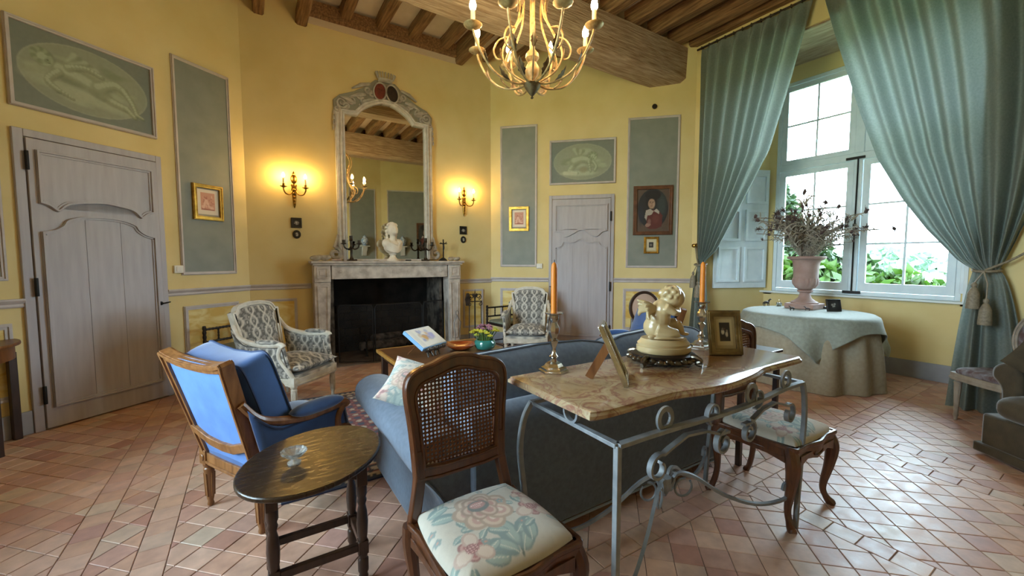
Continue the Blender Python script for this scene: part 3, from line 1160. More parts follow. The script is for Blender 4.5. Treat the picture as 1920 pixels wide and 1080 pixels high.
# carved crest
cw = [(-.69, 1.96), (-.70, 2.17), (-.62, 2.25), (-.43, 2.33), (-.26, 2.44), (-.14, 2.55)]
cr_ = cw + [(-p[0], p[1]) for p in reversed(cw)] + [(.62, 1.96), (.60, 2.07), (.42, 2.07), (.31, 2.18), (.12, 2.27), (0, 2.28), (-.12, 2.27), (-.31, 2.18), (-.42, 2.07), (-.60, 2.07), (-.62, 1.96)]
crest = obj('crest', MB().prism(cr_, -.045, -.001, 'y'), mat('grey_green_ground', '#8A8A7C', .7), mr, bev=.004)
for sg in (-1, 1):
    rl = MB()
    for c, r0, a0, tn in (((.60, 2.14), .075, 200, 1.5), ((.47, 2.20), .06, 20, -1.3), ((.36, 2.28), .05, 200, 1.4), ((.30, 2.22), .045, 60, -1.2), ((.25, 2.38), .05, 180, 1.3), ((.54, 2.10), .05, 0, 1.2), ((.66, 2.05), .04, 90, 1.3), ((.19, 2.33), .04, 90, -1.2)):
        rl.tube([(sg * p[0], -.055, p[1]) for p in spiral(c, r0, .012, R(a0), tn, 20)], [.019 - .010 * t / 20 for t in range(21)], 6)
    for (xa, za, xb, zb) in ((.22, 2.47, .46, 2.36), (.12, 2.26, .35, 2.20), (.42, 2.16, .62, 2.22), (.28, 2.31, .50, 2.24)):
        rl.tube([(sg * xa, -.05, za), (sg * (xa + xb) / 2, -.066, (za + zb) / 2 + .012), (sg * xb, -.05, zb)], [.022, .028, .01], 7)
    for i in range(9):                                # ragged leaf edge under the arch
        t = i / 8
        x = .06 + .30 * t
        rl.ell((sg * x, -.06, 2.245 - .10 * t * t + .01 * (i % 2)), (.02, .016, .026))
    for i in range(4):
        rl.ell((sg * (.695 + .005 * i), -.05, 2.0 - .07 * i), (.018 - .002 * i, .02, .035))
    obj('relief_scrolls', rl, M_carv, crest)
for sg, c in ((-1, mat('red_shield', '#7E3222', .5, col2='#55200F', scale=30)), (1, mat('dark_brown_shield', '#33241A', .5, col2='#20160F', scale=30))):
    Mx = Matrix.Rotation(R(-10 * sg), 4, 'Y')
    oc = [(.078 * math.cos(a), .112 * math.sin(a)) for a in np.linspace(0, 2 * PI, 25)[:-1]]
    e = MB().prism(oc, -.085, -.04, 'y').xf(Mx).xf(Matrix.Translation((sg * .088, 0, 2.385)))
    ov = obj('oval_shield', e, c, crest, bev=.008)
    obj('oval_rim', MB().ring([(p[0] * 1.24, p[1] * 1.18) for p in oc], [(p[0] * .99, p[1] * .99) for p in oc], -.095, -.04).xf(Mx).xf(Matrix.Translation((sg * .088, 0, 2.385))), M_carv, ov, bev=.005)
cn = MB().lathe([(.105, 0), (.112, .012), (.10, .02), (.108, .05), (.12, .058)], 20, (0, -.05, 2.525), 1, .35)
for i in range(11):
    a = R(200 + 14 * i)
    x = .115 * math.cos(PI * i / 10)
    cn.tube([(x * .95, -.06, 2.575), (x * 1.18, -.065, 2.64 + .02 * math.sin(PI * i / 10))], [.007, .009], 6)
    cn.ell((x * 1.19, -.065, 2.648 + .02 * math.sin(PI * i / 10)), (.011, .011, .011), 8, 6)
obj('crown', cn, M_carv, crest)


# ---------------------------------------------------------------- sconces
def sconce(loc, label):
    t = thing('wall_sconce', label, 'wall lamp', loc, group='gilt wall sconces')
    b = MB().lathe([(.004, 0), (.014, .03), (.022, .10), (.026, .16), (.034, .22), (.030, .27), (.038, .29), (.030, .31)], 12, (0, -.02, 0), 1, .7)
    b.ell((0, -.03, .37), (.038, .028, .062))
    b.lathe([(.012, 0), (.016, .02), (.006, .04), (.002, .05)], 8, (0, -.03, .425))
    for i in range(5):
        b.ell((0, -.04, .05 + .045 * i), (.016 + .002 * i, .014, .02), 8, 6)
    obj('backplate', b, M_brass, t)
    for sg in (-1, 1):
        ar = MB().tube(smoothpath([(sg * .02, -.03, .22), (sg * .05, -.06, .17), (sg * .10, -.10, .17), (sg * .125, -.12, .215), (sg * .125, -.12, .245)], 5), .0085, 8)
        ar.lathe([(.012, 0), (.034, .012), (.042, .014), (.042, .019), (.016, .022), (.014, .045), (.018, .05)], 12, (sg * .125, -.12, .24))
        a = obj('arm', ar, M_brass, t)
        obj('candle_sleeve', MB().lathe([(.0105, 0), (.0105, .085)], 10, (sg * .125, -.12, .285)), M_ivory, a)
        obj('bulb', MB().lathe([(.006, 0), (.015, .014), (.016, .024), (.011, .04), (.004, .055), (.001, .06)], 10, (sg * .125, -.12, .37)), M_bulb2, a)
    return t


s1 = sconce((.515, FY, 2.10), 'gilt two-light wall sconce on the left of the mirror')
dup(s1, (2.955, FY, 2.13), 0, 'gilt two-light wall sconce on the right of the mirror')

# miniatures under the sconces
M_blackf = mat('black_lacquer', '#17130F', .35)
M_cameo = mat('pale_cameo', '#B9B3A4', .5, col2='#4A463E', scale=40, contrast=2)
for x, z, lb in ((.53, 1.91, 'left'), (2.945, 1.905, 'right')):
    t = thing('miniature_picture', 'small square black-framed miniature below the %s sconce' % lb, 'picture', (x, FY, z - .066))
    o = rect(-.063, .063, 0, .133)
    obj('frame', MB().ring(o, inset(o, .02), -.02, -.001).bx(-.05, .05, -.012, -.001, .01, .12), M_blackf, t, bev=.003)
    obj('portrait_oval', MB().prism([(.031 * math.cos(a), .066 + .026 * math.sin(a)) for a in np.linspace(0, 2 * PI, 20)[:-1]], -.0145, -.011, 'y'), M_cameo, t)
    t = thing('oval_miniature', 'tiny oval black miniature hanging below the square one, %s of the mirror' % lb, 'picture', (x, FY, z - .205))
    oc = [(.048 * math.cos(a), .055 + .056 * math.sin(a)) for a in np.linspace(0, 2 * PI, 25)[:-1]]
    obj('frame', MB().prism(oc, -.018, -.001, 'y'), M_blackf, t, bev=.006)
    obj('portrait_oval', MB().prism([(.018 * math.cos(a), .055 + .026 * math.sin(a)) for a in np.linspace(0, 2 * PI, 20)[:-1]], -.0205, -.017, 'y'), M_cameo, t)

# ---------------------------------------------------------------- things on the mantel
MZ = 1.4105
# bust
bt = MB()
bt.lathe([(.075, 0), (.078, .02), (.055, .035), (.04, .06), (.036, .075), (.05, .085), (.045, .1)], 20)
bst = thing('bust', 'white marble bust of a curly-haired figure in a draped robe', 'bust', (1.745, 5.965, MZ), R(12))
bst.scale = (1.08, 1.08, 1.06)
obj('socle', bt, M_plaster, bst)
b2 = MB()
b2.ell((0, 0, .19), (.125, .075, .10), 20, 12)
b2.ell((-.085, .0, .235), (.062, .06, .065)).ell((.085, 0, .235), (.062, .06, .065))
b2.ell((0, .0, .12), (.06, .05, .05))
b2.tube([(0, 0, .25), (0, -.006, .32), (0, -.008, .36)], [.05, .038, .036], 14)
HB = len(b2.v)
b2.ell((0, -.012, .405), (.052, .06, .07), 18, 12)
b2.ell((0, -.062, .385), (.03, .022, .035))
b2.tube([(0, -.066, .425), (0, -.082, .398)], [.007, .011], 8)
for sg in (-1, 1):
    b2.ell((sg * .053, 0, .402), (.008, .014, .019))
    b2.ell((sg * .022, -.064, .412), (.010, .006, .006))
b2.ell((0, -.068, .375), (.014, .008, .005))
rn = random.Random(3)
for i in range(46):                                     # curls
    a = rn.uniform(0, 2 * PI)
    ph = rn.uniform(.05, 1.5)
    y = math.sin(a) * math.cos(ph)
    if y < -.45 and ph < .7:
        continue
    b2.ell((.058 * math.cos(a) * math.cos(ph), .006 + .06 * y, .42 + .062 * math.sin(ph)), (.017, .017, .016), 8, 6)
for sg in (-1, 1):
    for i in range(4):
        b2.ell((sg * (.056 - .004 * i), .02, .39 - .035 * i), (.016, .018, .022), 8, 6)
b2.v[HB:] = [(x_ * 1.28, -.008 + (y_ + .008) * 1.28, .35 + (z_ - .35) * 1.22) for x_, y_, z_ in b2.v[HB:]]
for i in range(7):                                      # drapery folds
    t = i / 6
    b2.tube(smoothpath([(-.13 + .02 * t, -.01, .27 - .10 * t), (-.05, -.075, .235 - .11 * t), (.04, -.078, .20 - .08 * t), (.115, -.03, .27 - .10 * t)], 5), .011, 7)
obj('figure', remesh(b2, .0055, 3), M_plaster, bst)


def candelabrum(loc, label):
    t = thing('candelabrum', label, 'candelabrum', loc, group='dark candelabra on the mantel')
    M_dk = mat('dark_bronze', '#4B4136', .4, .8, col2='#2C251D', scale=20)
    bs = MB().lathe([(.02, .0), (.06, .0), (.062, .01), (.03, .025), (.018, .05), (.016, .16), (.026, .18), (.016, .2), (.018, .27), (.03, .28), (.024, .29), (.024, .335), (.03, .34)], 12)
    for i in range(3):
        a = 2 * PI * i / 3
        bs.ell((.055 * math.cos(a), .055 * math.sin(a), .012), (.022, .022, .012))
    obj('stem', bs, M_dk, t)
    for sg in (-1, 1):
        for yy in (0,):
            ar = MB().tube(smoothpath([(0, 0, .19), (sg * .04, -.01, .16), (sg * .085, -.02, .18), (sg * .1, -.02, .225)], 5), .0105, 7)
            ar.lathe([(.014, 0), (.037, .01), (.038, .016), (.02, .02), (.021, .055), (.028, .06)], 12, (sg * .1, -.02, .222))
            obj('arm', ar, M_dk, t)
    return t


c1 = candelabrum((1.17, 5.93, MZ), 'dark bronze candelabrum on the mantel, left of the bust')
dup(c1, (2.23, 5.93, MZ), R(8), 'dark bronze candelabrum on the mantel, right of the bust')
cx = thing('crucifix', 'small dark crucifix on a rocky foot at the right of the mantel', 'crucifix', (2.525, 5.95, MZ))
obj('foot', MB().lathe([(.07, 0), (.055, .02), (.03, .04), (.012, .05)], 9, rad=lambda a, z: 1 + .15 * math.sin(3 * a)), M_black, cx)
obj('cross', MB().tube([(0, 0, .04), (0, 0, .33)], 1, flat=(.007, .007)).tube([(-.06, 0, .265), (.06, 0, .265)], 1, flat=(.007, .007)), M_black, cx)
obj('figure', MB().tube([(-.05, -.012, .28), (0, -.014, .25), (.05, -.012, .29)], .006, 6).tube([(0, -.014, .25), (.004, -.016, .2), (-.004, -.014, .15)], [.01, .009, .006], 6).ell((0, -.016, .275), (.01, .01, .012)), M_black, cx)


def rock(name, loc, s, seed, m, label):
    r_ = random.Random(seed)
    b = MB()
    for i in range(7):
        b.ell((r_.uniform(-.5, .5) * s[0], r_.uniform(-.4, .4) * s[1], r_.uniform(.25, .5) * s[2]), (s[0] * r_.uniform(.28, .45), s[1] * r_.uniform(.3, .5), s[2] * r_.uniform(.25, .5)), 10, 7)
    me = remesh(b, .007, 2)
    zmin = min(v.co.z for v in me.vertices)
    for v in me.vertices:
        v.co.z -= zmin
    return obj(name, me, m, loc=loc, label=label, cat='stone')


M_shell = mat('pale_fossil_stone', '#BDB09A', .8, col2='#8E8069', scale=22, bump=.6, bscale=40, bdist=.01)
rock('fossil_stone', (.775, 5.92, MZ), (.17, .09, .085), 4, M_shell, 'pale ridged stone lying at the left end of the mantel')
rock('fossil_stone', (.97, 5.90, MZ), (.09, .05, .03), 9, mat('pink_white_stone', '#C9B3A4', .7, col2='#A98C7E', scale=20), 'flat pinkish stone on the mantel beside the left mirror foot')
rock('fossil_stone', (2.70, 5.95, MZ), (.12, .08, .07), 8, M_shell, 'pale knobbly stone lying at the right end of the mantel')
kn = thing('folding_knife', 'small dark knife lying on the mantel right of the bust', 'knife', (1.93, 5.91, MZ), R(12))
obj('handle', MB().box((.03, 0, .010), (.09, .022, .018)), M_black, kn, bev=.005)
obj('blade', MB().prism([(-.09, -.007), (-.015, -.009), (-.015, .009)], .006, .009), M_black, kn)
rock('mantel_fragment', (1.50, 5.88, MZ), (.06, .03, .016), 12, M_shell, 'small flat stone flake on the front edge of the mantel')


# ================================================================= PICTURES
class Cv:
    """small colour canvas for flat painted pictures; x right, y up, both in metres-like units"""
    def __init__(s, w, h, col, n=200):
        s.w, s.h = w, h
        s.nx, s.ny = n, max(8, int(n * h / w))
        s.X, s.Y = np.meshgrid((np.arange(s.nx) + .5) / s.nx * w, (np.arange(s.ny) + .5) / s.ny * h)
        s.a = np.ones((s.ny, s.nx, 3)) * np.array(lin(col))

    def put(s, mk, col):
        c = np.array(lin(col)) if isinstance(col, str) else np.array(col)
        s.a = s.a * (1 - mk[..., None]) + c * mk[..., None]

    def ell(s, x, y, rx, ry, col, rot=0, soft=.12, op=1):
        dx, dy = s.X - x, s.Y - y
        c, q = math.cos(R(rot)), math.sin(R(rot))
        u, v = (dx * c + dy * q) / rx, (-dx * q + dy * c) / ry
        d = np.sqrt(u * u + v * v)
        s.put(np.clip((1 - d) / max(soft, 1e-3) + .5, 0, 1) * op, col)

    def line(s, pts, wd, col, soft=.3, op=1):
        D = np.full(s.X.shape, 1e9)
        for (ax, ay), (bx_, by) in zip(pts[:-1], pts[1:]):
            ex, ey = bx_ - ax, by - ay
            t = np.clip(((s.X - ax) * ex + (s.Y - ay) * ey) / (ex * ex + ey * ey + 1e-12), 0, 1)
            D = np.minimum(D, np.hypot(s.X - ax - t * ex, s.Y - ay - t * ey))
        s.put(np.clip((1 - D / wd) / soft + .5, 0, 1) * op, col)

    def poly(s, pts, col, op=1):
        mk = np.zeros(s.X.shape, bool)
        n = len(pts)
        for i in range(n):
            (x0, y0), (x1, y1) = pts[i - 1], pts[i]
            if y0 == y1:
                continue
            c = ((y0 > s.Y) != (y1 > s.Y)) & (s.X < (x1 - x0) * (s.Y - y0) / (y1 - y0) + x0)
            mk ^= c
        s.put(mk * float(op), col)

    def grain(s, amp, seed=0, cell=6):
        r_ = np.random.RandomState(seed)
        g = r_.rand(s.ny // cell + 2, s.nx // cell + 2)
        yy = np.arange(s.ny) / cell
        xx = np.arange(s.nx) / cell
        y0, x0 = yy.astype(int), xx.astype(int)
        fy, fx = (yy - y0)[:, None], (xx - x0)[None]
        v = g[y0][:, x0] * (1 - fy) * (1 - fx) + g[y0 + 1][:, x0] * fy * (1 - fx) + g[y0][:, x0 + 1] * (1 - fy) * fx + g[y0 + 1][:, x0 + 1] * fy * fx
        s.a = s.a * (1 + amp * (v[..., None] - .5) * 2)

    def sample(s, u, v):
        i = np.clip((u * s.nx).astype(int), 0, s.nx - 1)
        j = np.clip((v * s.ny).astype(int), 0, s.ny - 1)
        return s.a[j, i]


def canvas_obj(name, cv, x0, z0, y, nx, parent):
    """flat painted rectangle facing -y with its lower-left corner at (x0,z0)"""
    nz = max(4, int(nx * cv.h / cv.w))
    mb = MB().grid(lambda u, v: (x0 + u * cv.w, y, z0 + v * cv.h), nx, nz)
    me = bpy.data.meshes.new(name)
    me.from_pydata(mb.v, [], mb.f)
    paint(me, lambda co: cv.sample((co[:, 0] - x0) / cv.w, (co[:, 2] - z0) / cv.h))
    return obj(name, me, M_art, parent)


def overdoor(loc, rz, x0, x1, z0, z1, label, kind):
    t = thing('overdoor_painting', label, 'painting', loc, rz)
    o = rect(x0, x1, z0, z1)
    obj('frame', MB().ring(o, inset(o, .032), -.03, -.001).ring(inset(o, .004), inset(o, .018), -.04, -.028), M_trim, t, bev=.004)
    w_, h_ = x1 - x0 - .05, z1 - z0 - .05
    cv = Cv(w_, h_, '#72796E', 260)
    cx_, cy_ = w_ / 2, h_ / 2
    cv.ell(cx_, cy_, w_ * .46, h_ * .43, '#979D86', soft=.02)
    cv.ell(cx_, cy_, w_ * .45, h_ * .42, '#8B927B', soft=.05)
    r_ = random.Random(kind)
    for i in range(26):                                # clouds
        a = r_.uniform(0, 2 * PI)
        q_ = r_.uniform(.2, .85)
        cv.ell(cx_ + w_ * .4 * q_ * math.cos(a), cy_ + h_ * .36 * q_ * math.sin(a), r_.uniform(.05, .12), r_.uniform(.015, .035), r_.choice(['#A3AA8E', '#7C8769', '#969E80']), r_.uniform(-15, 15), .9, .7)
    dk, md, lt = '#616B4E', '#7C8769', '#A6AC90'
    def limb(pts, w0, w1):
        """soft modelled limb: dark side, body tone, lit ridge"""
        n_ = 14
        P_ = smoothpath([(p[0], p[1], 0) for p in pts], 5)
        for pas, (dx, dy, k, c_, op) in enumerate(((.006, -.010, 1.18, dk, .55), (0, 0, 1.0, '#8D9678', .95), (-.004, .008, .55, '#B3BA9E', .6))):
            m_ = np.zeros(cv.X.shape)
            for i, p in enumerate(P_):
                w_i = (w0 + (w1 - w0) * i / (len(P_) - 1)) * k
                m_ = np.maximum(m_, np.clip((1 - np.hypot(cv.X - p[0] - dx, cv.Y - p[1] - dy) / w_i) / .5, 0, 1))
            cv.put(m_ * op, c_)
    if kind == 1:                                      # lounging child, head at left, feet at right
        cv.ell(cx_ - .02, cy_ - .13, .33, .05, lt, -8, .7, .7)
        cv.ell(cx_ - .30, cy_ - .02, .12, .06, lt, 20, .9, .5)
        for i in range(5):
            cv.line([(cx_ - .15, cy_ + .08), (cx_ - .09 + .035 * i, cy_ + .20 - .018 * i)], .022, [lt, md][i % 2], .8, .7)
        limb([(cx_ + .04, cy_ - .04), (cx_ + .16, cy_ - .10), (cx_ + .27, cy_ - .13)], .055, .03)
        limb([(cx_ + .27, cy_ - .13), (cx_ + .33, cy_ - .19)], .03, .02)
        limb([(cx_ - .19, cy_ + .05), (cx_ - .06, cy_ + .02), (cx_ + .08, cy_ - .035)], .075, .078)
        limb([(cx_ + .06, cy_ - .01), (cx_ + .18, cy_ + .055), (cx_ + .25, cy_ + .03)], .058, .036)
        limb([(cx_ + .25, cy_ + .03), (cx_ + .31, cy_ - .06), (cx_ + .35, cy_ - .16)], .036, .02)
        limb([(cx_ + .35, cy_ - .165), (cx_ + .40, cy_ - .185)], .018, .012)
        limb([(cx_ - .20, cy_ + .02), (cx_ - .27, cy_ - .07), (cx_ - .21, cy_ - .13)], .036, .024)
        limb([(cx_ - .21, cy_ - .13), (cx_ - .12, cy_ - .17)], .022, .014)
        limb([(cx_ - .14, cy_ + .08), (cx_ - .02, cy_ + .12), (cx_ + .09, cy_ + .09)], .032, .02)
        cv.ell(cx_ - .285, cy_ + .10, .066, .07, dk, 0, .3, .7)
        cv.ell(cx_ - .28, cy_ + .09, .052, .057, '#A0AA8A', 0, .4)
        for i in range(12):
            cv.ell(cx_ - .30 + .05 * math.cos(i * .5 + .6), cy_ + .11 + .05 * math.sin(i * .5 + .6), .02, .018, ['#7A8665', '#8F9A7B'][i % 2], 0, .6, .9)
        cv.ell(cx_ - .262, cy_ + .088, .007, .005, dk, 0, .5)
        cv.ell(cx_ - .250, cy_ + .065, .010, .004, dk, 0, .5)
    else:                                               # crouching child, head at right
        cv.ell(cx_ - .06, cy_ - .18, .26, .04, lt, 0, .7, .9)
        for i in range(5):
            cv.line([(cx_ - .02, cy_ + .06), (cx_ - .13 + .05 * i, cy_ + .20 - .012 * i)], .026, [lt, md][i % 2], .8, .7)
        limb([(cx_ - .10, cy_ + .01), (cx_ - .20, cy_ - .12)], .062, .045)
        limb([(cx_ - .21, cy_ - .14), (cx_ - .08, cy_ - .17)], .042, .022)
        limb([(cx_ - .13, cy_ + .02), (cx_ + .0, cy_ + .05), (cx_ + .11, cy_ + .02)], .085, .062)
        limb([(cx_ + .10, cy_), (cx_ + .13, cy_ - .15)], .034, .02)
        limb([(cx_ + .17, cy_), (cx_ + .22, cy_ - .08), (cx_ + .20, cy_ - .14)], .032, .02)
        cv.ell(cx_ + .17, cy_ + .08, .07, .07, dk, 0, .3, .7)
        cv.ell(cx_ + .176, cy_ + .07, .054, .054, '#A3AC8D', 0, .4)
        for i in range(12):
            cv.ell(cx_ + .165 + .052 * math.cos(i * .42 + .2), cy_ + .085 + .05 * math.sin(i * .42 + .2), .02, .018, ['#7A8665', '#8F9A7B'][i % 2], 0, .6, .9)
        for x in (.16, .195):
            cv.ell(cx_ + x, cy_ + .072, .006, .005, '#5E6A4C', 0, .5)
        cv.ell(cx_ + .178, cy_ + .044, .011, .004, '#6B7557', 0, .5)
        cv.ell(cx_ + .02, cy_ - .13, .06, .045, '#8B8A6C', 0, .6, .8)
        cv.line([(cx_ - .28, cy_ - .17), (cx_ - .1, cy_ - .18)], .028, '#B9BFA2', .8, .8)
    cv.grain(.05, kind, 5)
    canvas_obj('painted_canvas', cv, x0 + .025, z0 + .025, -.012, 190 if kind == 1 else 120, t)
    return t


overdoor((-1.147, 5.229, 0), AL, -.525, .487, 2.64, 3.34, 'grey-green overdoor painting of a lounging winged child, above the left door', 1)
overdoor((CR[0], CR[1], 0), AR, .992, 2.042, 2.64, 3.35, 'grey-green overdoor painting of a crouching winged child, above the far door', 2)


def picture(name, loc, rz, x0, x1, z0, z1, fw_, fm, cvf, label, n=50, depth=.03, tilt=0):
    t = thing(name, label, 'picture', loc, rz)
    o = rect(x0, x1, z0, z1)
    obj('frame', MB().ring(o, inset(o, fw_), -depth, -.002).ring(inset(o, fw_ * .15), inset(o, fw_ * .5), -depth - .008, -depth + .001).ring(inset(o, fw_ * .8), inset(o, fw_ * 1.0), -depth - .004, -depth + .001), fm, t, bev=.003)
    cv = cvf(x1 - x0 - 1.9 * fw_, z1 - z0 - 1.9 * fw_)
    canvas_obj('print', cv, x0 + .95 * fw_, z0 + .95 * fw_, -.012, n, t)
    return t


def chalk(seed):
    def f(w_, h_):
        cv = Cv(w_, h_, '#8F8A78', 120)
        cv.poly(rect(w_ * .06, w_ * .94, h_ * .08, h_ * .95), '#D8CDBB')
        cv.poly(rect(w_ * .19, w_ * .81, h_ * .22, h_ * .84), '#BE8B76')
        r_ = random.Random(seed)
        for i in range(36):
            cv.ell(w_ * r_.uniform(.25, .75), h_ * r_.uniform(.27, .72), w_ * r_.uniform(.02, .08), h_ * r_.uniform(.01, .03), r_.choice(['#A56A56', '#D9B09C', '#8E5141', '#CFA08A']), r_.uniform(0, 180), .6, .8)
        cv.line([(w_ * .3, h_ * .3), (w_ * .42, h_ * .6), (w_ * .55, h_ * .35), (w_ * .7, h_ * .3)], w_ * .05, '#D8B29F', .6, .8)
        cv.ell(w_ * .43, h_ * .65, w_ * .045, h_ * .04, '#A3634F')
        cv.line([(w_ * .25, h_ * .26), (w_ * .75, h_ * .25)], w_ * .02, '#8A4A3A', .6)
        return cv
    return f


picture('framed_print', (-1.147, 5.229, 0), AL, .80, 1.135, 1.872, 2.268, .042, M_gold, chalk(1), 'red chalk print in a gilt frame on the left wall panel', 60)
picture('framed_print', (CR[0], CR[1], 0), AR, .318, .655, 1.905, 2.31, .045, M_gold, chalk(2), 'red chalk print in a gilt frame between mirror and far door', 44)


def portrait(w_, h_):
    cv = Cv(w_, h_, '#6B5646', 160)
    cx_ = w_ * .5
    cv.ell(cx_, h_ * .54, w_ * .47, h_ * .47, '#2B2B2C', soft=.03)
    cv.ell(w_ * .78, h_ * .62, w_ * .13, h_ * .25, '#45504F', 0, .9, .8)
    cv.ell(w_ * .14, h_ * .38, w_ * .08, h_ * .2, '#2C3140', 0, .9, .8)
    cv.ell(w_ * .50, h_ * .86, w_ * .24, h_ * .12, '#1B1718')
    cv.ell(w_ * .45, h_ * .72, w_ * .17, h_ * .18, '#1E1815', soft=.3)
    cv.poly([(w_ * .30, h_ * .12), (w_ * .34, h_ * .42), (w_ * .52, h_ * .52), (w_ * .68, h_ * .50), (w_ * .80, h_ * .38), (w_ * .78, h_ * .12), (w_ * .6, h_ * .06), (w_ * .4, h_ * .06)], '#6E2F28')
    cv.ell(w_ * .6, h_ * .3, w_ * .1, h_ * .1, '#83423A', 0, .9, .7)
    cv.ell(w_ * .46, h_ * .66, w_ * .105, h_ * .115, '#C6A083', soft=.2)
    cv.ell(w_ * .51, h_ * .65, w_ * .05, h_ * .09, '#D8B598', soft=.8, op=.7)
    for x in (.42, .505):
        cv.ell(w_ * x, h_ * .685, w_ * .018, h_ * .010, '#3A2A22', soft=.4)
        cv.line([(w_ * (x - .025), h_ * .705), (w_ * (x + .025), h_ * .708)], w_ * .008, '#4A352A', .5)
    cv.line([(w_ * .47, h_ * .68), (w_ * .475, h_ * .635)], w_ * .010, '#A67C62', .6)
    cv.line([(w_ * .44, h_ * .605), (w_ * .49, h_ * .605)], w_ * .010, '#8E4A3E', .6)
    cv.poly([(w_ * .25, h_ * .34), (w_ * .29, h_ * .5), (w_ * .42, h_ * .54), (w_ * .53, h_ * .48), (w_ * .46, h_ * .40), (w_ * .34, h_ * .38), (w_ * .31, h_ * .27)], '#CDBFB0')
    cv.poly([(w_ * .53, h_ * .49), (w_ * .62, h_ * .54), (w_ * .71, h_ * .47), (w_ * .70, h_ * .41)], '#D3C8BA')
    cv.ell(w_ * .36, h_ * .16, w_ * .09, h_ * .045, '#B58A78', 20)
    cv.ell(w_ * .40, h_ * .24, w_ * .05, h_ * .06, '#9A6C60', 0, .6)
    cv.grain(.08, 4, 4)
    cv.a = cv.a * .62
    return cv


pt = picture('framed_portrait', (CR[0], CR[1], 0), AR, 2.318, 2.905, 1.815, 2.575, .055, mat('brown_wood_frame', '#6B4226', .4, col2='#4B2A14', scale=12, coat=.2), portrait, 'painted portrait of a person in red with a white collar, wooden frame', 76, .035)
picture('small_framed_print', (CR[0], CR[1], 0), AR, 2.49, 2.71, 1.525, 1.785, .03, M_gold,
        lambda w_, h_: (lambda cv: (cv.poly(rect(w_ * .1, w_ * .9, h_ * .1, h_ * .92), '#C9BE9E'), cv.poly(rect(w_ * .3, w_ * .7, h_ * .33, h_ * .73), '#2B2622'), cv.ell(w_ * .48, h_ * .52, w_ * .1, h_ * .1, '#7A7166', soft=.6), cv)[-1])(Cv(w_, h_, '#B5A777', 60)),
        'tiny dark print in a gold frame hanging under the portrait', 30)
rg = thing('ceiling_hook_rosette', 'dark metal ring fitting on the wall above the right panel', 'hook', (CR[0] + 2.603 * math.cos(AR), CR[1] + 2.603 * math.sin(AR), 3.77), AR)
obj('rosette', MB().lathe([(.03, 0), (.034, .012), (.02, .02), (.008, .024)], 12).xf(Matrix.Rotation(R(90), 4, 'X')), M_rust, rg)
obj('ring', MB().tube([(.032 * math.cos(a), -.03, .032 * math.sin(a)) for a in np.linspace(0, 2 * PI, 16)[:-1]], .007, 6, True), M_rust, rg)
M_switch = mat('white_plastic', '#DAD6C6', .4)
for loc, rz, a, b, lb in (((-1.147, 5.229, 0), AL, .578, .668, 'white wall switch beside the left grey panel'), ((CR[0], CR[1], 0), AR, .785, .885, 'white wall switch at the foot of the narrow grey panel')):
    t = thing('wall_switch', lb, 'switch', loc, rz)
    obj('plate', MB().bx(a, b, -.026, -.0005, 1.283, 1.365), M_switch, t, bev=.006)
    obj('rocker', MB().bx(a + .02, b - .02, -.031, -.024, 1.30, 1.35), M_switch, t, bev=.003)

# rear wall pieces that the mirror shows: brackets with jars, dark portrait
M_delft = mat('blue_white_faience', '#C9CFD2', .25, col2='#6E86A3', scale=26, contrast=1.6, coat=.4)
rzr = math.atan2(CF[1] - CE[1], CF[0] - CE[0])
M_brk = mat('pale_bracket_plaster', '#C6C2B6', .6)


def on_rr(s, z):
    return (CE[0] + s * math.cos(rzr), CE[1] + s * math.sin(rzr), z)


for s_, nm in ((1.75, 'beside the dark portrait'), (2.378 + .55, 'beyond the corner')):
    on_w = on_rr if s_ < 2.37 else (lambda s, z: (CF[0] - (s - 2.378), CF[1], z))
    rzw = rzr if s_ < 2.37 else PI
    br = thing('wall_bracket', 'grey carved wall bracket on the rear wall, the one %s' % nm, 'bracket', on_w(s_, 1.55), rzw, group='brackets on the rear wall')
    obj('shelf', MB().bx(-.14, .14, -.2, 0, .28, .31), M_brk, br, bev=.005)
    obj('console_body', MB().prism([(0, 0), (-.05, .02), (-.08, .12), (-.16, .2), (-.18, .28), (0, .28)], -.07, .07, 'x'), M_brk, br, bev=.006)
    jr = thing('faience_jar', 'blue and white faience jar on the rear wall bracket %s' % nm, 'jar', (on_w(s_, 0)[0] + .13 * math.sin(rzw), on_w(s_, 0)[1] - .13 * math.cos(rzw), 1.861), 0, group='jars on the rear wall')
    obj('body', MB().lathe([(.05, 0), (.06, .02), (.10, .10), (.105, .16), (.08, .22), (.055, .24), (.06, .26)], 20), M_delft, jr)
    obj('lid', MB().lathe([(.062, .26), (.05, .285), (.015, .30), (.018, .315), (.002, .33)], 16), M_delft, jr)
picture('dark_framed_portrait', on_rr(0, 0), rzr, .85, 1.32, 1.75, 2.6, .05, mat('brown_wood_frame'), portrait, 'dark framed portrait on the rear wall, seen in the mirror', 30)

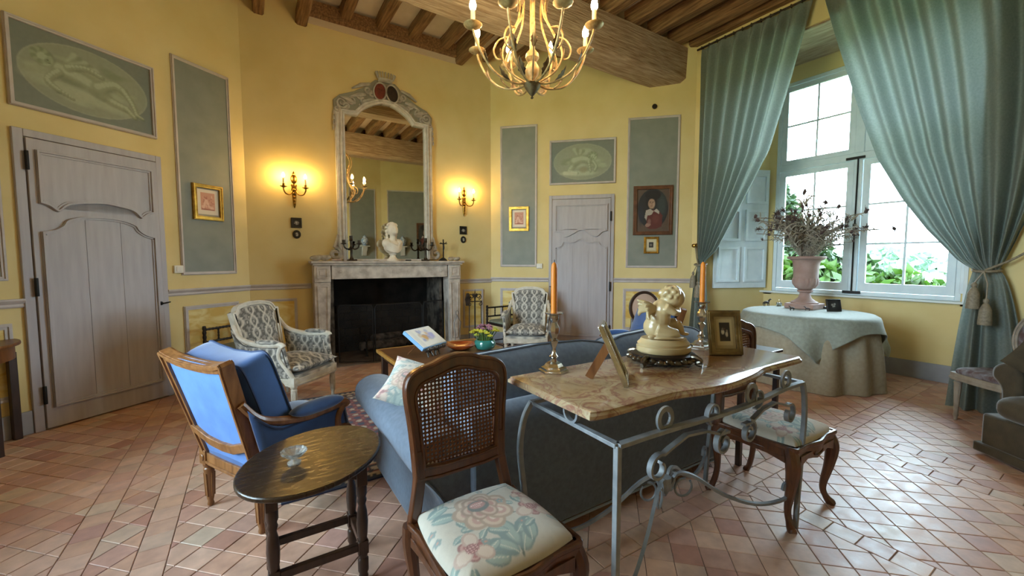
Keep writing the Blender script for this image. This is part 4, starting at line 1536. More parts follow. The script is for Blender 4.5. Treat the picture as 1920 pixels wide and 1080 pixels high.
# ================================================================= CHANDELIER
M_chan = mat('antique_cream_gilt_metal', '#C9AC78', .5, .35, col2='#8C6C40', scale=24)
M_leafm = mat('bronzed_leaf', '#7A6546', .55, .5, col2='#4A3B28', scale=24)
ch = thing('chandelier', 'antique cream metal chandelier with eight lit candle bulbs and leafy arms', 'chandelier', (1.79, 2.54, 2.62), CAM_YAW - R(90))
obj('finial', MB().lathe([(.001, -.02), (.012, -.012), (.006, 0), (.02, .015), (.055, .06), (.065, .085), (.03, .10)], 14), M_leafm, ch)
obj('column', MB().lathe([(.018, .10), (.02, .12), (.045, .15), (.052, .20), (.03, .24), (.05, .27), (.046, .30), (.02, .33), (.018, .45), (.02, 1.2), (.012, 1.3)], 14), M_chan, ch)
chn = MB()
for i in range(26):                                    # chain up to the joists
    z = 1.30 + i * .034
    M_ = Matrix.Rotation(R(90) * (i % 2), 4, 'Z')
    chn.join(MB().tube([(.011 * math.cos(a), 0, z + .022 * math.sin(a)) for a in np.linspace(0, 2 * PI, 11)[:-1]], .004, 5, True), M_)
obj('chain', chn, M_leafm, ch)


def leafmesh(p, d, ln, wd):
    """small curled acanthus leaf at p along direction d"""
    d = Vector(d).normalized()
    sd = d.cross(Vector((0, 0, 1)))
    sd = sd.normalized() if sd.length > .1 else Vector((1, 0, 0))
    up_ = sd.cross(d)

    def f(u, v):
        t = v
        wv = wd * math.sin(PI * min(1, t * .92 + .08)) * (1 + .25 * math.sin(t * 22))
        return Vector(p) + d * (ln * t) + sd * (wv * (u - .5) * 2) + up_ * (ln * .35 * t * t - abs(u - .5) * wd * .5)
    return MB().grid(f, 5, 9)


for k in range(8):
    a = R(22.5 + 45 * k)
    ca, sa = math.cos(a), math.sin(a)
    P = lambda r, z: (r * ca, r * sa, z)
    path = smoothpath([P(.04, .09), P(.14, .075), P(.27, .11), P(.37, .21), P(.43, .32), P(.45, .385)], 5)
    arm = obj('arm', MB().tube(path, .0085, 7), M_chan, ch)
    obj('leaf', leafmesh(P(.17, .085), P(1, .55), .12, .026), M_leafm, arm, solid=.002)
    obj('leaf', leafmesh(P(.33, .17), P(1, 1.3), .10, .022), M_leafm, arm, solid=.002)
    obj('drip_pan', MB().lathe([(.012, 0), (.03, .008), (.062, .026), (.065, .032), (.05, .027), (.015, .022)], 16, P(.45, .38), rad=lambda q, z: 1 + (.06 * math.sin(8 * q) if z > .02 else 0)), M_chan, arm)
    sl = obj('candle_sleeve', MB().lathe([(.016, 0), (.016, .10)], 12, P(.45, .405)), M_ivory, ch)
    obj('bulb', MB().lathe([(.010, 0), (.020, .012), (.0245, .030), (.020, .055), (.010, .08), (.001, .098)], 12, P(.45, .505)), M_bulb, sl)
    a2 = a + R(22.5)
    c2, s2 = math.cos(a2), math.sin(a2)
    Q = lambda r, z: (r * c2, r * s2, z)
    path = smoothpath([Q(.05, .10), Q(.17, .18), Q(.22, .30), Q(.17, .42), Q(.10, .55), Q(.10, .72), Q(.17, .90), Q(.13, 1.05), Q(.03, 1.15)], 5)
    stm = obj('stem', MB().tube(path, .0075, 7), M_chan, ch)
    scp = smoothpath([Q(.17, .42), Q(.24, .40), Q(.28, .33), Q(.26, .27), Q(.215, .26)], 5)
    obj('scroll', MB().tube(scp, [.007] * (len(scp) - 2) + [.006, .003], 6), M_chan, stm)
    obj('leaf', leafmesh(Q(.21, .25), Q(.6, 1), .09, .022), M_leafm, stm, solid=.002)
    obj('leaf', leafmesh(Q(.11, .6), Q(-.2, 1), .09, .02), M_leafm, stm, solid=.002)
# ================================================================= SEATING
def dam(u, v):
    """grey ogee damask"""
    U, V = u / .15, v / .235
    d1 = np.abs(np.mod(U + .25 * np.cos(2 * PI * V), 1) - .5)
    d2 = np.abs(np.mod(U - .25 * np.cos(2 * PI * V), 1) - .5)
    d = np.minimum(d1, d2)
    mo = np.cos(2 * PI * U * 2) * np.cos(2 * PI * V * 2 + .6) + .6 * np.cos(2 * PI * (U * 5 + V * 3)) * np.cos(2 * PI * (U * 5 - V * 3))
    L_, D_, M_ = np.array(lin('#CCC6B8')), np.array(lin('#66645F')), np.array(lin('#9A968E'))
    k = np.clip((mo + .15) * 4, 0, 1)[:, None]
    c = D_ * k + M_ * (1 - k)
    k2 = np.clip((mo - .9) * 5, 0, 1)[:, None]
    c = c * (1 - k2) + L_ * k2
    l = np.clip((.085 - d) * 22, 0, 1)[:, None]
    return c * (1 - l) + L_ * l


def upholster(name, mb, fab, parent, ax=(0, 2), **kw):
    if callable(fab):
        me = mb if isinstance(mb, bpy.types.Mesh) else mesh_of(name, mb, True)
        paint(me, lambda co: fab(co[:, ax[0]], co[:, ax[1]]))
        return obj(name, me, M_cloth_art, parent, **kw)
    return obj(name, mb, fab, parent, **kw)


def slabgrid(outline_fn, nx, nz, y0, bulge):
    """puffed panel: outline_fn(u,v)->(x,z), bulging towards -y"""
    def f(u, v):
        x, z = outline_fn(u, v)
        b = (max(0, 1 - (2 * u - 1) ** 4)) * (max(0, 1 - (2 * v - 1) ** 4))
        return (x, y0 - bulge * b, z)
    return MB().grid(f, nx, nz)


def bergere(label, loc, rz, wood, fab, fab_back, piping, top, group, zarm=.62, H=.96, lean=14, cush=None, hb=.285, cross=False):
    t = thing('armchair', label, 'armchair', loc, rz, group)
    seatz = .33
    for sx in (-1, 1):
        for sy, lx in ((-1, .275), (1, .255)):
            lg = MB().lathe([(.013, 0), (.018, .012), (.014, .03), (.019, .05), (.026, .20), (.029, .225), (.022, .235), (.030, .245), (.030, .26)], 12, (sx * lx, sy * .27, 0))
            for k in range(6):
                a = 2 * PI * k / 6
                lg.tube([(sx * lx + .021 * math.cos(a), sy * .27 + .021 * math.sin(a), .06), (sx * lx + .026 * math.cos(a), sy * .27 + .026 * math.sin(a), .2)], .004, 5)
            lg.box((sx * lx, sy * .27, .30), (.064, .064, .085))
            ro = MB().lathe([(.022, 0), (.02, .006), (.008, .009)], 10).xf(Matrix.Rotation(R(90) if sy < 0 else R(-90), 4, 'X')).xf(Matrix.Translation((sx * lx, sy * .302, .30)))
            lg.join(ro)
            obj('leg', lg, wood, t, bev=.003)
    fo = smoothpath([(-.30, -.24), (-.28, -.30), (-.14, -.325), (0, -.335), (.14, -.325), (.28, -.30), (.30, -.24), (.29, .0), (.28, .25), (.26, .29), (0, .30), (-.26, .29), (-.28, .25), (-.29, 0)], 3, True)
    obj('seat_rail', MB().ring(fo, inset(fo, .05), .262, .33, 'z').ring(inset(fo, -.008), inset(fo, .01), .27, .285, 'z'), wood, t, bev=.004)
    upholster('seat_platform', MB().prism(inset(fo, .012), .328, .36), fab, t, (0, 1), bev=.008)
    # back frame, built upright then leaned
    ML = Matrix.Translation((0, .275, .36)) @ Matrix.Rotation(R(-lean), 4, 'X')
    hh = (H - .36) / math.cos(R(lean))
    right = [(p[0] * hb, p[1] * hh) for p in top]
    zb_ = -.075 if cross else -.03
    outer = [(.86 * hb, zb_)] + right + [(-p[0], p[1]) for p in reversed(right)] + [(-.86 * hb, zb_)]
    inner = inset(outer, .042)
    bk = obj('back_frame', MB().ring(outer, inner, -.025, .025).ring(inset(outer, .004), inset(outer, .02), -.034, .034).xf(ML), wood, t, bev=.004)
    zs = [p[1] for p in inner]
    xm = max(p[0] for p in inner)
    z0_, z1_ = min(zs), max(zs)

    def outl(u, v):
        z = z0_ + (z1_ - z0_) * v
        # width of the inner outline at this height
        xs = [0.02]
        for i in range(len(inner)):
            (xa, za), (xb, zb) = inner[i - 1], inner[i]
            if (za - z) * (zb - z) <= 0 and abs(za - zb) > 1e-6:
                xs.append(abs(xa + (xb - xa) * (z - za) / (zb - za)))
        return (max(xs) * (2 * u - 1) * 1.01, z)
    nn = 46 if callable(fab) else 18
    upholster('back_upholstery', slabgrid(outl, nn, int(nn * 1.2), -.012, .035).xf(ML), fab, t, (0, 2))
    upholster('back_panel', slabgrid(outl, 14, 14, .012, -.006).xf(ML), fab_back, t, (0, 2))
    if cross:
        # outside back: shaped lower cross rail and the strip of cloth under it
        cr2 = MB().prism([(-.255, .16), (-.12, .115), (0, .105), (.12, .115), (.255, .16), (.255, .11), (.12, .06), (0, .05), (-.12, .06), (-.255, .11)], .010, .034, 'y')
        obj('cross_rail', cr2.xf(ML), wood, t, bev=.004)
    bz = lambda z: .275 + (z - .36) * math.tan(R(lean))
    for sx in (-1, 1):
        x = sx * (hb - .005)
        pth = smoothpath([(x, bz(zarm + .18) - .01, zarm + .16), (sx * .30, bz(zarm) - .06, zarm + .05), (sx * .315, .08, zarm), (sx * .32, -.08, zarm + .002), (sx * .325, -.19, zarm + .01), (sx * .325, -.215, zarm - .012)], 5)
        ar = obj('arm', MB().tube(pth, [.02 + .006 * min(1, i / 12) for i in range(len(pth))], 9), wood, t)
        obj('arm_support', MB().tube(smoothpath([(sx * .325, -.195, zarm), (sx * .318, -.16, zarm - .07), (sx * .312, -.17, zarm - .14), (sx * .30, -.24, .40), (sx * .285, -.275, .33)], 5), .021, 9), wood, t)
        pd = (cushion(.09, .33, .075, .8, .6, 30, 14) if cross else cushion(.065, .26, .05, .8, .6, 30, 14)).xf(Matrix.Translation((sx * .32, -.05 if not cross else -.03, zarm + (.038 if cross else .028))))
        upholster('arm_pad', pd, fab, t, (1, 0))

        def side(u, v, sx=sx):
            y = .26 - .47 * u + (.0 if v < .5 else .0)
            zt = zarm - .012 + .14 * max(0, (.28 - u) / .28) ** 2
            z = .335 + (zt - .335) * v
            yy = y + (z - .36) * math.tan(R(lean)) * (1 - u) - .06 * u * (1 - v) * 1.0
            return (sx * (.283 + .03 * v - .02 * math.sin(PI * u) * 0 + .012 * math.sin(PI * u) * math.sin(PI * v)), yy, z)
        nn2 = 40 if callable(fab) else 14
        upholster('side_panel', MB().grid(side, nn2, nn2), fab, t, (1, 2), solid=.022)
        if piping is not None:
            e = [side(u, 1) for u in np.linspace(.03, .97, 14)] + [side(.97, v) for v in np.linspace(.97, .03, 8)]
            obj('braid', MB().tube([(p[0] + sx * .012, p[1], p[2] - .01) for p in e], .0055, 6), piping, t)
    sc_ = cushion(.52, .54, .15, .45, .35, 70 if callable(fab) else 36, 30 if callable(fab) else 16).xf(Matrix.Translation((0, -.045, .415)))
    if callable(fab):
        sc_ = pillow(.57, .57, .19, 64).xf(Matrix.Rotation(R(90), 4, 'X')).xf(Matrix.Translation((0, -.05, .415)))
    so = upholster('seat_cushion', sc_, fab, t, (0, 1))
    if piping is not None and not callable(fab):
        obj('piping', MB().tube([(.262 * sgnpow(math.cos(a), .35), -.045 + .272 * sgnpow(math.sin(a), .35), .415) for a in np.linspace(0, 2 * PI, 49)[:-1]], .006, 6, True), piping, so)
    if cush:
        M_ = Matrix.Translation((0, bz(.75) - .165, .70)) @ Matrix.Rotation(R(-lean - 4), 4, 'X')

        pc = boxcush(.54, .48, .20)
        for i_, p_ in enumerate(pc.v):                  # sag and dog-ears
            x_, y_, z_ = p_
            z_ += (.045 * abs(x_ / .27) ** 3 - .012) * (z_ > 0) + .012 * math.sin(9 * x_ + 5 * y_)
            pc.v[i_] = (x_ * (1 + .10 * z_), y_ + .012 * math.sin(7 * x_ + 4 * z_), z_)
        # stand the pillow up: its broad faces look front and back
        po = obj('back_pillow', pc.xf(M_), cush, t)
        for yy in (-.07, .07):
            ring_ = [M_ @ Vector((q_.x * (1 + .10 * q_.z), q_.y + .012 * math.sin(7 * q_.x + 4 * q_.z), q_.z + (.045 * abs(q_.x / .27) ** 3 - .012) * (q_.z > 0) + .012 * math.sin(9 * q_.x + 5 * q_.y))) for q_ in boxring(.545, .485, yy)]
            obj('piping', MB().tube(ring_, .006, 6, True), piping, po)
    return t


TOP_SHOULDER = [(.88, .3), (.98, .80), (1.0, .86), (.86, .865), (.80, .92), (.70, .955), (.45, .985), (.2, .998)]
TOP_FLAT = [(.92, .3), (1.02, .90), (1.05, .975), (1.0, 1.0), (.8, .972), (.5, .952), (.2, .945)]
M_braid = mat('dark_grey_braid', '#57544F', .8)
M_navy = mat('navy_piping', '#1E3152', .7)
bergere('white-painted bergere armchair in grey damask, left of the fireplace', (.30, 4.60, .0), R(45), M_white_paint, dam, dam, M_braid, TOP_SHOULDER, 'white damask armchairs', .64, 1.01, 13)
bergere('white-painted bergere armchair in grey damask, by the far door', (3.38, 4.90, 0), R(-40), M_white_paint, dam, dam, M_braid, TOP_SHOULDER, 'white damask armchairs', .64, 1.01, 13)
bergere('blue velvet bergere with honey wood frame beside the oval table', (.115, 2.785, 0), R(118.7), M_oak, M_bluevel, M_bluevel_l, M_navy, TOP_FLAT, 'blue velvet armchairs', .56, .945, 15, M_bluevel, .30, True)
bergere('blue velvet bergere beyond the sofa, half hidden by the cherub', (3.37, 2.97, 0), R(-118.7), M_wood, M_bluevel, M_bluevel_l, M_navy, TOP_FLAT, 'blue velvet armchairs', .56, .945, 15, M_bluevel, .30, True)


# ---------------------------------------------------------------- cane chairs with flowered seats
def floral(n=260):
    cv = Cv(.5, .46, '#BFB7A7', n)
    cv.grain(.05, 2, 7)
    cv.grain(.03, 5, 2)

    def leaf(x, y, ln, a, c1, c2, wd=.28):
        ca, sa = math.cos(R(a)), math.sin(R(a))
        cv.ell(x + ca * ln / 2, y + sa * ln / 2, ln / 2, ln * wd, c1, a, .12)
        cv.ell(x + ca * ln * .5 + sa * ln * .06, y + sa * ln * .5 - ca * ln * .06, ln * .42, ln * wd * .55, c2, a, .3)
        cv.line([(x, y), (x + ca * ln * .9, y + sa * ln * .9)], .0016, '#C9C6B4', .5)

    def petals(x, y, r_, n_, cols, rad, ph=0):
        for i in range(n_):
            a = 2 * PI * i / n_ + ph
            px, py = x + rad * math.cos(a), y + rad * math.sin(a)
            for j, c in enumerate(cols):
                k = 1 - .25 * j
                cv.ell(px + .002 * j, py, r_ * k, r_ * .8 * k, c, math.degrees(a), .1)
    stem = '#5C6F6B'
    cv.line([(.25, .29), (.24, .20), (.27, .08), (.25, .02)], .004, stem, .5)
    cv.line([(.25, .22), (.36, .19), (.43, .18)], .003, stem, .5)
    cv.line([(.24, .19), (.13, .13), (.09, .11)], .003, stem, .5)
    cv.line([(.26, .34), (.35, .37), (.43, .38)], .003, stem, .5)
    cv.line([(.22, .32), (.12, .37), (.06, .36)], .003, stem, .5)
    dk, md, lt = '#4D6465', '#6F8886', '#93A59C'
    for x, y, l, a in ((.05, .36, .09, 10), (.10, .38, .08, 60), (.05, .33, .1, -20), (.09, .41, .06, 130), (.40, .40, .08, 20), (.42, .37, .08, -40), (.38, .42, .06, 100), (.44, .41, .05, 60),
                       (.13, .42, .05, 30), (.20, .42, .045, 160), (.27, .43, .05, 20), (.31, .42, .04, 70),
                       (.26, .03, .13, 50), (.25, .05, .14, 88), (.24, .03, .11, 130), (.28, .10, .10, 30), (.26, .12, .08, 145), (.31, .05, .1, 62),
                       (.40, .24, .06, 100), (.37, .25, .05, 150), (.35, .23, .05, 200), (.17, .20, .06, 170), (.14, .22, .05, 110), (.19, .17, .05, 220), (.11, .19, .05, 200),
                       (.05, .10, .06, 200), (.12, .06, .09, -20), (.14, .08, .07, 20), (.07, .05, .06, 260), (.44, .13, .05, -40), (.47, .2, .05, 30), (.38, .13, .06, 200)):
        leaf(x, y, l, a, dk if (int(l * 1000) % 2) else md, md if (int(l * 1000) % 2) else lt)
    # big central bloom
    petals(.24, .275, .062, 7, ['#A88E78', '#C9AF98', '#B98E80', '#D4C0AC'], .060, .3)
    petals(.24, .295, .045, 6, ['#9C7F6C', '#C2A48F', '#AE7E72'], .035, 0)
    cv.ell(.24, .305, .045, .036, '#59605C', 0, .1)
    cv.ell(.24, .312, .034, .022, '#A8736C', 0, .2)
    for i in range(14):
        cv.ell(.215 + .008 * (i % 7), .306 + .012 * (i // 7), .003, .003, '#D9B5A6')
    for cx_, cy_, s in ((.42, .195, 1.0), (.105, .115, .95), (.43, .30, .5)):
        petals(cx_, cy_, .030 * s, 6, ['#8F5A57', '#B98A80', '#9E5F5C'], .026 * s, .2)
        petals(cx_, cy_, .038 * s, 3, ['#B79B8C', '#CDB8A6'], .045 * s, 3.4)
        cv.ell(cx_, cy_ + .004, .026 * s, .022 * s, '#8C4F50')
        for i in range(16):
            cv.ell(cx_ - .018 * s + .012 * s * (i % 4), cy_ - .012 * s + .010 * s * (i // 4), .0032 * s, .0032 * s, '#CFA096')
    for x, y in ((.17, .41), (.23, .43), (.30, .40), (.33, .29), (.16, .12), (.33, .14), (.47, .33), (.03, .23), (.03, .28)):
        petals(x, y, .008, 5, ['#7C8C88'], .009)
        cv.ell(x, y, .005, .005, '#B98A7A')
    return cv


FLO = floral()
FLO.a = FLO.a * .78 + np.array(lin('#A9A498')) * .22


def cane_sheet(inside, x0, x1, z0, z1, pitch=.0160):
    """woven cane as a pierced sheet (octagonal holes), only where inside(x,z)"""
    mb = MB()
    nx, nz = int((x1 - x0) / pitch), int((z1 - z0) / pitch)
    for i in range(nx):
        for j in range(nz):
            cx_, cz_ = x0 + (i + .5) * pitch, z0 + (j + .5) * pitch
            if not inside(cx_, cz_):
                continue
            h = pitch / 2
            q_ = pitch * .34
            o = [(h, 0), (h, h), (0, h), (-h, h), (-h, 0), (-h, -h), (0, -h), (h, -h)]
            n_ = [(q_, 0), (q_ * .6, q_ * .6), (0, q_), (-q_ * .6, q_ * .6), (-q_, 0), (-q_ * .6, -q_ * .6), (0, -q_), (q_ * .6, -q_ * .6)]
            V = [(cx_ + a, -.0012 * ((i + j) % 2), cz_ + b) for a, b in o] + [(cx_ + a, 0, cz_ + b) for a, b in n_]
            mb.add(V, [(k, (k + 1) % 8, 8 + (k + 1) % 8, 8 + k) for k in range(8)])
    return mb


def cane_chair(label, loc, rz, wood):
    t = thing('cane_chair', label, 'chair', loc, rz, 'cane-backed dining chairs')
    M_ = Matrix.Translation((0, .215, 0)) @ Matrix.Translation((0, 0, .45)) @ Matrix.Rotation(R(-4), 4, 'X') @ Matrix.Translation((0, 0, -.45))
    hw = [(.20, .585), (.205, .68), (.214, .80), (.226, .90), (.224, .955), (.205, .99), (.165, 1.012), (.11, 1.025), (.06, 1.043), (0, 1.052)]
    right = smoothpath(hw, 3)
    outer = right + [(-p[0], p[1]) for p in reversed(right[:-1])]
    outer = outer + [(-.1, .575), (.1, .575)]
    ih = [(.155, .64), (.158, .70), (.165, .80), (.176, .88), (.174, .915), (.155, .942), (.12, .955), (.08, .965), (.04, .978), (0, .985)]
    ri = smoothpath(ih, 3)
    inner = ri + [(-p[0], p[1]) for p in reversed(ri[:-1])] + [(-.08, .632), (.08, .632)]
    bf = obj('back_frame', MB().ring(outer, inner, -.016, .018).ring(inset(outer, .002), inset(outer, .016), -.022, .022).ring(inset(inner, -.016), inset(inner, -.004), -.022, .0).xf(M_), wood, t, bev=.004)

    def ins(x, z):
        n_ = len(inner)
        c = False
        for i in range(n_):
            (xa, za), (xb, zb) = inner[i - 1], inner[i]
            if (za > z) != (zb > z) and x < (xb - xa) * (z - za) / (zb - za) + xa:
                c = not c
        return c
    obj('cane_panel', cane_sheet(lambda x, z: ins(x * .985, (z - .8) * .985 + .8), -.18, .18, .63, .99).xf(M_), M_cane, t, solid=.0018, kind='stuff', smooth=False)
    for sx in (-1, 1):
        obj('stile', MB().tube(smoothpath([(sx * .186, .233, .70), (sx * .180, .226, .62), (sx * .186, .220, .56), (sx * .202, .214, .48), (sx * .214, .212, .42), (sx * .218, .215, .36)], 4), 1, flat=(.019, .020)), wood, t, bev=.005)
        obj('leg', MB().tube(smoothpath([(sx * .222, .212, .43), (sx * .222, .214, .34), (sx * .205, .212, .16), (sx * .212, .236, .04), (sx * .222, .262, .0)], 5), [.030] * 4 + [.029, .027, .025, .023, .021, .019] + [.017] * 6 + [.017, .018, .019, .020, .019], 9), wood, t)
        obj('leg', MB().tube(smoothpath([(sx * .215, -.185, .43), (sx * .236, -.212, .35), (sx * .232, -.205, .24), (sx * .212, -.185, .10), (sx * .225, -.205, .03), (sx * .245, -.23, .0)], 5), [.034, .034, .034, .035, .036, .036, .035, .033, .031, .029, .027, .025, .023, .021, .019, .018, .017, .017, .017, .018, .020, .022, .023, .023, .021, .018], 9), wood, t)
    fo = smoothpath([(.238, -.21), (.20, -.226), (.12, -.222), (.05, -.235), (0, -.242), (-.05, -.235), (-.12, -.222), (-.20, -.226), (-.238, -.21), (-.232, -.05), (-.222, .12), (-.215, .222), (0, .228), (.215, .222), (.222, .12), (.232, -.05)], 3, True)
    ra = obj('seat_rail', MB().ring(fo, inset(fo, .05), .385, .442, 'z').ring(inset(fo, -.007), inset(fo, .012), .425, .447, 'z'), wood, t, bev=.005)
    # shaped front apron with a carved oval
    ap = MB().prism([(-.20, .40), (.20, .40), (.20, .345), (.12, .37), (.06, .36), (0, .345), (-.06, .36), (-.12, .37), (-.20, .345)], -.232, -.205, 'y')
    ap.tube([(p[0], -.234, p[1]) for p in [(.05 * math.cos(a), .385 + .02 * math.sin(a)) for a in np.linspace(0, 2 * PI, 20)[:-1]]], .005, 6, True)
    obj('apron_carving', ap, wood, ra, bev=.003)
    for sx in (-1, 1):
        obj('side_apron', MB().prism([(-.19, .40), (.2, .40), (.2, .36), (.08, .375), (-.08, .37), (-.19, .345)], sx * .222 - .011, sx * .222 + .011, 'x'), wood, ra, bev=.003)

    def dome(u, v):
        a = (2 * u - 1)
        b = (2 * v - 1)
        # square -> rounded square
        x = a * math.sqrt(max(0, 1 - b * b * .16))
        y = b * math.sqrt(max(0, 1 - a * a * .16))
        e = max(abs(a), abs(b))
        z = .447 + .055 * (1 - e ** 6) ** .5 * (1 - .28 * (x * x + y * y) / 2)
        return (x * (.228 - .012 * (v - .2)), -.003 + y * .222, z)
    me = mesh_of('seat_pad', MB().grid(dome, 120, 110), True, 80)
    paint(me, lambda co: FLO.sample((co[:, 0] + .235) / .47, (co[:, 1] + .225) / .45))
    obj('seat_pad', me, M_cloth_art, t)
    return t


M_wal2 = mat('red_walnut', '#5F361B', .32, col2='#3E2110', scale=9, stretch=(4, 4, .9), coat=.35)
cc = cane_chair('cane-backed walnut chair with a flowered seat in the foreground', (.70, 1.245, 0), R(2), M_wal2)
dup(cc, (2.575, 1.17, 0), R(0), 'cane-backed chair pushed in at the far end of the marble console')

# ---------------------------------------------------------------- sofa
sofa = thing('sofa', 'blue-grey linen sofa with scrolled arms, back turned to the marble console', 'sofa', (1.72, 2.12, 0))
obj('base', MB().bx(-1.0, 1.0, -.5, .58, .05, .30), M_sofa, sofa, bev=.02)
obj('back', MB().prism(smoothpath([(-.53, .06), (-.56, .35), (-.55, .66), (-.51, .735), (-.44, .735), (-.36, .60), (-.30, .30), (-.30, .06)], 3), -.93, .93, 'x'), M_sofa, sofa, bev=.015)
for x in (-.98, .98):
    obj('foot', MB().bx(x - .05, x + .05, -.5, -.4, 0, .06).bx(x - .05, x + .05, .45, .55, 0, .06), M_black_wood, sofa)
for sg in (-1, 1):
    ap = smoothpath([(sg * .84, .05), (sg * 1.055, .05), (sg * 1.05, .22), (sg * 1.06, .36), (sg * 1.06 + (-.06 if sg < 0 else 0), .46), (sg * 1.07 + (-.115 if sg < 0 else 0), .54), (sg * 1.07 + (-.105 if sg < 0 else 0), .63), (sg * 1.04 + (-.05 if sg < 0 else 0), .68), (sg * .98, .66), (sg * .90, .56), (sg * .86, .40)], 4, True)
    a = obj('arm', MB().prism(ap, -.535, .60, 'y'), M_sofa, sofa, bev=.03)
    ap2 = inset(ap, .012)
    for yy in (-.532, .598):
        obj('piping', MB().tube([(p[0], yy, p[1]) for p in ap2], .006, 6, True), M_sofa, a)
obj('hem_piping', MB().tube([(-1.05, .6, .055), (-1.05, -.53, .055), (1.05, -.53, .055), (1.05, .6, .055)], .008, 6), mat('pale_piping', '#8A95A2', .8), sofa)
for i, x in enumerate((-.43, .43)):
    s_ = obj('seat_cushion', cushion(.86, .85, .18, .4, .25, 40, 16).xf(Matrix.Translation((x, .17, .37))), M_sofa, sofa)
    obj('piping', MB().tube([(x + .432 * sgnpow(math.cos(a), .25), .17 + .427 * sgnpow(math.sin(a), .25), .37) for a in np.linspace(0, 2 * PI, 49)[:-1]], .006, 6, True), M_sofa, s_)
for i, (x, wdt) in enumerate(((-.40, 1.05), (.56, .95))):
    M_ = Matrix.Translation((x, -.32, .70)) @ Matrix.Rotation(R(-12), 4, 'X')

    sagz = lambda x, z: z + (.018 * math.cos(x * 4 / wdt) + .006 * math.sin(11 * x)) * (z > 0)
    pc = boxcush(wdt, .47, .22, .3)
    pc.v = [(x_, y_, sagz(x_, z_)) for x_, y_, z_ in pc.v]
    bc = obj('back_cushion', pc.xf(M_), M_sofa, sofa)
    for yy in (-.077, .077):
        obj('piping', MB().tube([M_ @ Vector((q_.x, q_.y, sagz(q_.x, q_.z))) for q_ in boxring(wdt * 1.005, .474, yy, .3)], .0065, 6, True), mat('slate_piping', '#4E5866', .8), bc)
# flowered pillow against the arm
pl = pillow(.37, .37, .16, 70)
pm = mesh_of('flowered_cushion', pl, True)
FL2 = floral(220)
FL2.a = FL2.a * .8 + np.array(lin('#E4E2DE')) * .2
paint(pm, lambda co: FL2.sample(np.mod((co[:, 0] + .22) / .30, 1), np.mod((co[:, 2] + .22) / .30, 1)))
po = obj('flowered_cushion', pm, M_cloth_art, label='white flowered cushion leaning on the sofa arm behind the cane chair', cat='cushion')
po.location = (.75, 2.13, .735)
po.rotation_mode = 'YXZ'
po.rotation_euler = (R(-60), R(42), R(8))

# ---------------------------------------------------------------- corner gallery chairs, medallion chairs
def bobbin(p0, p1, r_, n=9):
    a, b = Vector(p0), Vector(p1)
    pts, rs = [], []
    for i in range(n * 4 + 1):
        t_ = i / (n * 4)
        pts.append(a + (b - a) * t_)
        rs.append(r_ * (.72 + .28 * abs(math.sin(PI * n * t_))))
    return MB().tube(pts, rs, 8)


def corner_chair(label, loc, rz):
    """local: back along +y side, one side along +x; spool-turned gallery"""
    t = thing('corner_chair', label, 'chair', loc, rz, 'bobbin-turned corner chairs')
    Z = .70
    for x, y, h in ((-.23, .23, Z), (.23, .23, Z + .03), (.23, -.23, Z), (-.23, -.23, .43)):
        obj('post', bobbin((x, y, 0), (x, y, h), .02, 14), M_black_wood, t)
    obj('seat', MB().prism(rect(-.24, .24, -.24, .24), .40, .43), M_black_wood, t, bev=.006)
    obj('seat_pad', cushion(.46, .46, .06, .5, .3, 30, 12).xf(Matrix.Translation((0, 0, .45))), mat('sage_cloth', '#7F8471', .9, col2='#6E7462', scale=20), t)
    for z in (.66, .52):
        obj('rail', bobbin((-.23, .23, z), (.23, .23, z), .015, 12), M_black_wood, t)
        obj('rail', bobbin((.23, .23, z), (.23, -.23, z), .015, 12), M_black_wood, t)
    for k in (1, 2):
        x = -.23 + .46 * k / 3
        obj('spindle', bobbin((x, .23, .52), (x, .23, .66), .011, 4), M_black_wood, t)
        obj('spindle', bobbin((.23, x, .52), (.23, x, .66), .011, 4), M_black_wood, t)
    for z in (.12,):
        obj('stretcher', MB().tube([(-.23, -.23, z), (.23, -.23, z), (.23, .23, z), (-.23, .23, z)], .01, 6, True), M_black_wood, t)
    return t


co_ = corner_chair('dark bobbin-turned corner chair behind the left white armchair', (-.13, 5.53, 0), AL)
corner_chair('dark bobbin-turned corner chair behind the right white armchair', (3.42, 5.52, 0), R(5))


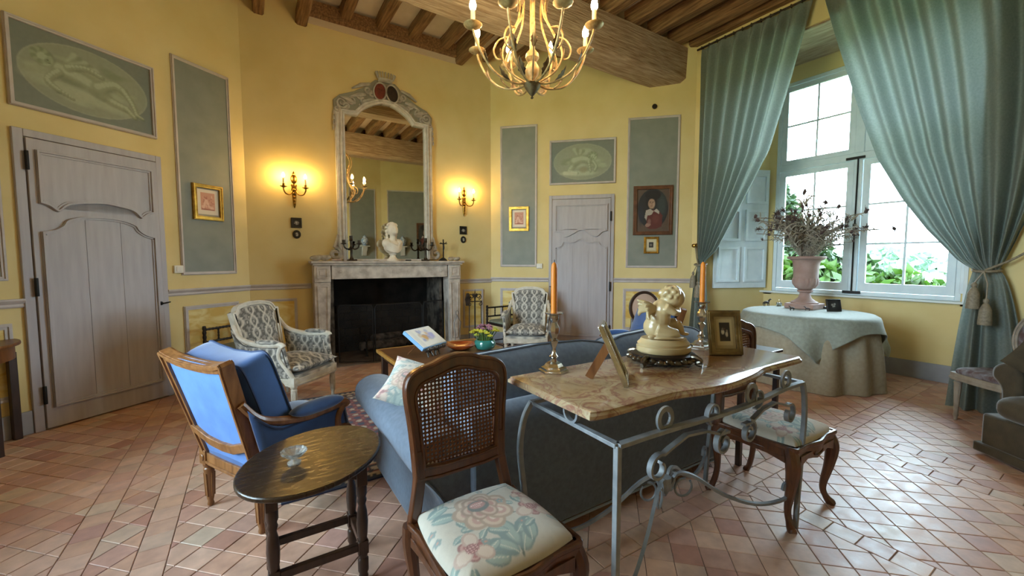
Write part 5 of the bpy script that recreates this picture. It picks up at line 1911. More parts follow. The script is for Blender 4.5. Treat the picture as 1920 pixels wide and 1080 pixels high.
def medallion(label, loc, rz, fab, wood):
    t = thing('medallion_chair', label, 'chair', loc, rz, 'oval-backed chairs')
    for sx in (-1, 1):
        for sy in (-1, 1):
            lg = MB().lathe([(.011, 0), (.013, .03), (.019, .045), (.015, .06), (.026, .33), (.03, .345), (.02, .355), (.03, .365)], 12, (sx * .2, sy * .19, 0)).box((sx * .2, sy * .19, .39), (.058, .058, .06))
            for k in range(6):
                a = 2 * PI * k / 6
                lg.tube([(sx * .2 + .013 * math.cos(a), sy * .19 + .013 * math.sin(a), .08), (sx * .2 + .023 * math.cos(a), sy * .19 + .023 * math.sin(a), .32)], .004, 5)
            obj('leg', lg, wood, t, bev=.003)
    fo = smoothpath([(.24, -.20), (.18, -.24), (0, -.255), (-.18, -.24), (-.24, -.20), (-.225, .1), (-.2, .225), (0, .235), (.2, .225), (.225, .1)], 3, True)
    obj('seat_rail', MB().ring(fo, inset(fo, .05), .37, .43, 'z').ring(inset(fo, -.006), inset(fo, .01), .38, .395, 'z'), wood, t, bev=.004)
    obj('seat_pad', cushion(.46, .46, .09, .5, .35, 40, 14).xf(Matrix.Translation((0, -.01, .445))), fab, t)
    ov = [(.21 * math.cos(a), .755 + .24 * math.sin(a)) for a in np.linspace(0, 2 * PI, 41)[:-1]]
    ML = Matrix.Translation((0, .22, .42)) @ Matrix.Rotation(R(-5), 4, 'X') @ Matrix.Translation((0, 0, -.42))
    obj('back_frame', MB().ring(ov, inset(ov, .038), -.022, .022).ring(inset(ov, .004), inset(ov, .02), -.03, .03).xf(ML), wood, t, bev=.004)
    obj('back_pad', MB().ell((0, 0, .755), (.18, .03, .21), 24, 14).xf(ML), fab, t)
    for sx in (-1, 1):
        obj('stile', MB().tube([(sx * .19, 0, .40), (sx * .17, 0, .52), (sx * .165, 0, .61)], .018, 8).xf(ML), wood, t)
    return t


M_tap = mat('faded_tapestry', '#8A8A92', .9, col2='#5F4A48', scale=18, contrast=1.6, bump=.2, bscale=200)
medallion('grey-painted oval-backed chair with tapestry seat by the right curtain', (5.288, .622, 0), R(-127), M_tap, mat('grey_beige_paint', '#A39A8C', .5, col2='#8C8273', scale=18))
medallion('oval-backed chair behind the cherub figurine near the right-hand panel', (4.46, 3.62, 0), R(-38), mat('rose_cloth', '#B49A88', .9), M_dark)

# dark armchair at the right edge
M_olive = mat('olive_brown_velvet', '#4C4331', .85, col2='#3B3426', scale=12, sheen=.4, bump=.2, bscale=120)
ac = thing('club_armchair', 'olive-brown velvet armchair with scrolled arms cut off by the right edge', 'armchair', (4.55, .13, 0), R(-127.7))
# local -y = front
obj('base', MB().bx(-.36, .36, -.36, .36, .02, .31), M_olive, ac, bev=.02)
obj('plinth', MB().bx(-.385, .385, -.385, .385, .02, .09), M_olive, ac, bev=.012)
obj('seat_cushion', cushion(.58, .68, .2, .45, .3, 40, 16).xf(Matrix.Translation((0, -.06, .39))), M_olive, ac)
for sg in (-1, 1):
    ap = smoothpath([(sg * .24, .05), (sg * .37, .05), (sg * .37, .40), (sg * .385, .5), (sg * .44, .56), (sg * .43, .64), (sg * .35, .68), (sg * .27, .64), (sg * .25, .5)], 4, True)
    obj('arm', MB().prism(ap, -.24, .34, 'y'), M_olive, ac, bev=.025)
obj('back', MB().prism(smoothpath([(.18, .3), (.24, .7), (.30, .95), (.36, .98), (.42, .9), (.38, .3)], 4, True), -.37, .37, 'x'), M_olive, ac, bev=.03)
cp = obj('throw_cushion', pillow(.44, .44, .16, 24), M_olive, label='olive cushion standing on the armchair at the right edge', cat='cushion')
cp.location = (4.64, .34, .74)
cp.rotation_euler = (R(-20), R(38), R(-60))
# ================================================================= TABLES
# oval side table
ot = thing('oval_side_table', 'small dark oval side table on turned legs in the left foreground', 'table', (.205, 1.935, 0))
M_otop = mat('scratched_dark_table_top', '#382A1C', .3, col2='#21170D', scale=7, stretch=(2, 7, 1), bump=.06, bscale=40, bdist=.002, rvar=.08, bstretch=(1, 5, 1))
el = [(.33 * math.cos(a), .262 * math.sin(a)) for a in np.linspace(0, 2 * PI, 65)[:-1]]
c57, s57 = math.cos(R(50)), math.sin(R(50))
el = [(x * c57 - y * s57, x * s57 + y * c57) for x, y in el]
obj('table_top', MB().prism(el, .548, .57), M_otop, ot, bev=.006)
for sx, sy in ((-1, -1), (1, -1), (1, 1), (-1, 1)):
    lg = MB().lathe([(.02, 0), (.022, .03), (.018, .05), (.024, .06), (.024, .06)], 10)
    lg = MB().lathe([(.019, 0), (.021, .02), (.017, .035), (.023, .05), (.023, .10), (.017, .11), (.023, .13), (.022, .16), (.016, .18), (.022, .22), (.025, .27), (.021, .32), (.015, .35), (.021, .37), (.017, .385), (.023, .40), (.023, .43), (.021, .45)], 12)
    lg.xf(Matrix.Translation((sx * .17, sy * .115, 0)))
    lg.bx(sx * .17 - .022, sx * .17 + .022, sy * .115 - .022, sy * .115 + .022, .44, .549)
    lg.bx(sx * .17 - .021, sx * .17 + .021, sy * .115 - .021, sy * .115 + .021, .13, .19)
    obj('leg', lg, M_dark, ot, bev=.003)
for sy in (-1, 1):
    obj('apron', MB().prism([(-.15, .549), (.15, .549), (.15, .47), (.10, .49), (.06, .51), (-.06, .51), (-.10, .49), (-.15, .47)], sy * .115 - .01, sy * .115 + .01, 'y'), M_dark, ot, bev=.003)
    obj('stretcher', MB().bx(-.15, .15, sy * .115 - .012, sy * .115 + .012, .145, .178), M_dark, ot, bev=.003)
for sx in (-1, 1):
    obj('apron', MB().prism([(-.095, .549), (.095, .549), (.095, .47), (.05, .5), (-.05, .5), (-.095, .47)], sx * .17 - .01, sx * .17 + .01, 'x'), M_dark, ot, bev=.003)
    obj('stretcher', MB().bx(sx * .17 - .012, sx * .17 + .012, -.095, .095, .145, .178), M_dark, ot, bev=.003)
# cut-crystal dish
M_cryst = bpy.data.materials.new('cut_crystal')
M_cryst.use_nodes = True
b_ = M_cryst.node_tree.nodes['Principled BSDF']
b_.inputs['Base Color'].default_value = (.9, .92, .9, 1)
b_.inputs['Roughness'].default_value = .06
b_.inputs['Transmission Weight'].default_value = .85
b_.inputs['IOR'].default_value = 1.5
cd = thing('crystal_dish', 'small cut-crystal footed dish on the oval side table', 'dish', (.125, 1.90, .5705))
zig = lambda a, z: 1 + .05 * (1 if int(a / (2 * PI) * 24 + .5) % 2 else -1) * (z > .02)
obj('bowl', MB().lathe([(.012, .022), (.03, .03), (.046, .045), (.05, .055), (.044, .053), (.028, .038), (.006, .032)], 24, rad=zig), M_cryst, cd, smooth=False)
obj('foot', MB().lathe([(.026, 0), (.027, .006), (.012, .012), (.010, .024)], 12), M_cryst, cd, smooth=False)

# half-round console at the left edge
hm = thing('half_moon_table', 'dark half-round wall table cut off by the left edge of the picture', 'table', (-1.147 - 1.04 * math.cos(AL), 5.229 - 1.04 * math.sin(AL), 0), AL)
hc = [(.45, 0)] + [(.45 * math.cos(a), -.43 * math.sin(a)) for a in np.linspace(0, PI, 33)][1:-1] + [(-.45, 0)]
obj('table_top', MB().prism([(p[0], p[1] - .02) for p in hc], .775, .80), M_wood, hm, bev=.007)
hi_ = [(p[0] * .93, p[1] * .92 - .02) for p in hc]
obj('apron', MB().prism(hi_, .67, .776), M_wood, hm, bev=.004)
for x, y in ((.405, -.05), (.19, -.37), (-.19, -.37), (-.405, -.05)):
    obj('leg', MB().prism([(x - .024, y - .024), (x + .024, y - .024), (x + .024, y + .024), (x - .024, y + .024)], .0, .70).xf(Matrix.Identity(4)), M_dark, hm, bev=.004)
pb = thing('porcelain_bird', 'small white porcelain bird on the half-round table at the left edge', 'figurine', (-1.72, 4.86, .8005), R(40))
obj('body', remesh(MB().ell((0, 0, .035), (.05, .03, .03)).ell((.045, 0, .062), (.02, .017, .018)).tube([(-.03, 0, .04), (-.085, 0, .06)], [.02, .006], 8).tube([(.06, 0, .062), (.078, 0, .058)], [.007, .002], 6), .004, 2), M_plaster, pb)

# small dark end table beyond the cane chair
et = thing('end_table', 'small dark end table at the far end of the sofa, next to the console', 'table', (3.05, 1.74, 0))
obj('table_top', MB().bx(-.29, .29, -.27, .27, .735, .757), M_dark, et, bev=.005)
obj('apron', MB().bx(-.25, .25, -.245, .245, .66, .736), M_dark, et, bev=.003)
for sx in (-1, 1):
    for sy in (-1, 1):
        obj('leg', MB().bx(sx * .24 - .017, sx * .24 + .017, sy * .25 - .017, sy * .25 + .017, 0, .70), M_dark, et, bev=.003)

# coffee table
M_ctop = mat('worn_table_top', '#7A5230', .3, col2='#5C3B20', scale=5, stretch=(1, 6, 1), coat=.2)
M_hedge = mat('honey_edge', '#B88A45', .38, col2='#9A6E30', scale=12)
ct = thing('coffee_table', 'low wooden coffee table with a honey-coloured edge before the fireplace', 'table', (1.7225, 3.97, 0))
obj('table_top', MB().bx(-.575, .575, -.535, .535, .425, .449), M_ctop, ct, bev=.002)
obj('edge_band', MB().ring(rect(-.6, .6, -.56, .56), rect(-.574, .574, -.534, .534), .415, .4505, 'z'), M_hedge, ct, bev=.003)
obj('apron', MB().bx(-.55, .55, -.51, .51, .35, .426), M_dark, ct, bev=.003)
for sx in (-1, 1):
    for sy in (-1, 1):
        obj('leg', MB().bx(sx * .53 - .03, sx * .53 + .03, sy * .49 - .03, sy * .49 + .03, 0.012, .40), M_dark, ct, bev=.004)
# book on a pierced stand
bs = thing('book_stand', 'pierced dark metal book stand on the coffee table', 'stand', (1.50, 4.0, .4505), R(30))
M_tin = mat('dark_pewter', '#6E675F', .45, .7, col2='#4A443D', scale=18)
for sx in (-1, 1):
    lg = MB()
    lg.tube([(sx * .09, -.10, .0), (sx * .085, -.08, .05), (sx * .06, -.06, .10)], .010, 6)
    lg.tube([(sx * .02, -.10, .0), (sx * .035, -.08, .04), (sx * .02, -.06, .10)], .009, 6)
    lg.tube([(p[0], -.075, p[1]) for p in spiral((sx * .055, .04), .025, .006, 0, 1.3)], .005, 6)
    obj('scroll_leg', lg, M_tin, bs)
for sx in (-1, 1):
    obj('prop', MB().tube([(sx * .10, .16, .007), (sx * .10, .02, .13)], .007, 6), M_wood, bs)
Mb = Matrix.Translation((0, -.01, .135)) @ Matrix.Rotation(R(32), 4, 'X')
obj('rest', MB().bx(-.15, .15, -.11, .13, -.012, -.004).xf(Mb), M_tin, bs, bev=.003)
lp = MB()
for i in range(9):
    lp.ell((-.14 + .035 * i, -.122, .012 + .008 * (i % 2)), (.026, .016, .026), 8, 6)
obj('ledge', lp.xf(Mb), M_tin, bs)
bk = thing('book', 'illustrated blue-bound book lying open on the pierced stand', 'book', (1.50, 4.0, .4505), R(30))
obj('cover', MB().bx(-.19, .19, -.105, .185, -.003, .035).xf(Mb), mat('pale_blue_cloth', '#7FAAD2', .6), bk, bev=.003)
obj('page_block', MB().bx(-.182, .182, -.10, .178, .0352, .040).xf(Mb), mat('paper', '#D9D6CC', .8), bk, bev=.002)
cv = Cv(.30, .25, '#E1DDD2', 110)
r_ = random.Random(8)
for i in range(34):
    cv.ell(r_.uniform(.04, .26), r_.uniform(.06, .22), r_.uniform(.01, .035), r_.uniform(.008, .025), r_.choice(['#B9B6D0', '#D8C9A8', '#C9A879', '#A7B0C8', '#E6DFD0', '#8F93B5', '#C8B7A0']), r_.uniform(0, 180), .7, .8)
cv.ell(.09, .12, .03, .04, '#C29A64', 0, .6)
cv.ell(.19, .13, .04, .045, '#A9A8CF', 0, .7)
mbp = MB().grid(lambda u, v: (-.12 + .30 * u, -.095 + .25 * v, .0415 + .012 * math.sin(PI * u) * .5), 44, 36)
me = mesh_of('page', mbp, True)
paint(me, lambda co: cv.sample((co[:, 0] + .12) / .30, (co[:, 1] + .095) / .25))
me.transform(Mb)
obj('page', me, M_art, bk)
# orange bowl
ob = thing('orange_bowl', 'wavy orange glass bowl on the coffee table', 'bowl', (1.90, 4.03, .4505))
M_org = mat('amber_glaze', '#B5592A', .15, col2='#8E3C18', scale=8, coat=.6)
obj('body', MB().lathe([(.05, 0), (.10, .012), (.15, .045), (.165, .062), (.15, .055), (.10, .028), (.0, .02)], 40, rad=lambda a, z: 1 + .09 * math.sin(4 * a) * (z / .06)), M_org, ob)
obj('foot_ring', MB().lathe([(.055, 0), (.057, .004), (.05, .006)], 24), M_org, ob)
# vase with flowers
vz = thing('teal_vase', 'round teal glass vase on the coffee table', 'vase', (2.13, 3.90, .4505))
M_teal = mat('teal_glass', '#2F7C70', .12, col2='#235E58', scale=6, coat=.6)
obj('body', MB().lathe([(.07, 0), (.10, .015), (.118, .05), (.112, .09), (.095, .11), (.088, .105), (.10, .08), (.06, .03), (0, .02)], 28), M_teal, vz)
bq = thing('flower_bouquet', 'small posy of yellow and mauve flowers in the teal vase', 'flowers', (2.13, 3.90, .535))
bq.scale = (1.3, 1.3, 1.35)
M_stem = mat('green_stem', '#55702F', .7)
M_yel = mat('yellow_petal', '#C9B92E', .7, col2='#A9A52C', scale=30)
M_mau = mat('mauve_petal', '#A3727F', .75, col2='#7E4F5E', scale=30)
M_lgt = mat('lime_leaf', '#9DA63A', .7)
r_ = random.Random(4)
for i in range(34):
    a = r_.uniform(0, 2 * PI)
    q_ = math.sqrt(r_.random())
    mau = q_ < .55
    x, y = .11 * q_ * math.cos(a), .11 * q_ * math.sin(a)
    z = .125 - .06 * q_ * q_ + r_.uniform(-.01, .01)
    s_ = obj('stem', MB().tube([(x * .3, y * .3, -.04), (x * .7, y * .7, z * .5), (x, y, z)], .003, 5), M_stem, bq)
    fl = MB()
    for k in range(6):
        b = 2 * PI * k / 6
        fl.ell((x + .013 * math.cos(b), y + .013 * math.sin(b), z + .006), (.013, .010, .007), 7, 5, Matrix.Rotation(b, 4, 'Z'))
    fl.ell((x, y, z + .012), (.010, .010, .009), 7, 5)
    obj('flower_head', fl, M_mau if mau else (M_yel if i % 3 else M_lgt), s_)

# rug
rug = thing('rug', 'dark red and blue oriental rug under the coffee table', 'rug', (1.72, 3.62, 0))


def rugcol(co):
    x, y = co[:, 0], co[:, 1]
    hx, hy = 1.62, .97
    e = np.minimum(hx - np.abs(x), hy - np.abs(y))
    red, navy, crm, rst, blk = [np.array(lin(c)) for c in ('#6A2A26', '#262C44', '#B7A48C', '#8C4A38', '#2A1A1C')]
    u = np.where(hx - np.abs(x) < hy - np.abs(y), y, x)
    c = np.tile(red, (len(x), 1))
    pat = np.cos(2 * PI * x / .16) * np.cos(2 * PI * y / .16)
    c = np.where((pat > .45)[:, None], navy, c)
    c = np.where((pat < -.6)[:, None], crm * .8, c)
    c = np.where((np.abs(pat) < .07)[:, None], rst, c)
    r2 = np.hypot(x, y * 1.4)
    c = np.where((r2 < .42)[:, None], np.where((np.mod(r2, .12) < .06)[:, None], navy, rst), c)
    for a, b, k in ((0, .03, navy), (.03, .065, 0), (.065, .085, crm), (.085, .20, 1), (.20, .22, crm), (.22, .26, 0), (.26, .275, blk)):
        m_ = (e >= a) & (e < b)
        if isinstance(k, int):
            if k == 0:
                col_ = np.where((np.cos(2 * PI * u / .05) > .2)[:, None], crm, navy * .9)
            else:
                w_ = np.cos(2 * PI * u / .15) * np.cos(2 * PI * (e - .142) / .14)
                col_ = np.where((w_ > .35)[:, None], crm * .9, np.where((w_ < -.35)[:, None], rst, blk))
        else:
            col_ = np.tile(k, (len(x), 1))
        c = np.where(m_[:, None], col_, c)
    return c


me = mesh_of('pile', MB().grid(lambda u, v: (-1.62 + 3.24 * u, -.97 + 1.94 * v, .011), 250, 150), False)
paint(me, rugcol)
obj('pile', me, M_cloth_art, rug)
obj('backing', MB().bx(-1.62, 1.62, -.97, .97, .001, .010), mat('navy_selvedge', '#262C44', .9), rug)
fr_ = MB()
for sg in (-1, 1):
    for i in range(120):
        y = -.96 + 1.92 * i / 119
        fr_.tube([(sg * 1.62, y, .008), (sg * 1.655, y + .003 * math.sin(i * 3), .004)], .003, 4)
obj('fringe', fr_, mat('cream_fringe', '#C9C0AE', .9), rug, kind='stuff')

# ---------------------------------------------------------------- marble console on wrought iron
M_marble = None


def marble():
    m = bpy.data.materials.new('amber_breccia_marble')
    m.use_nodes = True
    N, L = m.node_tree.nodes, m.node_tree.links
    b = N['Principled BSDF']
    tc = N.new('ShaderNodeTexCoord')
    n1 = N.new('ShaderNodeTexNoise')
    n1.inputs['Scale'].default_value = 7
    n1.inputs['Detail'].default_value = 8
    n1.inputs['Distortion'].default_value = 1.8
    L.new(tc.outputs['Object'], n1.inputs['Vector'])
    cr = N.new('ShaderNodeValToRGB')
    e = cr.color_ramp.elements
    e[0].position = .28
    e[0].color = (*lin('#84694F'), 1)
    e[1].position = .75
    e[1].color = (*lin('#B9AB8E'), 1)
    for p, c in ((.38, '#9C8566'), (.47, '#A08A6C'), (.52, '#8A6556'), (.57, '#A38F70')):
        q_ = e.new(p)
        q_.color = (*lin(c), 1)
    L.new(n1.outputs['Fac'], cr.inputs[0])
    vo = N.new('ShaderNodeTexVoronoi')
    vo.feature = 'DISTANCE_TO_EDGE'
    vo.inputs['Scale'].default_value = 7
    mp = N.new('ShaderNodeMix')
    mp.data_type = 'RGBA'
    mp.inputs[0].default_value = .25
    L.new(tc.outputs['Object'], mp.inputs[6])
    L.new(n1.outputs['Color'], mp.inputs[7])
    L.new(mp.outputs[2], vo.inputs['Vector'])
    mr = N.new('ShaderNodeMapRange')
    mr.inputs[1].default_value = 0
    mr.inputs[2].default_value = .05
    mr.inputs[3].default_value = .4
    mr.inputs[4].default_value = 0
    L.new(vo.outputs['Distance'], mr.inputs[0])
    mx = N.new('ShaderNodeMix')
    mx.data_type = 'RGBA'
    mx.inputs[7].default_value = (*lin('#7A4A34'), 1)
    L.new(mr.outputs[0], mx.inputs[0])
    L.new(cr.outputs[0], mx.inputs[6])
    L.new(mx.outputs[2], b.inputs['Base Color'])
    b.inputs['Roughness'].default_value = .16
    return m


M_marble = marble()
cs = thing('marble_console', 'console table with an amber marble top on a scrolled iron base', 'table', (1.74, 1.26, 0))
front = smoothpath([(-.78, -.245), (-.70, -.262), (-.52, -.262), (-.34, -.264), (-.15, -.305), (0, -.315), (.20, -.295), (.34, -.266), (.42, -.26), (.60, -.262), (.73, -.262), (.765, -.245)], 4)
topo = front + [(.765, .285), (-.78, .285)]
mb = MB()
layers = ((.864, .012), (.872, .0), (.884, .0), (.892, .008), (.897, .008), (.90, .016))
n_ = len(topo)
V = []
for z, d in layers:
    V += [(p[0], p[1], z) for p in inset(topo, d)]
F = [tuple(range(n_))[::-1], tuple((len(layers) - 1) * n_ + k for k in range(n_))]
for i in range(len(layers) - 1):
    for k in range(n_):
        F.append((i * n_ + k, i * n_ + (k + 1) % n_, (i + 1) * n_ + (k + 1) % n_, (i + 1) * n_ + k))
obj('marble_top', mb.add(V, F), M_marble, cs, ang=30)
FX0, FX1, FY0, FY1, FZ = -.70, .66, -.30, .215, .785
fl_ = (.016, .007)
fr_ = MB().tube([(FX0, FY0, FZ), (FX0, FY1, FZ), (FX1, FY1, FZ), (FX1, FY0, FZ)], 1, flat=(.008, .014))
bow = smoothpath([(FX0, FY0, FZ), (-.45, FY0 - .005, FZ), (-.1, FY0 - .025, FZ), (.2, FY0 - .02, FZ), (.45, FY0, FZ), (FX1, FY0, FZ)], 4)
fr_.tube(bow, 1, flat=(.008, .014))
obj('iron_frame', fr_, M_iron, cs, bev=.002)


def ringbar(c, r_, axis, arc=(0, 360)):
    pts = []
    for a in np.linspace(R(arc[0]), R(arc[1]), 22):
        q_ = (r_ * math.cos(a), r_ * math.sin(a))
        pts.append((c[0] + q_[0], c[1], c[2] + q_[1]) if axis == 'x' else (c[0], c[1] + q_[0], c[2] + q_[1]))
    return MB().tube(pts, 1, flat=(.005, .010))


for c, ax in (((FX0, -.06, .828), 'y'), ((FX1, -.06, .828), 'y'), ((-.45, FY0, .828), 'x'), ((.12, FY0 - .02, .828), 'x'), ((.48, FY0, .828), 'x'), ((-.3, FY1, .828), 'x'), ((.3, FY1, .828), 'x')):
    obj('ring_support', ringbar(c, .038, ax), M_iron, cs)
for x, y, dx in ((FX0, FY0, 0), (FX1, FY0, .035), (FX0, FY1, -.05), (FX1, FY1, .05)):
    sy = -1 if y < 0 else 1
    pth = smoothpath([(x, y, FZ), (x + dx * .8, y, FZ - .07), (x + dx * 1.2, y, FZ - .2), (x + dx * .8, y, .4), (x + dx * .2, y, .15), (x, y, .0)], 5)
    obj('leg', MB().tube(pth, 1, flat=(.011, .011)), M_iron, cs, bev=.002)


def apr(sg, ctr):
    """scrolled apron half: big S from leg to centre"""
    p = spiral((sg * .50, .655), .055, .022, R(60) if sg < 0 else R(120), -1.0 * sg, 20)[::-1]
    p += [(sg * .44, .715), (sg * .34, .745), (sg * .22, .735), (sg * .12, .70)]
    p += [(sg * .06, .70)]
    return p


for sg in (-1, 1):
    yv = FY0 - .008
    P3 = [(p[0], yv - .015 * (1 - abs(p[0]) / .7), p[1]) for p in apr(sg, 0)]
    obj('apron_scroll', MB().tube(P3, 1, flat=(.005, .011)), M_iron, cs)
    obj('apron_scroll', MB().tube([(p[0], yv - .015, p[1]) for p in spiral((sg * .10, .66), .055, .018, R(90), -sg * 1.2, 20)], 1, flat=(.005, .011)), M_iron, cs)
    # C scrolls over the rail
    obj('apron_scroll', MB().tube([(p[0], FY0 - .02, p[1]) for p in spiral((sg * .17, .80), .05, .02, R(250), sg * .9, 18)], 1, flat=(.004, .010)), M_iron, cs)
hubc = (-.075, -.03, .335)
obj('stretcher_hub', MB().lathe([(.006, .035), (.028, .035), (.03, .03), (.03, -.02), (.02, -.035), (.008, -.06)], 18, hubc), M_iron, cs)
for x, y in ((FX0, FY0), (FX1, FY0), (FX0, FY1), (FX1, FY1)):
    h = Vector(hubc)
    e = Vector((x, y, .17))
    d = e - h
    pt_ = lambda t, z: (h.x + d.x * t, h.y + d.y * t, z)
    pth = smoothpath([pt_(.03, .30), pt_(.08, .375), pt_(.2, .355), pt_(.42, .24), pt_(.66, .165), pt_(.86, .16), pt_(.97, .20), pt_(.965, .245), pt_(.90, .25), pt_(.885, .215)], 4)
    s_ = obj('stretcher', MB().tube(pth, 1, flat=(.0075, .0075)), M_iron, cs)
    obj('curl', MB().tube([pt_(.13 + .06 * math.cos(a), .305 + .045 * math.sin(a)) for a in np.linspace(R(80), R(400), 16)], .006, 6), M_iron, s_)


# ---------------------------------------------------------------- things on the console
def candlestick(label, loc):
    t = thing('candlestick', label, 'candlestick', loc, R(20), group='silver candlesticks')
    bs_ = MB()
    prof = [(.072, 0), (.072, .008), (.062, .012), (.060, .02), (.045, .026), (.036, .04), (.022, .048)]
    bs_.lathe(prof, 6)
    obj('base', bs_, M_silver, t, smooth=False)
    obj('stem', MB().lathe([(.018, .046), (.013, .06), (.022, .072), (.012, .085), (.010, .11), (.016, .125), (.024, .145), (.012, .155), (.018, .165), (.026, .185), (.028, .205), (.018, .222), (.015, .232), (.024, .245), (.023, .265), (.02, .268)], 8), M_silver, t)
    obj('drip_pan', MB().lathe([(.018, .266), (.042, .272), (.044, .277), (.02, .276)], 16), M_silver, t)
    cn_ = obj('candle', MB().lathe([(.0145, .272), (.0145, .48), (.012, .50), (.004, .51)], 14), M_candle, t)
    obj('wick', MB().tube([(0, 0, .508), (.001, 0, .522)], .0018, 5), M_black, cn_)
    return t


ca = candlestick('silver candlestick with an orange candle near the foreground chair', (1.182, 1.495, .9005))
dup(ca, (2.235, 1.43, .9005), R(50), 'silver candlestick with an orange candle behind the standing photo frame')

fg = thing('cherub_stand', 'ornate silvered stand with scroll feet under the cherub', 'stand', (1.765, 1.335, .9005), R(-32))
obj('dark_plate', MB().lathe([(.13, .030), (.155, .033), (.158, .048), (.14, .055)], 36, sx=1.0, sy=.8), mat('ebonised_wood', '#1E1512', .35), fg)
M_tarn = mat('tarnished_silver', '#8A8274', .28, .95, col2='#4C463C', scale=30)
rm = MB().lathe([(.145, .008), (.162, .016), (.160, .031), (.14, .033)], 48, sx=1.0, sy=.8, rad=lambda a, z: 1 + .035 * math.sin(12 * a))
for i in range(26):
    a = 2 * PI * i / 26
    rm.ell((.157 * math.cos(a), .126 * math.sin(a), .024 + .005 * (i % 2)), (.018, .016, .014), 8, 6)
obj('pierced_rim', rm, M_tarn, fg)
for i in range(4):
    a = R(45 + 90 * i)
    ca_, sa_ = math.cos(a), math.sin(a) * .8
    obj('scroll_foot', MB().tube(smoothpath([(.12 * ca_, .12 * sa_, .03), (.165 * ca_, .165 * sa_, .045), (.20 * ca_, .20 * sa_, .032), (.18 * ca_, .18 * sa_, .015), (.21 * ca_, .21 * sa_, .010)], 5), .011, 8), M_tarn, fg)
cb = thing('cherub_figurine', 'cream ceramic cherub with small wings seated on a round base', 'figurine', (1.765, 1.335, .9565), R(-32))
obj('base', MB().lathe([(.128, 0), (.135, .008), (.135, .03), (.128, .034), (.131, .045), (.118, .058), (.112, .07), (.0, .075)], 40, sx=1.0, sy=.8, caps=False), M_cerm, cb)
# body: kneeling-sitting child turned to +x, seen in profile from behind; local x right, -y towards the room side
c = MB()
c.ell((-.045, 0, .125), (.058, .06, .058), 18, 12)                      # bottom and hips
c.ell((-.03, 0, .17), (.060, .064, .068), 18, 12)
c.ell((-.012, 0, .215), (.052, .062, .052), 18, 12)                       # chest
c.tube([(-.005, 0, .225), (.02, 0, .25)], [.034, .03], 12)
HC = len(c.v)
c.ell((.02, 0, .30), (.058, .053, .054), 20, 14)                        # head
c.ell((.005, 0, .318), (.052, .050, .040), 18, 12)
c.ell((.064, 0, .288), (.010, .011, .009))
c.ell((.055, .0, .272), (.014, .016, .010))
c.ell((.052, -.02, .29), (.014, .014, .013)).ell((.052, .02, .29), (.014, .014, .013))
c.ell((.012, -.046, .293), (.011, .006, .014)).ell((.012, .046, .293), (.011, .006, .014))
r_ = random.Random(6)
for i in range(40):
    a = r_.uniform(0, 2 * PI)
    ph = r_.uniform(-.2, 1.4)
    x = math.cos(a) * math.cos(ph)
    if x > .45 and ph < .8:
        continue
    c.ell((.006 + .052 * x, .049 * math.sin(a) * math.cos(ph), .313 + .043 * math.sin(ph)), (.012, .012, .011), 8, 6)
c.v[HC:] = [(x_ + .022 + .25 * (z_ - .3), y_, z_ - .028 - .15 * (x_ - .02)) for x_, y_, z_ in c.v[HC:]]   # bow the head
for sy in (-1, 1):
    # thigh forward, shin back: one leg folded under, the other bent forward
    if sy < 0:
        c.tube([(-.05, -.035, .12), (.01, -.045, .10), (.05, -.045, .095)], [.038, .033, .026], 12)
        c.tube([(.05, -.045, .095), (.0, -.062, .085), (-.06, -.065, .083)], [.026, .022, .015], 10)
        c.ell((-.083, -.065, .085), (.022, .013, .012))
    else:
        c.tube([(-.04, .03, .125), (.03, .035, .135), (.075, .03, .14)], [.038, .033, .027], 12)
        c.tube([(.075, .03, .14), (.095, .03, .112), (.105, .03, .088)], [.026, .021, .015], 10)
        c.ell((.122, .03, .083), (.023, .013, .010))
    # arms folded to the chin
    c.tube([(-.015, sy * .055, .235), (.03, sy * .055, .205), (.055, sy * .035, .20)], [.022, .019, .017], 10)
    c.tube([(.055, sy * .035, .20), (.062, sy * .01, .225), (.058, sy * .0, .25)], [.017, .015, .013], 10)
    for k in range(4):
        c.tube([(.058, sy * (.012 - .004 * k), .245 + .004 * k), (.064, sy * (.004 + .002 * k), .258 + .004 * k), (.060, -sy * .004, .262 + .003 * k)], .0045, 6)
    c.tube([(.055, sy * .012, .248), (.050, sy * .016, .262)], .0045, 6)
obj('body', remesh(c, .0042, 3), M_cerm, cb)
for sy in (-1, 1):
    wg = MB()
    for k in range(5):
        wg.tube(smoothpath([(-.055, sy * .02, .215), (-.085 - .004 * k, sy * (.035 + .006 * k), .245 - .012 * k), (-.125 + .006 * k, sy * (.05 + .008 * k), .258 - .022 * k)], 4), [.012, .013, .013, .013, .012, .011, .009, .007, .004], 8)
    obj('wing', remesh(wg, .004, 2), M_cerm, cb)
# things at the child's feet
obj('bow', MB().tube(smoothpath([(-.09, -.055, .078), (-.04, -.09, .084), (.03, -.088, .08), (.07, -.07, .078)], 4), [.006] * 13, 7), M_cerm, cb)


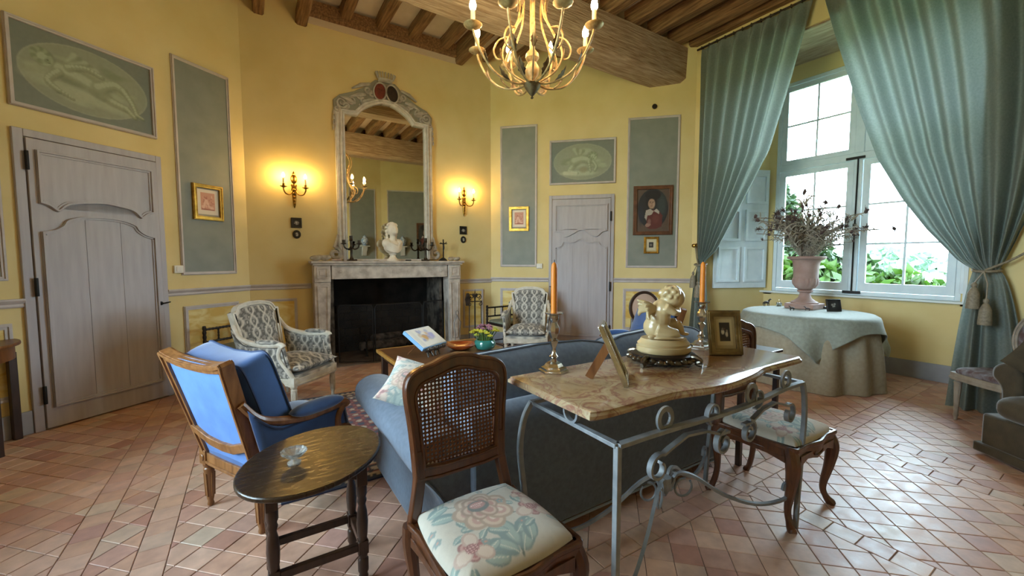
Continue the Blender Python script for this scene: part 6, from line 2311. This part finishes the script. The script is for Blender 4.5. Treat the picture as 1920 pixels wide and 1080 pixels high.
def photo_frame(label, loc, rz, w_, h_, tilt, cvf, fm, fw_=.02, easel=True):
    t = thing('photo_frame', label, 'picture frame', loc, rz)
    ML = Matrix.Rotation(R(-tilt), 4, 'X')
    o = rect(-w_ / 2, w_ / 2, 0, h_)
    obj('frame', MB().ring(o, inset(o, fw_), -.009, .009).ring(inset(o, fw_ * .2), inset(o, fw_ * .55), -.013, .0).xf(ML), fm, t, bev=.002)
    obj('backing', MB().bx(-w_ / 2 + .006, w_ / 2 - .006, .004, .010, .006, h_ - .006).xf(ML), M_blackf if not easel else M_wood, t)
    cv_ = cvf(w_ - 1.9 * fw_, h_ - 1.9 * fw_)
    nz_ = 50
    mbp_ = MB().grid(lambda u, v: (-cv_.w / 2 + u * cv_.w, .001, .95 * fw_ + v * cv_.h), 40, nz_)
    me_ = bpy.data.meshes.new('photo')
    me_.from_pydata(mbp_.v, [], mbp_.f)
    paint(me_, lambda co: cv_.sample((co[:, 0] + cv_.w / 2) / cv_.w, (co[:, 2] - .95 * fw_) / cv_.h))
    me_.transform(ML)
    obj('photo', me_, M_art, t)
    # easel strut
    yb = h_ * .62 * math.sin(R(tilt)) + .010
    zt_ = h_ * .62 * math.cos(R(tilt))
    obj('easel_strut', MB().tube([(0, yb, zt_), (0, yb + h_ * .30, .003)], 1, flat=(.018, .003)), M_wood, t)
    return t


def twofaces(w_, h_):
    cv_ = Cv(w_, h_, '#A08F66', 90)
    cv_.poly(rect(w_ * .13, w_ * .87, h_ * .12, h_ * .90), '#B7A67C')
    cv_.poly(rect(w_ * .27, w_ * .76, h_ * .24, h_ * .80), '#2A211A')
    cv_.ell(w_ * .42, h_ * .52, w_ * .07, h_ * .075, '#C2B7A2', 0, .4)
    cv_.ell(w_ * .42, h_ * .60, w_ * .05, h_ * .045, '#6F6456', 0, .4)
    cv_.ell(w_ * .60, h_ * .45, w_ * .06, h_ * .08, '#B9AC94', 0, .4)
    cv_.ell(w_ * .61, h_ * .55, w_ * .04, h_ * .04, '#8A7C68', 0, .4)
    return cv_


M_oldgold = mat('dull_gold_frame', '#8A744A', .38, .7, col2='#5C4A2A', scale=16)
photo_frame('gold photo frame with two pale figures, standing on the marble console', (2.185, 1.245, .9015), R(-31), .185, .245, 12, twofaces, M_oldgold, .034)
photo_frame('silver photo frame seen edge-on with its wooden easel strut', (1.345, 1.20, .9015), R(42), .19, .27, 24, twofaces, M_silver, .022)

# ================================================================= WINDOW BAY: draped table, urn, dried flowers
RT = (5.65, 2.25)
M_cloth = mat('grey_green_linen', '#9AA39A', .9, col2='#8B948A', scale=30, sheen=.2, bump=.25, bscale=260, bdist=.002)
M_cloth2 = mat('beige_linen_skirt', '#A39B86', .9, col2='#958D78', scale=30, sheen=.2, bump=.25, bscale=260, bdist=.002)
rt = thing('round_table', 'round table draped to the floor with grey-green and beige linen', 'table', (RT[0], RT[1], 0))
obj('top_board', MB().lathe([(.62, .755), (.645, .76), (.645, .785), (.62, .787)], 48), M_dark, rt)
obj('pedestal', MB().lathe([(.25, 0), (.2, .05), (.05, .1), (.05, .756)], 16), M_dark, rt)


def skirt(u, v):
    a = 2 * PI * u
    z = .786 - .781 * v
    fold = math.sin(12 * a + .9 * math.sin(3 * a)) * .6 + math.sin(7 * a + 1) * .4
    r_ = .652 + .085 * v + .055 * fold * min(1, v * 2.2)
    return (r_ * math.cos(a), r_ * math.sin(a), max(z, .004))


obj('under_skirt', MB().grid(skirt, 260, 16, True), M_cloth2, rt, ang=180)


def over(u, v):
    a = 2 * PI * u
    # square cloth laid over a round top: corners hang lower
    q_ = max(abs(math.cos(a + .26)), abs(math.sin(a + .26)))
    drop = .80 / q_ - .655
    if v < .3:
        r_ = .667 * v / .3
        return (r_ * math.cos(a), r_ * math.sin(a), .8)
    t_ = (v - .3) / .7
    fold = math.sin(11 * a + 1.3 * math.sin(2 * a)) * .6 + math.sin(6 * a) * .4
    r_ = .667 + .012 * min(1, t_ * 6) + .10 * t_ * (.5 + fold * .6) * drop / .3 + .02 * t_
    return (r_ * math.cos(a), r_ * math.sin(a), .8 - drop * max(0, t_ - .0) - (.006 if t_ > 0 else 0))


obj('over_cloth', MB().grid(over, 260, 22, True), M_cloth, rt, ang=70, solid=.004)

UR = (6.0, 2.42, .8045)
ur = thing('garden_urn', 'pink terracotta urn with a fluted bowl on the draped table', 'urn', UR)
obj('plinth', MB().bx(-.165, .165, -.165, .165, 0, .065), M_terra, ur, bev=.006)
obj('foot', MB().lathe([(.15, .065), (.15, .08), (.12, .095), (.075, .13), (.06, .17), (.058, .20), (.085, .215), (.085, .232), (.065, .238)], 32), M_terra, ur)
obj('fluted_bowl', MB().lathe([(.06, .236), (.10, .26), (.135, .31), (.142, .35), (.138, .385)], 72, rad=lambda a, z: 1 + .05 * abs(math.sin(9 * a)) - .02), M_terra, ur)
obj('body', MB().lathe([(.134, .382), (.134, .42), (.140, .55), (.150, .60), (.175, .625), (.205, .635), (.21, .655), (.20, .665), (.16, .66), (.13, .6), (.1, .45), (0, .44)], 40), M_terra, ur)
# dried thistle bouquet
M_dry = mat('dry_stalk', '#8E8577', .85, col2='#6F665A', scale=20)
M_dryl = mat('pale_dry_leaf', '#B0A898', .85, col2='#8F877A', scale=20)
M_head = mat('dark_seed_head', '#5E4D4B', .9, col2='#3C302F', scale=26)
dq = thing('dried_bouquet', 'big spray of dried thistles and seed heads in the urn', 'dried flowers', (UR[0], UR[1], UR[2] + .60))
r_ = random.Random(21)


def head_mesh(kind, rr_):
    h = MB()
    if kind == 0:                                      # thistle: egg with bristles
        h.ell((0, 0, .02), (.021, .021, .026), 10, 7)
        for k in range(16):
            a = 2 * PI * k / 16
            s_ = rr_.uniform(.7, 1.2)
            h.tube([(.014 * math.cos(a), .014 * math.sin(a), .03), (.035 * s_ * math.cos(a), .035 * s_ * math.sin(a), .065 * s_)], [.0035, .001], 4)
    elif kind == 1:                                    # drooping, spiky bracts
        h.ell((0, 0, .016), (.026, .026, .018), 10, 7)
        for k in range(12):
            a = 2 * PI * k / 12
            h.tube([(.02 * math.cos(a), .02 * math.sin(a), .014), (.05 * math.cos(a), .05 * math.sin(a), .005 + .03 * (k % 2)), (.06 * math.cos(a), .06 * math.sin(a), -.02)], [.005, .004, .001], 4)
    else:                                              # poppy-like capsule
        h.lathe([(.004, 0), (.018, .012), (.023, .028), (.018, .042), (.022, .046), (.005, .05)], 10)
    return mesh_of('seed_head', h, True)


heads = [head_mesh(k % 3, r_) for k in range(6)]
for me_ in heads:
    me_.materials.append(M_head)
stems = []
for k in range(9):                                     # stalk types: straight to bowed, along +x tilt
    bowd = .0 + .05 * k
    m_ = MB().tube(smoothpath([(0, 0, 0), (.05 + bowd * .2, .01, .25), (.16 + bowd * .6, .015 * (-1) ** k, .46), (.30 + bowd * 1.3, 0, .58 - bowd * .25)], 5), [.0065] * 8 + [.005] * 8, 5)
    lf = MB()
    rr_ = random.Random(k)
    for j in range(22):                                # narrow curled leaves
        t_ = rr_.uniform(.2, .95)
        bx_, bz_ = t_ * t_ * (.30 + bowd * 1.3), .60 * t_ - .1 * t_ * t_
        a = rr_.uniform(0, 2 * PI)
        ln = rr_.uniform(.06, .15)
        lf.tube(smoothpath([(bx_, 0, bz_), (bx_ + ln * .5 * math.cos(a), ln * .5 * math.sin(a), bz_ + ln * .5), (bx_ + ln * math.cos(a), ln * math.sin(a), bz_ + ln * rr_.uniform(.1, .6))], 3), [.002, .006, .0075, .007, .005, .003, .001], 4)
    a_, b_2 = mesh_of('stem', m_, True), mesh_of('dry_leaves', lf, True)
    a_.materials.append(M_dry)
    b_2.materials.append(M_dryl)
    stems.append((a_, b_2, (.30 + bowd * 1.3, 0, .58 - bowd * .25)))
for i in range(110):
    k = r_.randrange(9) if i > 12 else 8 - i % 3
    a_, b_2, tip = stems[k]
    az = r_.uniform(0, 2 * PI) if i % 2 else r_.choice([R(122), R(148), R(-58), R(-32)]) + r_.uniform(-.3, .3)
    so = obj('stem', a_, None, dq, loc=(r_.uniform(-.04, .04), r_.uniform(-.04, .04), r_.uniform(-.08, .02)), rz=az)
    s_ = r_.uniform(.55, 1.12)
    so.scale = (s_ * r_.uniform(.55, 1.1), s_, s_ * r_.uniform(.85, 1.12)) if i % 3 else (s_ * r_.uniform(.2, .6), s_, s_ * r_.uniform(1.05, 1.4))
    obj('dry_leaves', b_2, None, so)
    if i % 10 < 8:
        hd = obj('seed_head', r_.choice(heads), None, so, loc=(tip[0], tip[1], tip[2] - .004))
        hd.rotation_euler = (r_.uniform(-.4, .4), r_.uniform(.3, 1.3), r_.uniform(0, 6))
# small things on the draped table
M_pew = mat('dark_pewter2', '#4A4444', .4, .7)


def animal(name, label, loc, rz, s):
    t = thing(name, label, 'figurine', loc, rz)
    b = MB()
    b.ell((0, 0, .052), (.042, .017, .018)).tube([(.03, 0, .058), (.052, 0, .088)], [.014, .009], 8).ell((.062, 0, .09), (.018, .008, .009))
    for sx in (-1, 1):
        for sy in (-1, 1):
            b.tube([(sx * .03, sy * .009, .045), (sx * .034, sy * .01, .022), (sx * .03, sy * .01, .001)], [.008, .005, .0045], 6)
    b.tube([(-.04, 0, .058), (-.056, 0, .045), (-.058, 0, .02)], [.005, .004, .002], 6)
    b.xf(Matrix.Scale(s, 4))
    obj('body', remesh(b, .0028 * s, 1), M_pew, t)
    return t


animal('horse_figurine', 'small pewter horse standing at the left of the urn', (5.83, 2.80, .8045), R(-20), 1.0)
animal('animal_figurine', 'tiny dark animal figurine in front of the urn, the left one', (5.58, 2.38, .8045), R(150), .62)
animal('animal_figurine', 'tiny dark animal figurine in front of the urn, the right one', (5.72, 2.27, .8045), R(120), .55)
sb = thing('silver_basket', 'tiny silver basket with a handle near the pewter horse', 'basket', (6.0, 2.72, .8045))
obj('body', MB().lathe([(.028, 0), (.032, .005), (.036, .045), (.033, .045), (.028, .006)], 14), M_silver, sb)
obj('handle', MB().tube([(.035 * math.cos(a), 0, .045 + .035 * math.sin(a)) for a in np.linspace(0, PI, 12)], .0025, 5), M_silver, sb)


def darkphoto(w_, h_):
    cv_ = Cv(w_, h_, '#1D1A19', 60)
    for x, y, a in ((.4, .55, .10), (.55, .42, .08), (.6, .62, .09), (.45, .38, .06)):
        cv_.ell(w_ * x, h_ * y, w_ * a, h_ * a, '#8D8A84', 30, .5)
    return cv_


photo_frame('black photo frame leaning on the draped table beside the urn', (5.90, 2.06, .8045), R(-36), .165, .15, 14, darkphoto, M_blackf, .014)
sp_ = thing('snuff_box', 'flat dark box lying behind the urn plinth', 'box', (6.17, 2.26, .8045), R(20))
obj('body', MB().bx(-.05, .05, -.03, .03, 0, .018), M_blackf, sp_, bev=.004)
obj('lid', MB().bx(-.051, .051, -.031, .031, .019, .026), M_blackf, sp_, bev=.003)

# ================================================================= CURTAINS
M_curt = mat('teal_grey_linen', '#8C968F', .85, col2='#7F8A83', scale=60, transl=.33, bump=.25, bscale=220, bdist=.002)
ROD_Z = 4.50
rod = thing('curtain_rod', 'dark curtain rod under the ceiling joists above the window', 'curtain rod', (5.66, 2.2, ROD_Z))
obj('rod', MB().tube([(0, -2.0, 0), (0, 1.62, 0)], .014, 10), M_rust, rod)
for y in (-1.9, 0, 1.58):
    obj('bracket', MB().tube([(0, y, 0), (.05, y, .02), (.095, y, .02)], .009, 7), M_rust, rod)


def curtain(label, outer_y, inner, tie, low, folds, seed):
    """outer_y = straight outer edge; inner = [(y,z)...] of the free edge from top to tie; tie=(y,z,halfwidth); low=[(y0,y1) at the floor]"""
    t = thing('curtain', label, 'curtain', (5.67, 0, 0), 0, 'teal linen curtains')
    rr_ = random.Random(seed)
    ph = [rr_.uniform(-.6, .6) for _ in range(8)]
    zt = ROD_Z - .015
    zs = [p[1] for p in inner]
    ys = [p[0] for p in inner]
    sg = 1 if outer_y < inner[0][0] else -1           # direction from outer to inner

    def edge(z):
        for i in range(len(zs) - 1):
            if zs[i] >= z >= zs[i + 1]:
                f_ = (zs[i] - z) / (zs[i] - zs[i + 1])
                return ys[i] + (ys[i + 1] - ys[i]) * f_
        return ys[-1] if z < zs[-1] else ys[0]

    def f(u, v):
        # fabric lines sweep: each stays straight-ish from rod to tie
        if v < .72:
            s_ = v / .72
            y_top = outer_y + (inner[0][0] - outer_y) * u
            z = zt + (tie[1] - zt) * s_
            yo = outer_y + (tie[0] - sg * tie[2] - outer_y) * s_ ** 3
            ye = edge(z)
            y = yo + (ye - yo) * (u ** (1.0 + .15 * s_))
            wid = abs(ye - yo)
            amp = .062 * (1 - .35 * s_) * min(1, wid / .3 + .25)
        else:
            s_ = (v - .72) / .28
            z = tie[1] + (.012 - tie[1]) * s_
            q_ = s_ ** .6
            ya = (tie[0] - sg * tie[2]) + (low[0] - tie[0] + sg * tie[2]) * q_
            yb = (tie[0] + sg * tie[2]) + (low[1] - tie[0] - sg * tie[2]) * q_
            y = ya + (yb - ya) * u
            amp = .022 + .034 * q_
        k = folds if v < .72 else folds * .42
        w_ = math.sin(2 * PI * k * u + ph[0] + 2.2 * ph[1] * math.sin(3 * u * PI) + .35 * math.sin(v * 5 + ph[2]))
        w_ = w_ + .30 * math.sin(2 * PI * k * .63 * u + ph[3]) + .12 * math.sin(2 * PI * k * 1.7 * u + ph[4])
        pinch = 1 - .75 * math.exp(-((v - .72) / .035) ** 2)
        top = min(1, v / .05 + .35)
        return (amp * w_ * pinch * top, y, z)
    obj('cloth', MB().grid(f, 300, 90), M_curt, t, ang=180)
    # heading tape with rings
    rme = mesh_of('ring', MB().tube([(.022 * math.cos(a), 0, .022 * math.sin(a)) for a in np.linspace(0, 2 * PI, 10)[:-1]], .004, 5, True))
    for i in range(13):
        obj('ring', rme, M_rust, t, loc=(-.01, outer_y + (inner[0][0] - outer_y) * i / 12, ROD_Z))
    return t


curtain('left teal linen curtain, tied back beside the shutter', 3.75, [(2.34, 4.49), (2.44, 4.05), (2.55, 3.60), (2.76, 2.84), (3.06, 2.27), (3.44, 1.57), (3.60, 1.40), (3.62, 1.34)], (3.665, 1.36, .045), (3.83, 3.50), 7.5, 1)
curtain('right teal linen curtain, full and tied back with tasselled cord', .42, [(2.25, 4.49), (2.12, 4.0), (1.99, 3.55), (1.83, 3.0), (1.66, 2.48), (1.45, 2.05), (1.25, 1.72), (1.02, 1.41), (.92, 1.33), (.91, 1.30)], (.84, 1.33, .075), (.52, 1.04), 8.5, 2)
M_cord = mat('sand_silk_cord', '#8F8672', .6, col2='#756C59', scale=60)


def tieback(label, y, z, hook, tz, xo):
    t = thing('tieback', label, 'tieback', (0, 0, 0))
    cp = [(5.66 + .075 * math.cos(a), y + .085 * math.sin(a), z + .012 * math.cos(a)) for a in np.linspace(0, 2 * PI, 25)[:-1]]
    obj('cord', MB().tube(cp, .012, 7, True).tube(smoothpath([(5.60, y, z), (5.66, (y + hook[0]) / 2, (z + hook[1]) / 2 - .03), (5.73, hook[0], hook[1])], 5), .010, 7), M_cord, t)
    hk = MB().lathe([(.03, 0), (.035, .01), (.015, .02), (.012, .06), (.03, .075), (.026, .09), (.006, .1)], 12).xf(Matrix.Rotation(R(-90), 4, 'Y')).xf(Matrix.Translation((5.757, hook[0], hook[1])))
    obj('hook', hk, M_brass, t)
    for dy, dz in ((-.03, 0), (.05, .14)):
        x = xo
        ts = MB().tube([(x + .01, y, z - .01), (x, y + dy, z - .12), (x, y + dy, z - .26 + dz)], .006, 6)
        ts.lathe([(.008, .0), (.018, -.012), (.02, -.03), (.013, -.045), (.022, -.055), (.028, -.07), (.04, -.10), (.047, -.23), (.045, -.24)], 20, (x, y + dy, z - .25 + dz), rad=lambda a, z_: 1 + .04 * math.sin(10 * a))
        obj('tassel', ts, M_cord, t)
    return t


tieback('sand cord tieback with tassels on the left curtain', 3.665, 1.36, (3.80, 1.64), 1.0, 5.56)
tieback('sand cord tieback with two big tassels on the right curtain', .84, 1.33, (.50, 1.62), 1.0, 5.54)

# ================================================================= OUTSIDE
M_field = mat('pale_meadow', '#94A57C', .95, col2='#7E9268', scale=.15)
obj('meadow', MB().bx(7.2, 160, -120, 120, -1.3, -1.2), M_field, smooth=False, label='pale meadow stretching away outside the window', cat='meadow', kind='stuff')
obj('yard', MB().bx(-120, -2.7, -120, 120, -1.3, -1.2), M_field, smooth=False, label='grassy yard outside the west window', cat='yard', kind='stuff')
M_leafb = mat('sunlit_leaf', '#2E4A0A', .6, col2='#1E3607', scale=3, transl=.35)
M_leafd = mat('dark_ivy_leaf', '#223616', .6, col2='#152610', scale=3, transl=.25)


def foliage(c, r_, n, s, seed, wob=.25):
    rr_ = np.random.RandomState(seed)
    V, F = [], []
    for i in range(n):
        d = rr_.normal(size=3)
        d /= np.linalg.norm(d)
        p = np.array(c) + d * np.array(r_) * (rr_.uniform(.55, 1.0) + wob * math.sin(5 * d[0] + seed) * .4)
        a = rr_.normal(size=3)
        a /= np.linalg.norm(a)
        b = np.cross(a, rr_.normal(size=3))
        b /= np.linalg.norm(b)
        q_ = s * rr_.uniform(.6, 1.3)
        o = len(V)
        V += [p - a * q_, p + b * q_ * .5, p + a * q_, p - b * q_ * .5]
        F.append((o, o + 1, o + 2, o + 3))
    return MB().add(V, F)


def bush(name, label, cat, base, blobs, m, n, s, seed):
    t = thing(name, label, cat, base)
    mb_ = MB()
    for i, (c, r_) in enumerate(blobs):
        mb_.join(foliage(c, r_, n, s, seed + i))
    obj('foliage', mb_, m, t, smooth=False, kind='stuff')
    tk = MB()
    for c, r_ in blobs[:4]:
        tk.tube([(0, 0, 0), (c[0] * .5, c[1] * .5, c[2] * .5), c], [.05, .035, .015], 6)
    obj('stem', tk, M_dark, t)
    return t


bush('shrub', 'bright green shrub outside under the left window panes', 'shrub', (8.6, 3.35, -1.2), [((0, 0, 2.05), (.5, .6, .60)), ((.3, -.45, 1.95), (.5, .5, .55)), ((0, .6, 2.1), (.5, .5, .65)), ((.2, -.85, 1.8), (.4, .4, .45)), ((0, 0, 1.2), (.5, .9, .7))], M_leafb, 1100, .12, 5)
bush('shrub', 'low lime shrub outside under the right window panes', 'shrub', (9.2, 2.35, -1.2), [((0, 0, 1.95), (.45, .55, .48)), ((.2, -.6, 1.85), (.4, .5, .40)), ((0, -.2, 1.1), (.45, .8, .7))], M_leafb, 1000, .11, 15)
bush('climbing_shrub', 'tall dark leafy shrub rising outside the left panes', 'shrub', (9.6, 4.35, -1.2), [((0, 0, 2.3), (.6, .7, 1.0)), ((0, .15, 3.3), (.5, .45, .8)), ((0, -.6, 2.2), (.6, .5, .8)), ((0, .25, 4.0), (.35, .3, .55)), ((.3, -1.2, 2.0), (.5, .5, .75))], M_leafd, 1500, .11, 25)
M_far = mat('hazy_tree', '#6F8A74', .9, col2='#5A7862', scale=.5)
for i, (x, y, h_, w_) in enumerate(((70, 20, 4.2, 9), (72, 8, 3.6, 8), (68, -3, 3.4, 7), (75, 34, 5.0, 10), (74, -14, 3.8, 9))):
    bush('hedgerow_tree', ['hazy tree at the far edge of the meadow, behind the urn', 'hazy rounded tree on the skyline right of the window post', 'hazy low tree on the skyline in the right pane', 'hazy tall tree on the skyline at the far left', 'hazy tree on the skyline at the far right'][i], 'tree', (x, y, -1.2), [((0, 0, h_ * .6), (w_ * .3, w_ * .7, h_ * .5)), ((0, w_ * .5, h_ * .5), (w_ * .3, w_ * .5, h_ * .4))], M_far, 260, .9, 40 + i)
rr_ = random.Random(9)
sw = thing('garden_wall', 'low tumbledown stone wall across the garden outside', 'wall', (15, 3.0, -1.2))
M_gst = mat('pale_garden_stone', '#BDB7A8', .9, col2='#9E988A', scale=3)
for i in range(26):
    y = -3.2 + i * .36
    for r in range(2):
        w_ = rr_.uniform(.28, .38)
        obj('stone', MB().box((rr_.uniform(-.05, .05), y + r * .15, .14 + .26 * r), (.4, w_, rr_.uniform(.2, .27)), Matrix.Rotation(rr_.uniform(-.08, .08), 4, 'X')), M_gst, sw, bev=.03)
gp = thing('garden_post', 'thin post standing in the garden outside the right panes', 'post', (14, 2.15, -1.2))
obj('shaft', MB().tube([(0, 0, 0), (0, 0, 2.3)], .035, 8), M_dark, gp)
obj('base_stone', MB().lathe([(.12, 0), (.1, .08), (.05, .1)], 10), M_gst, gp)
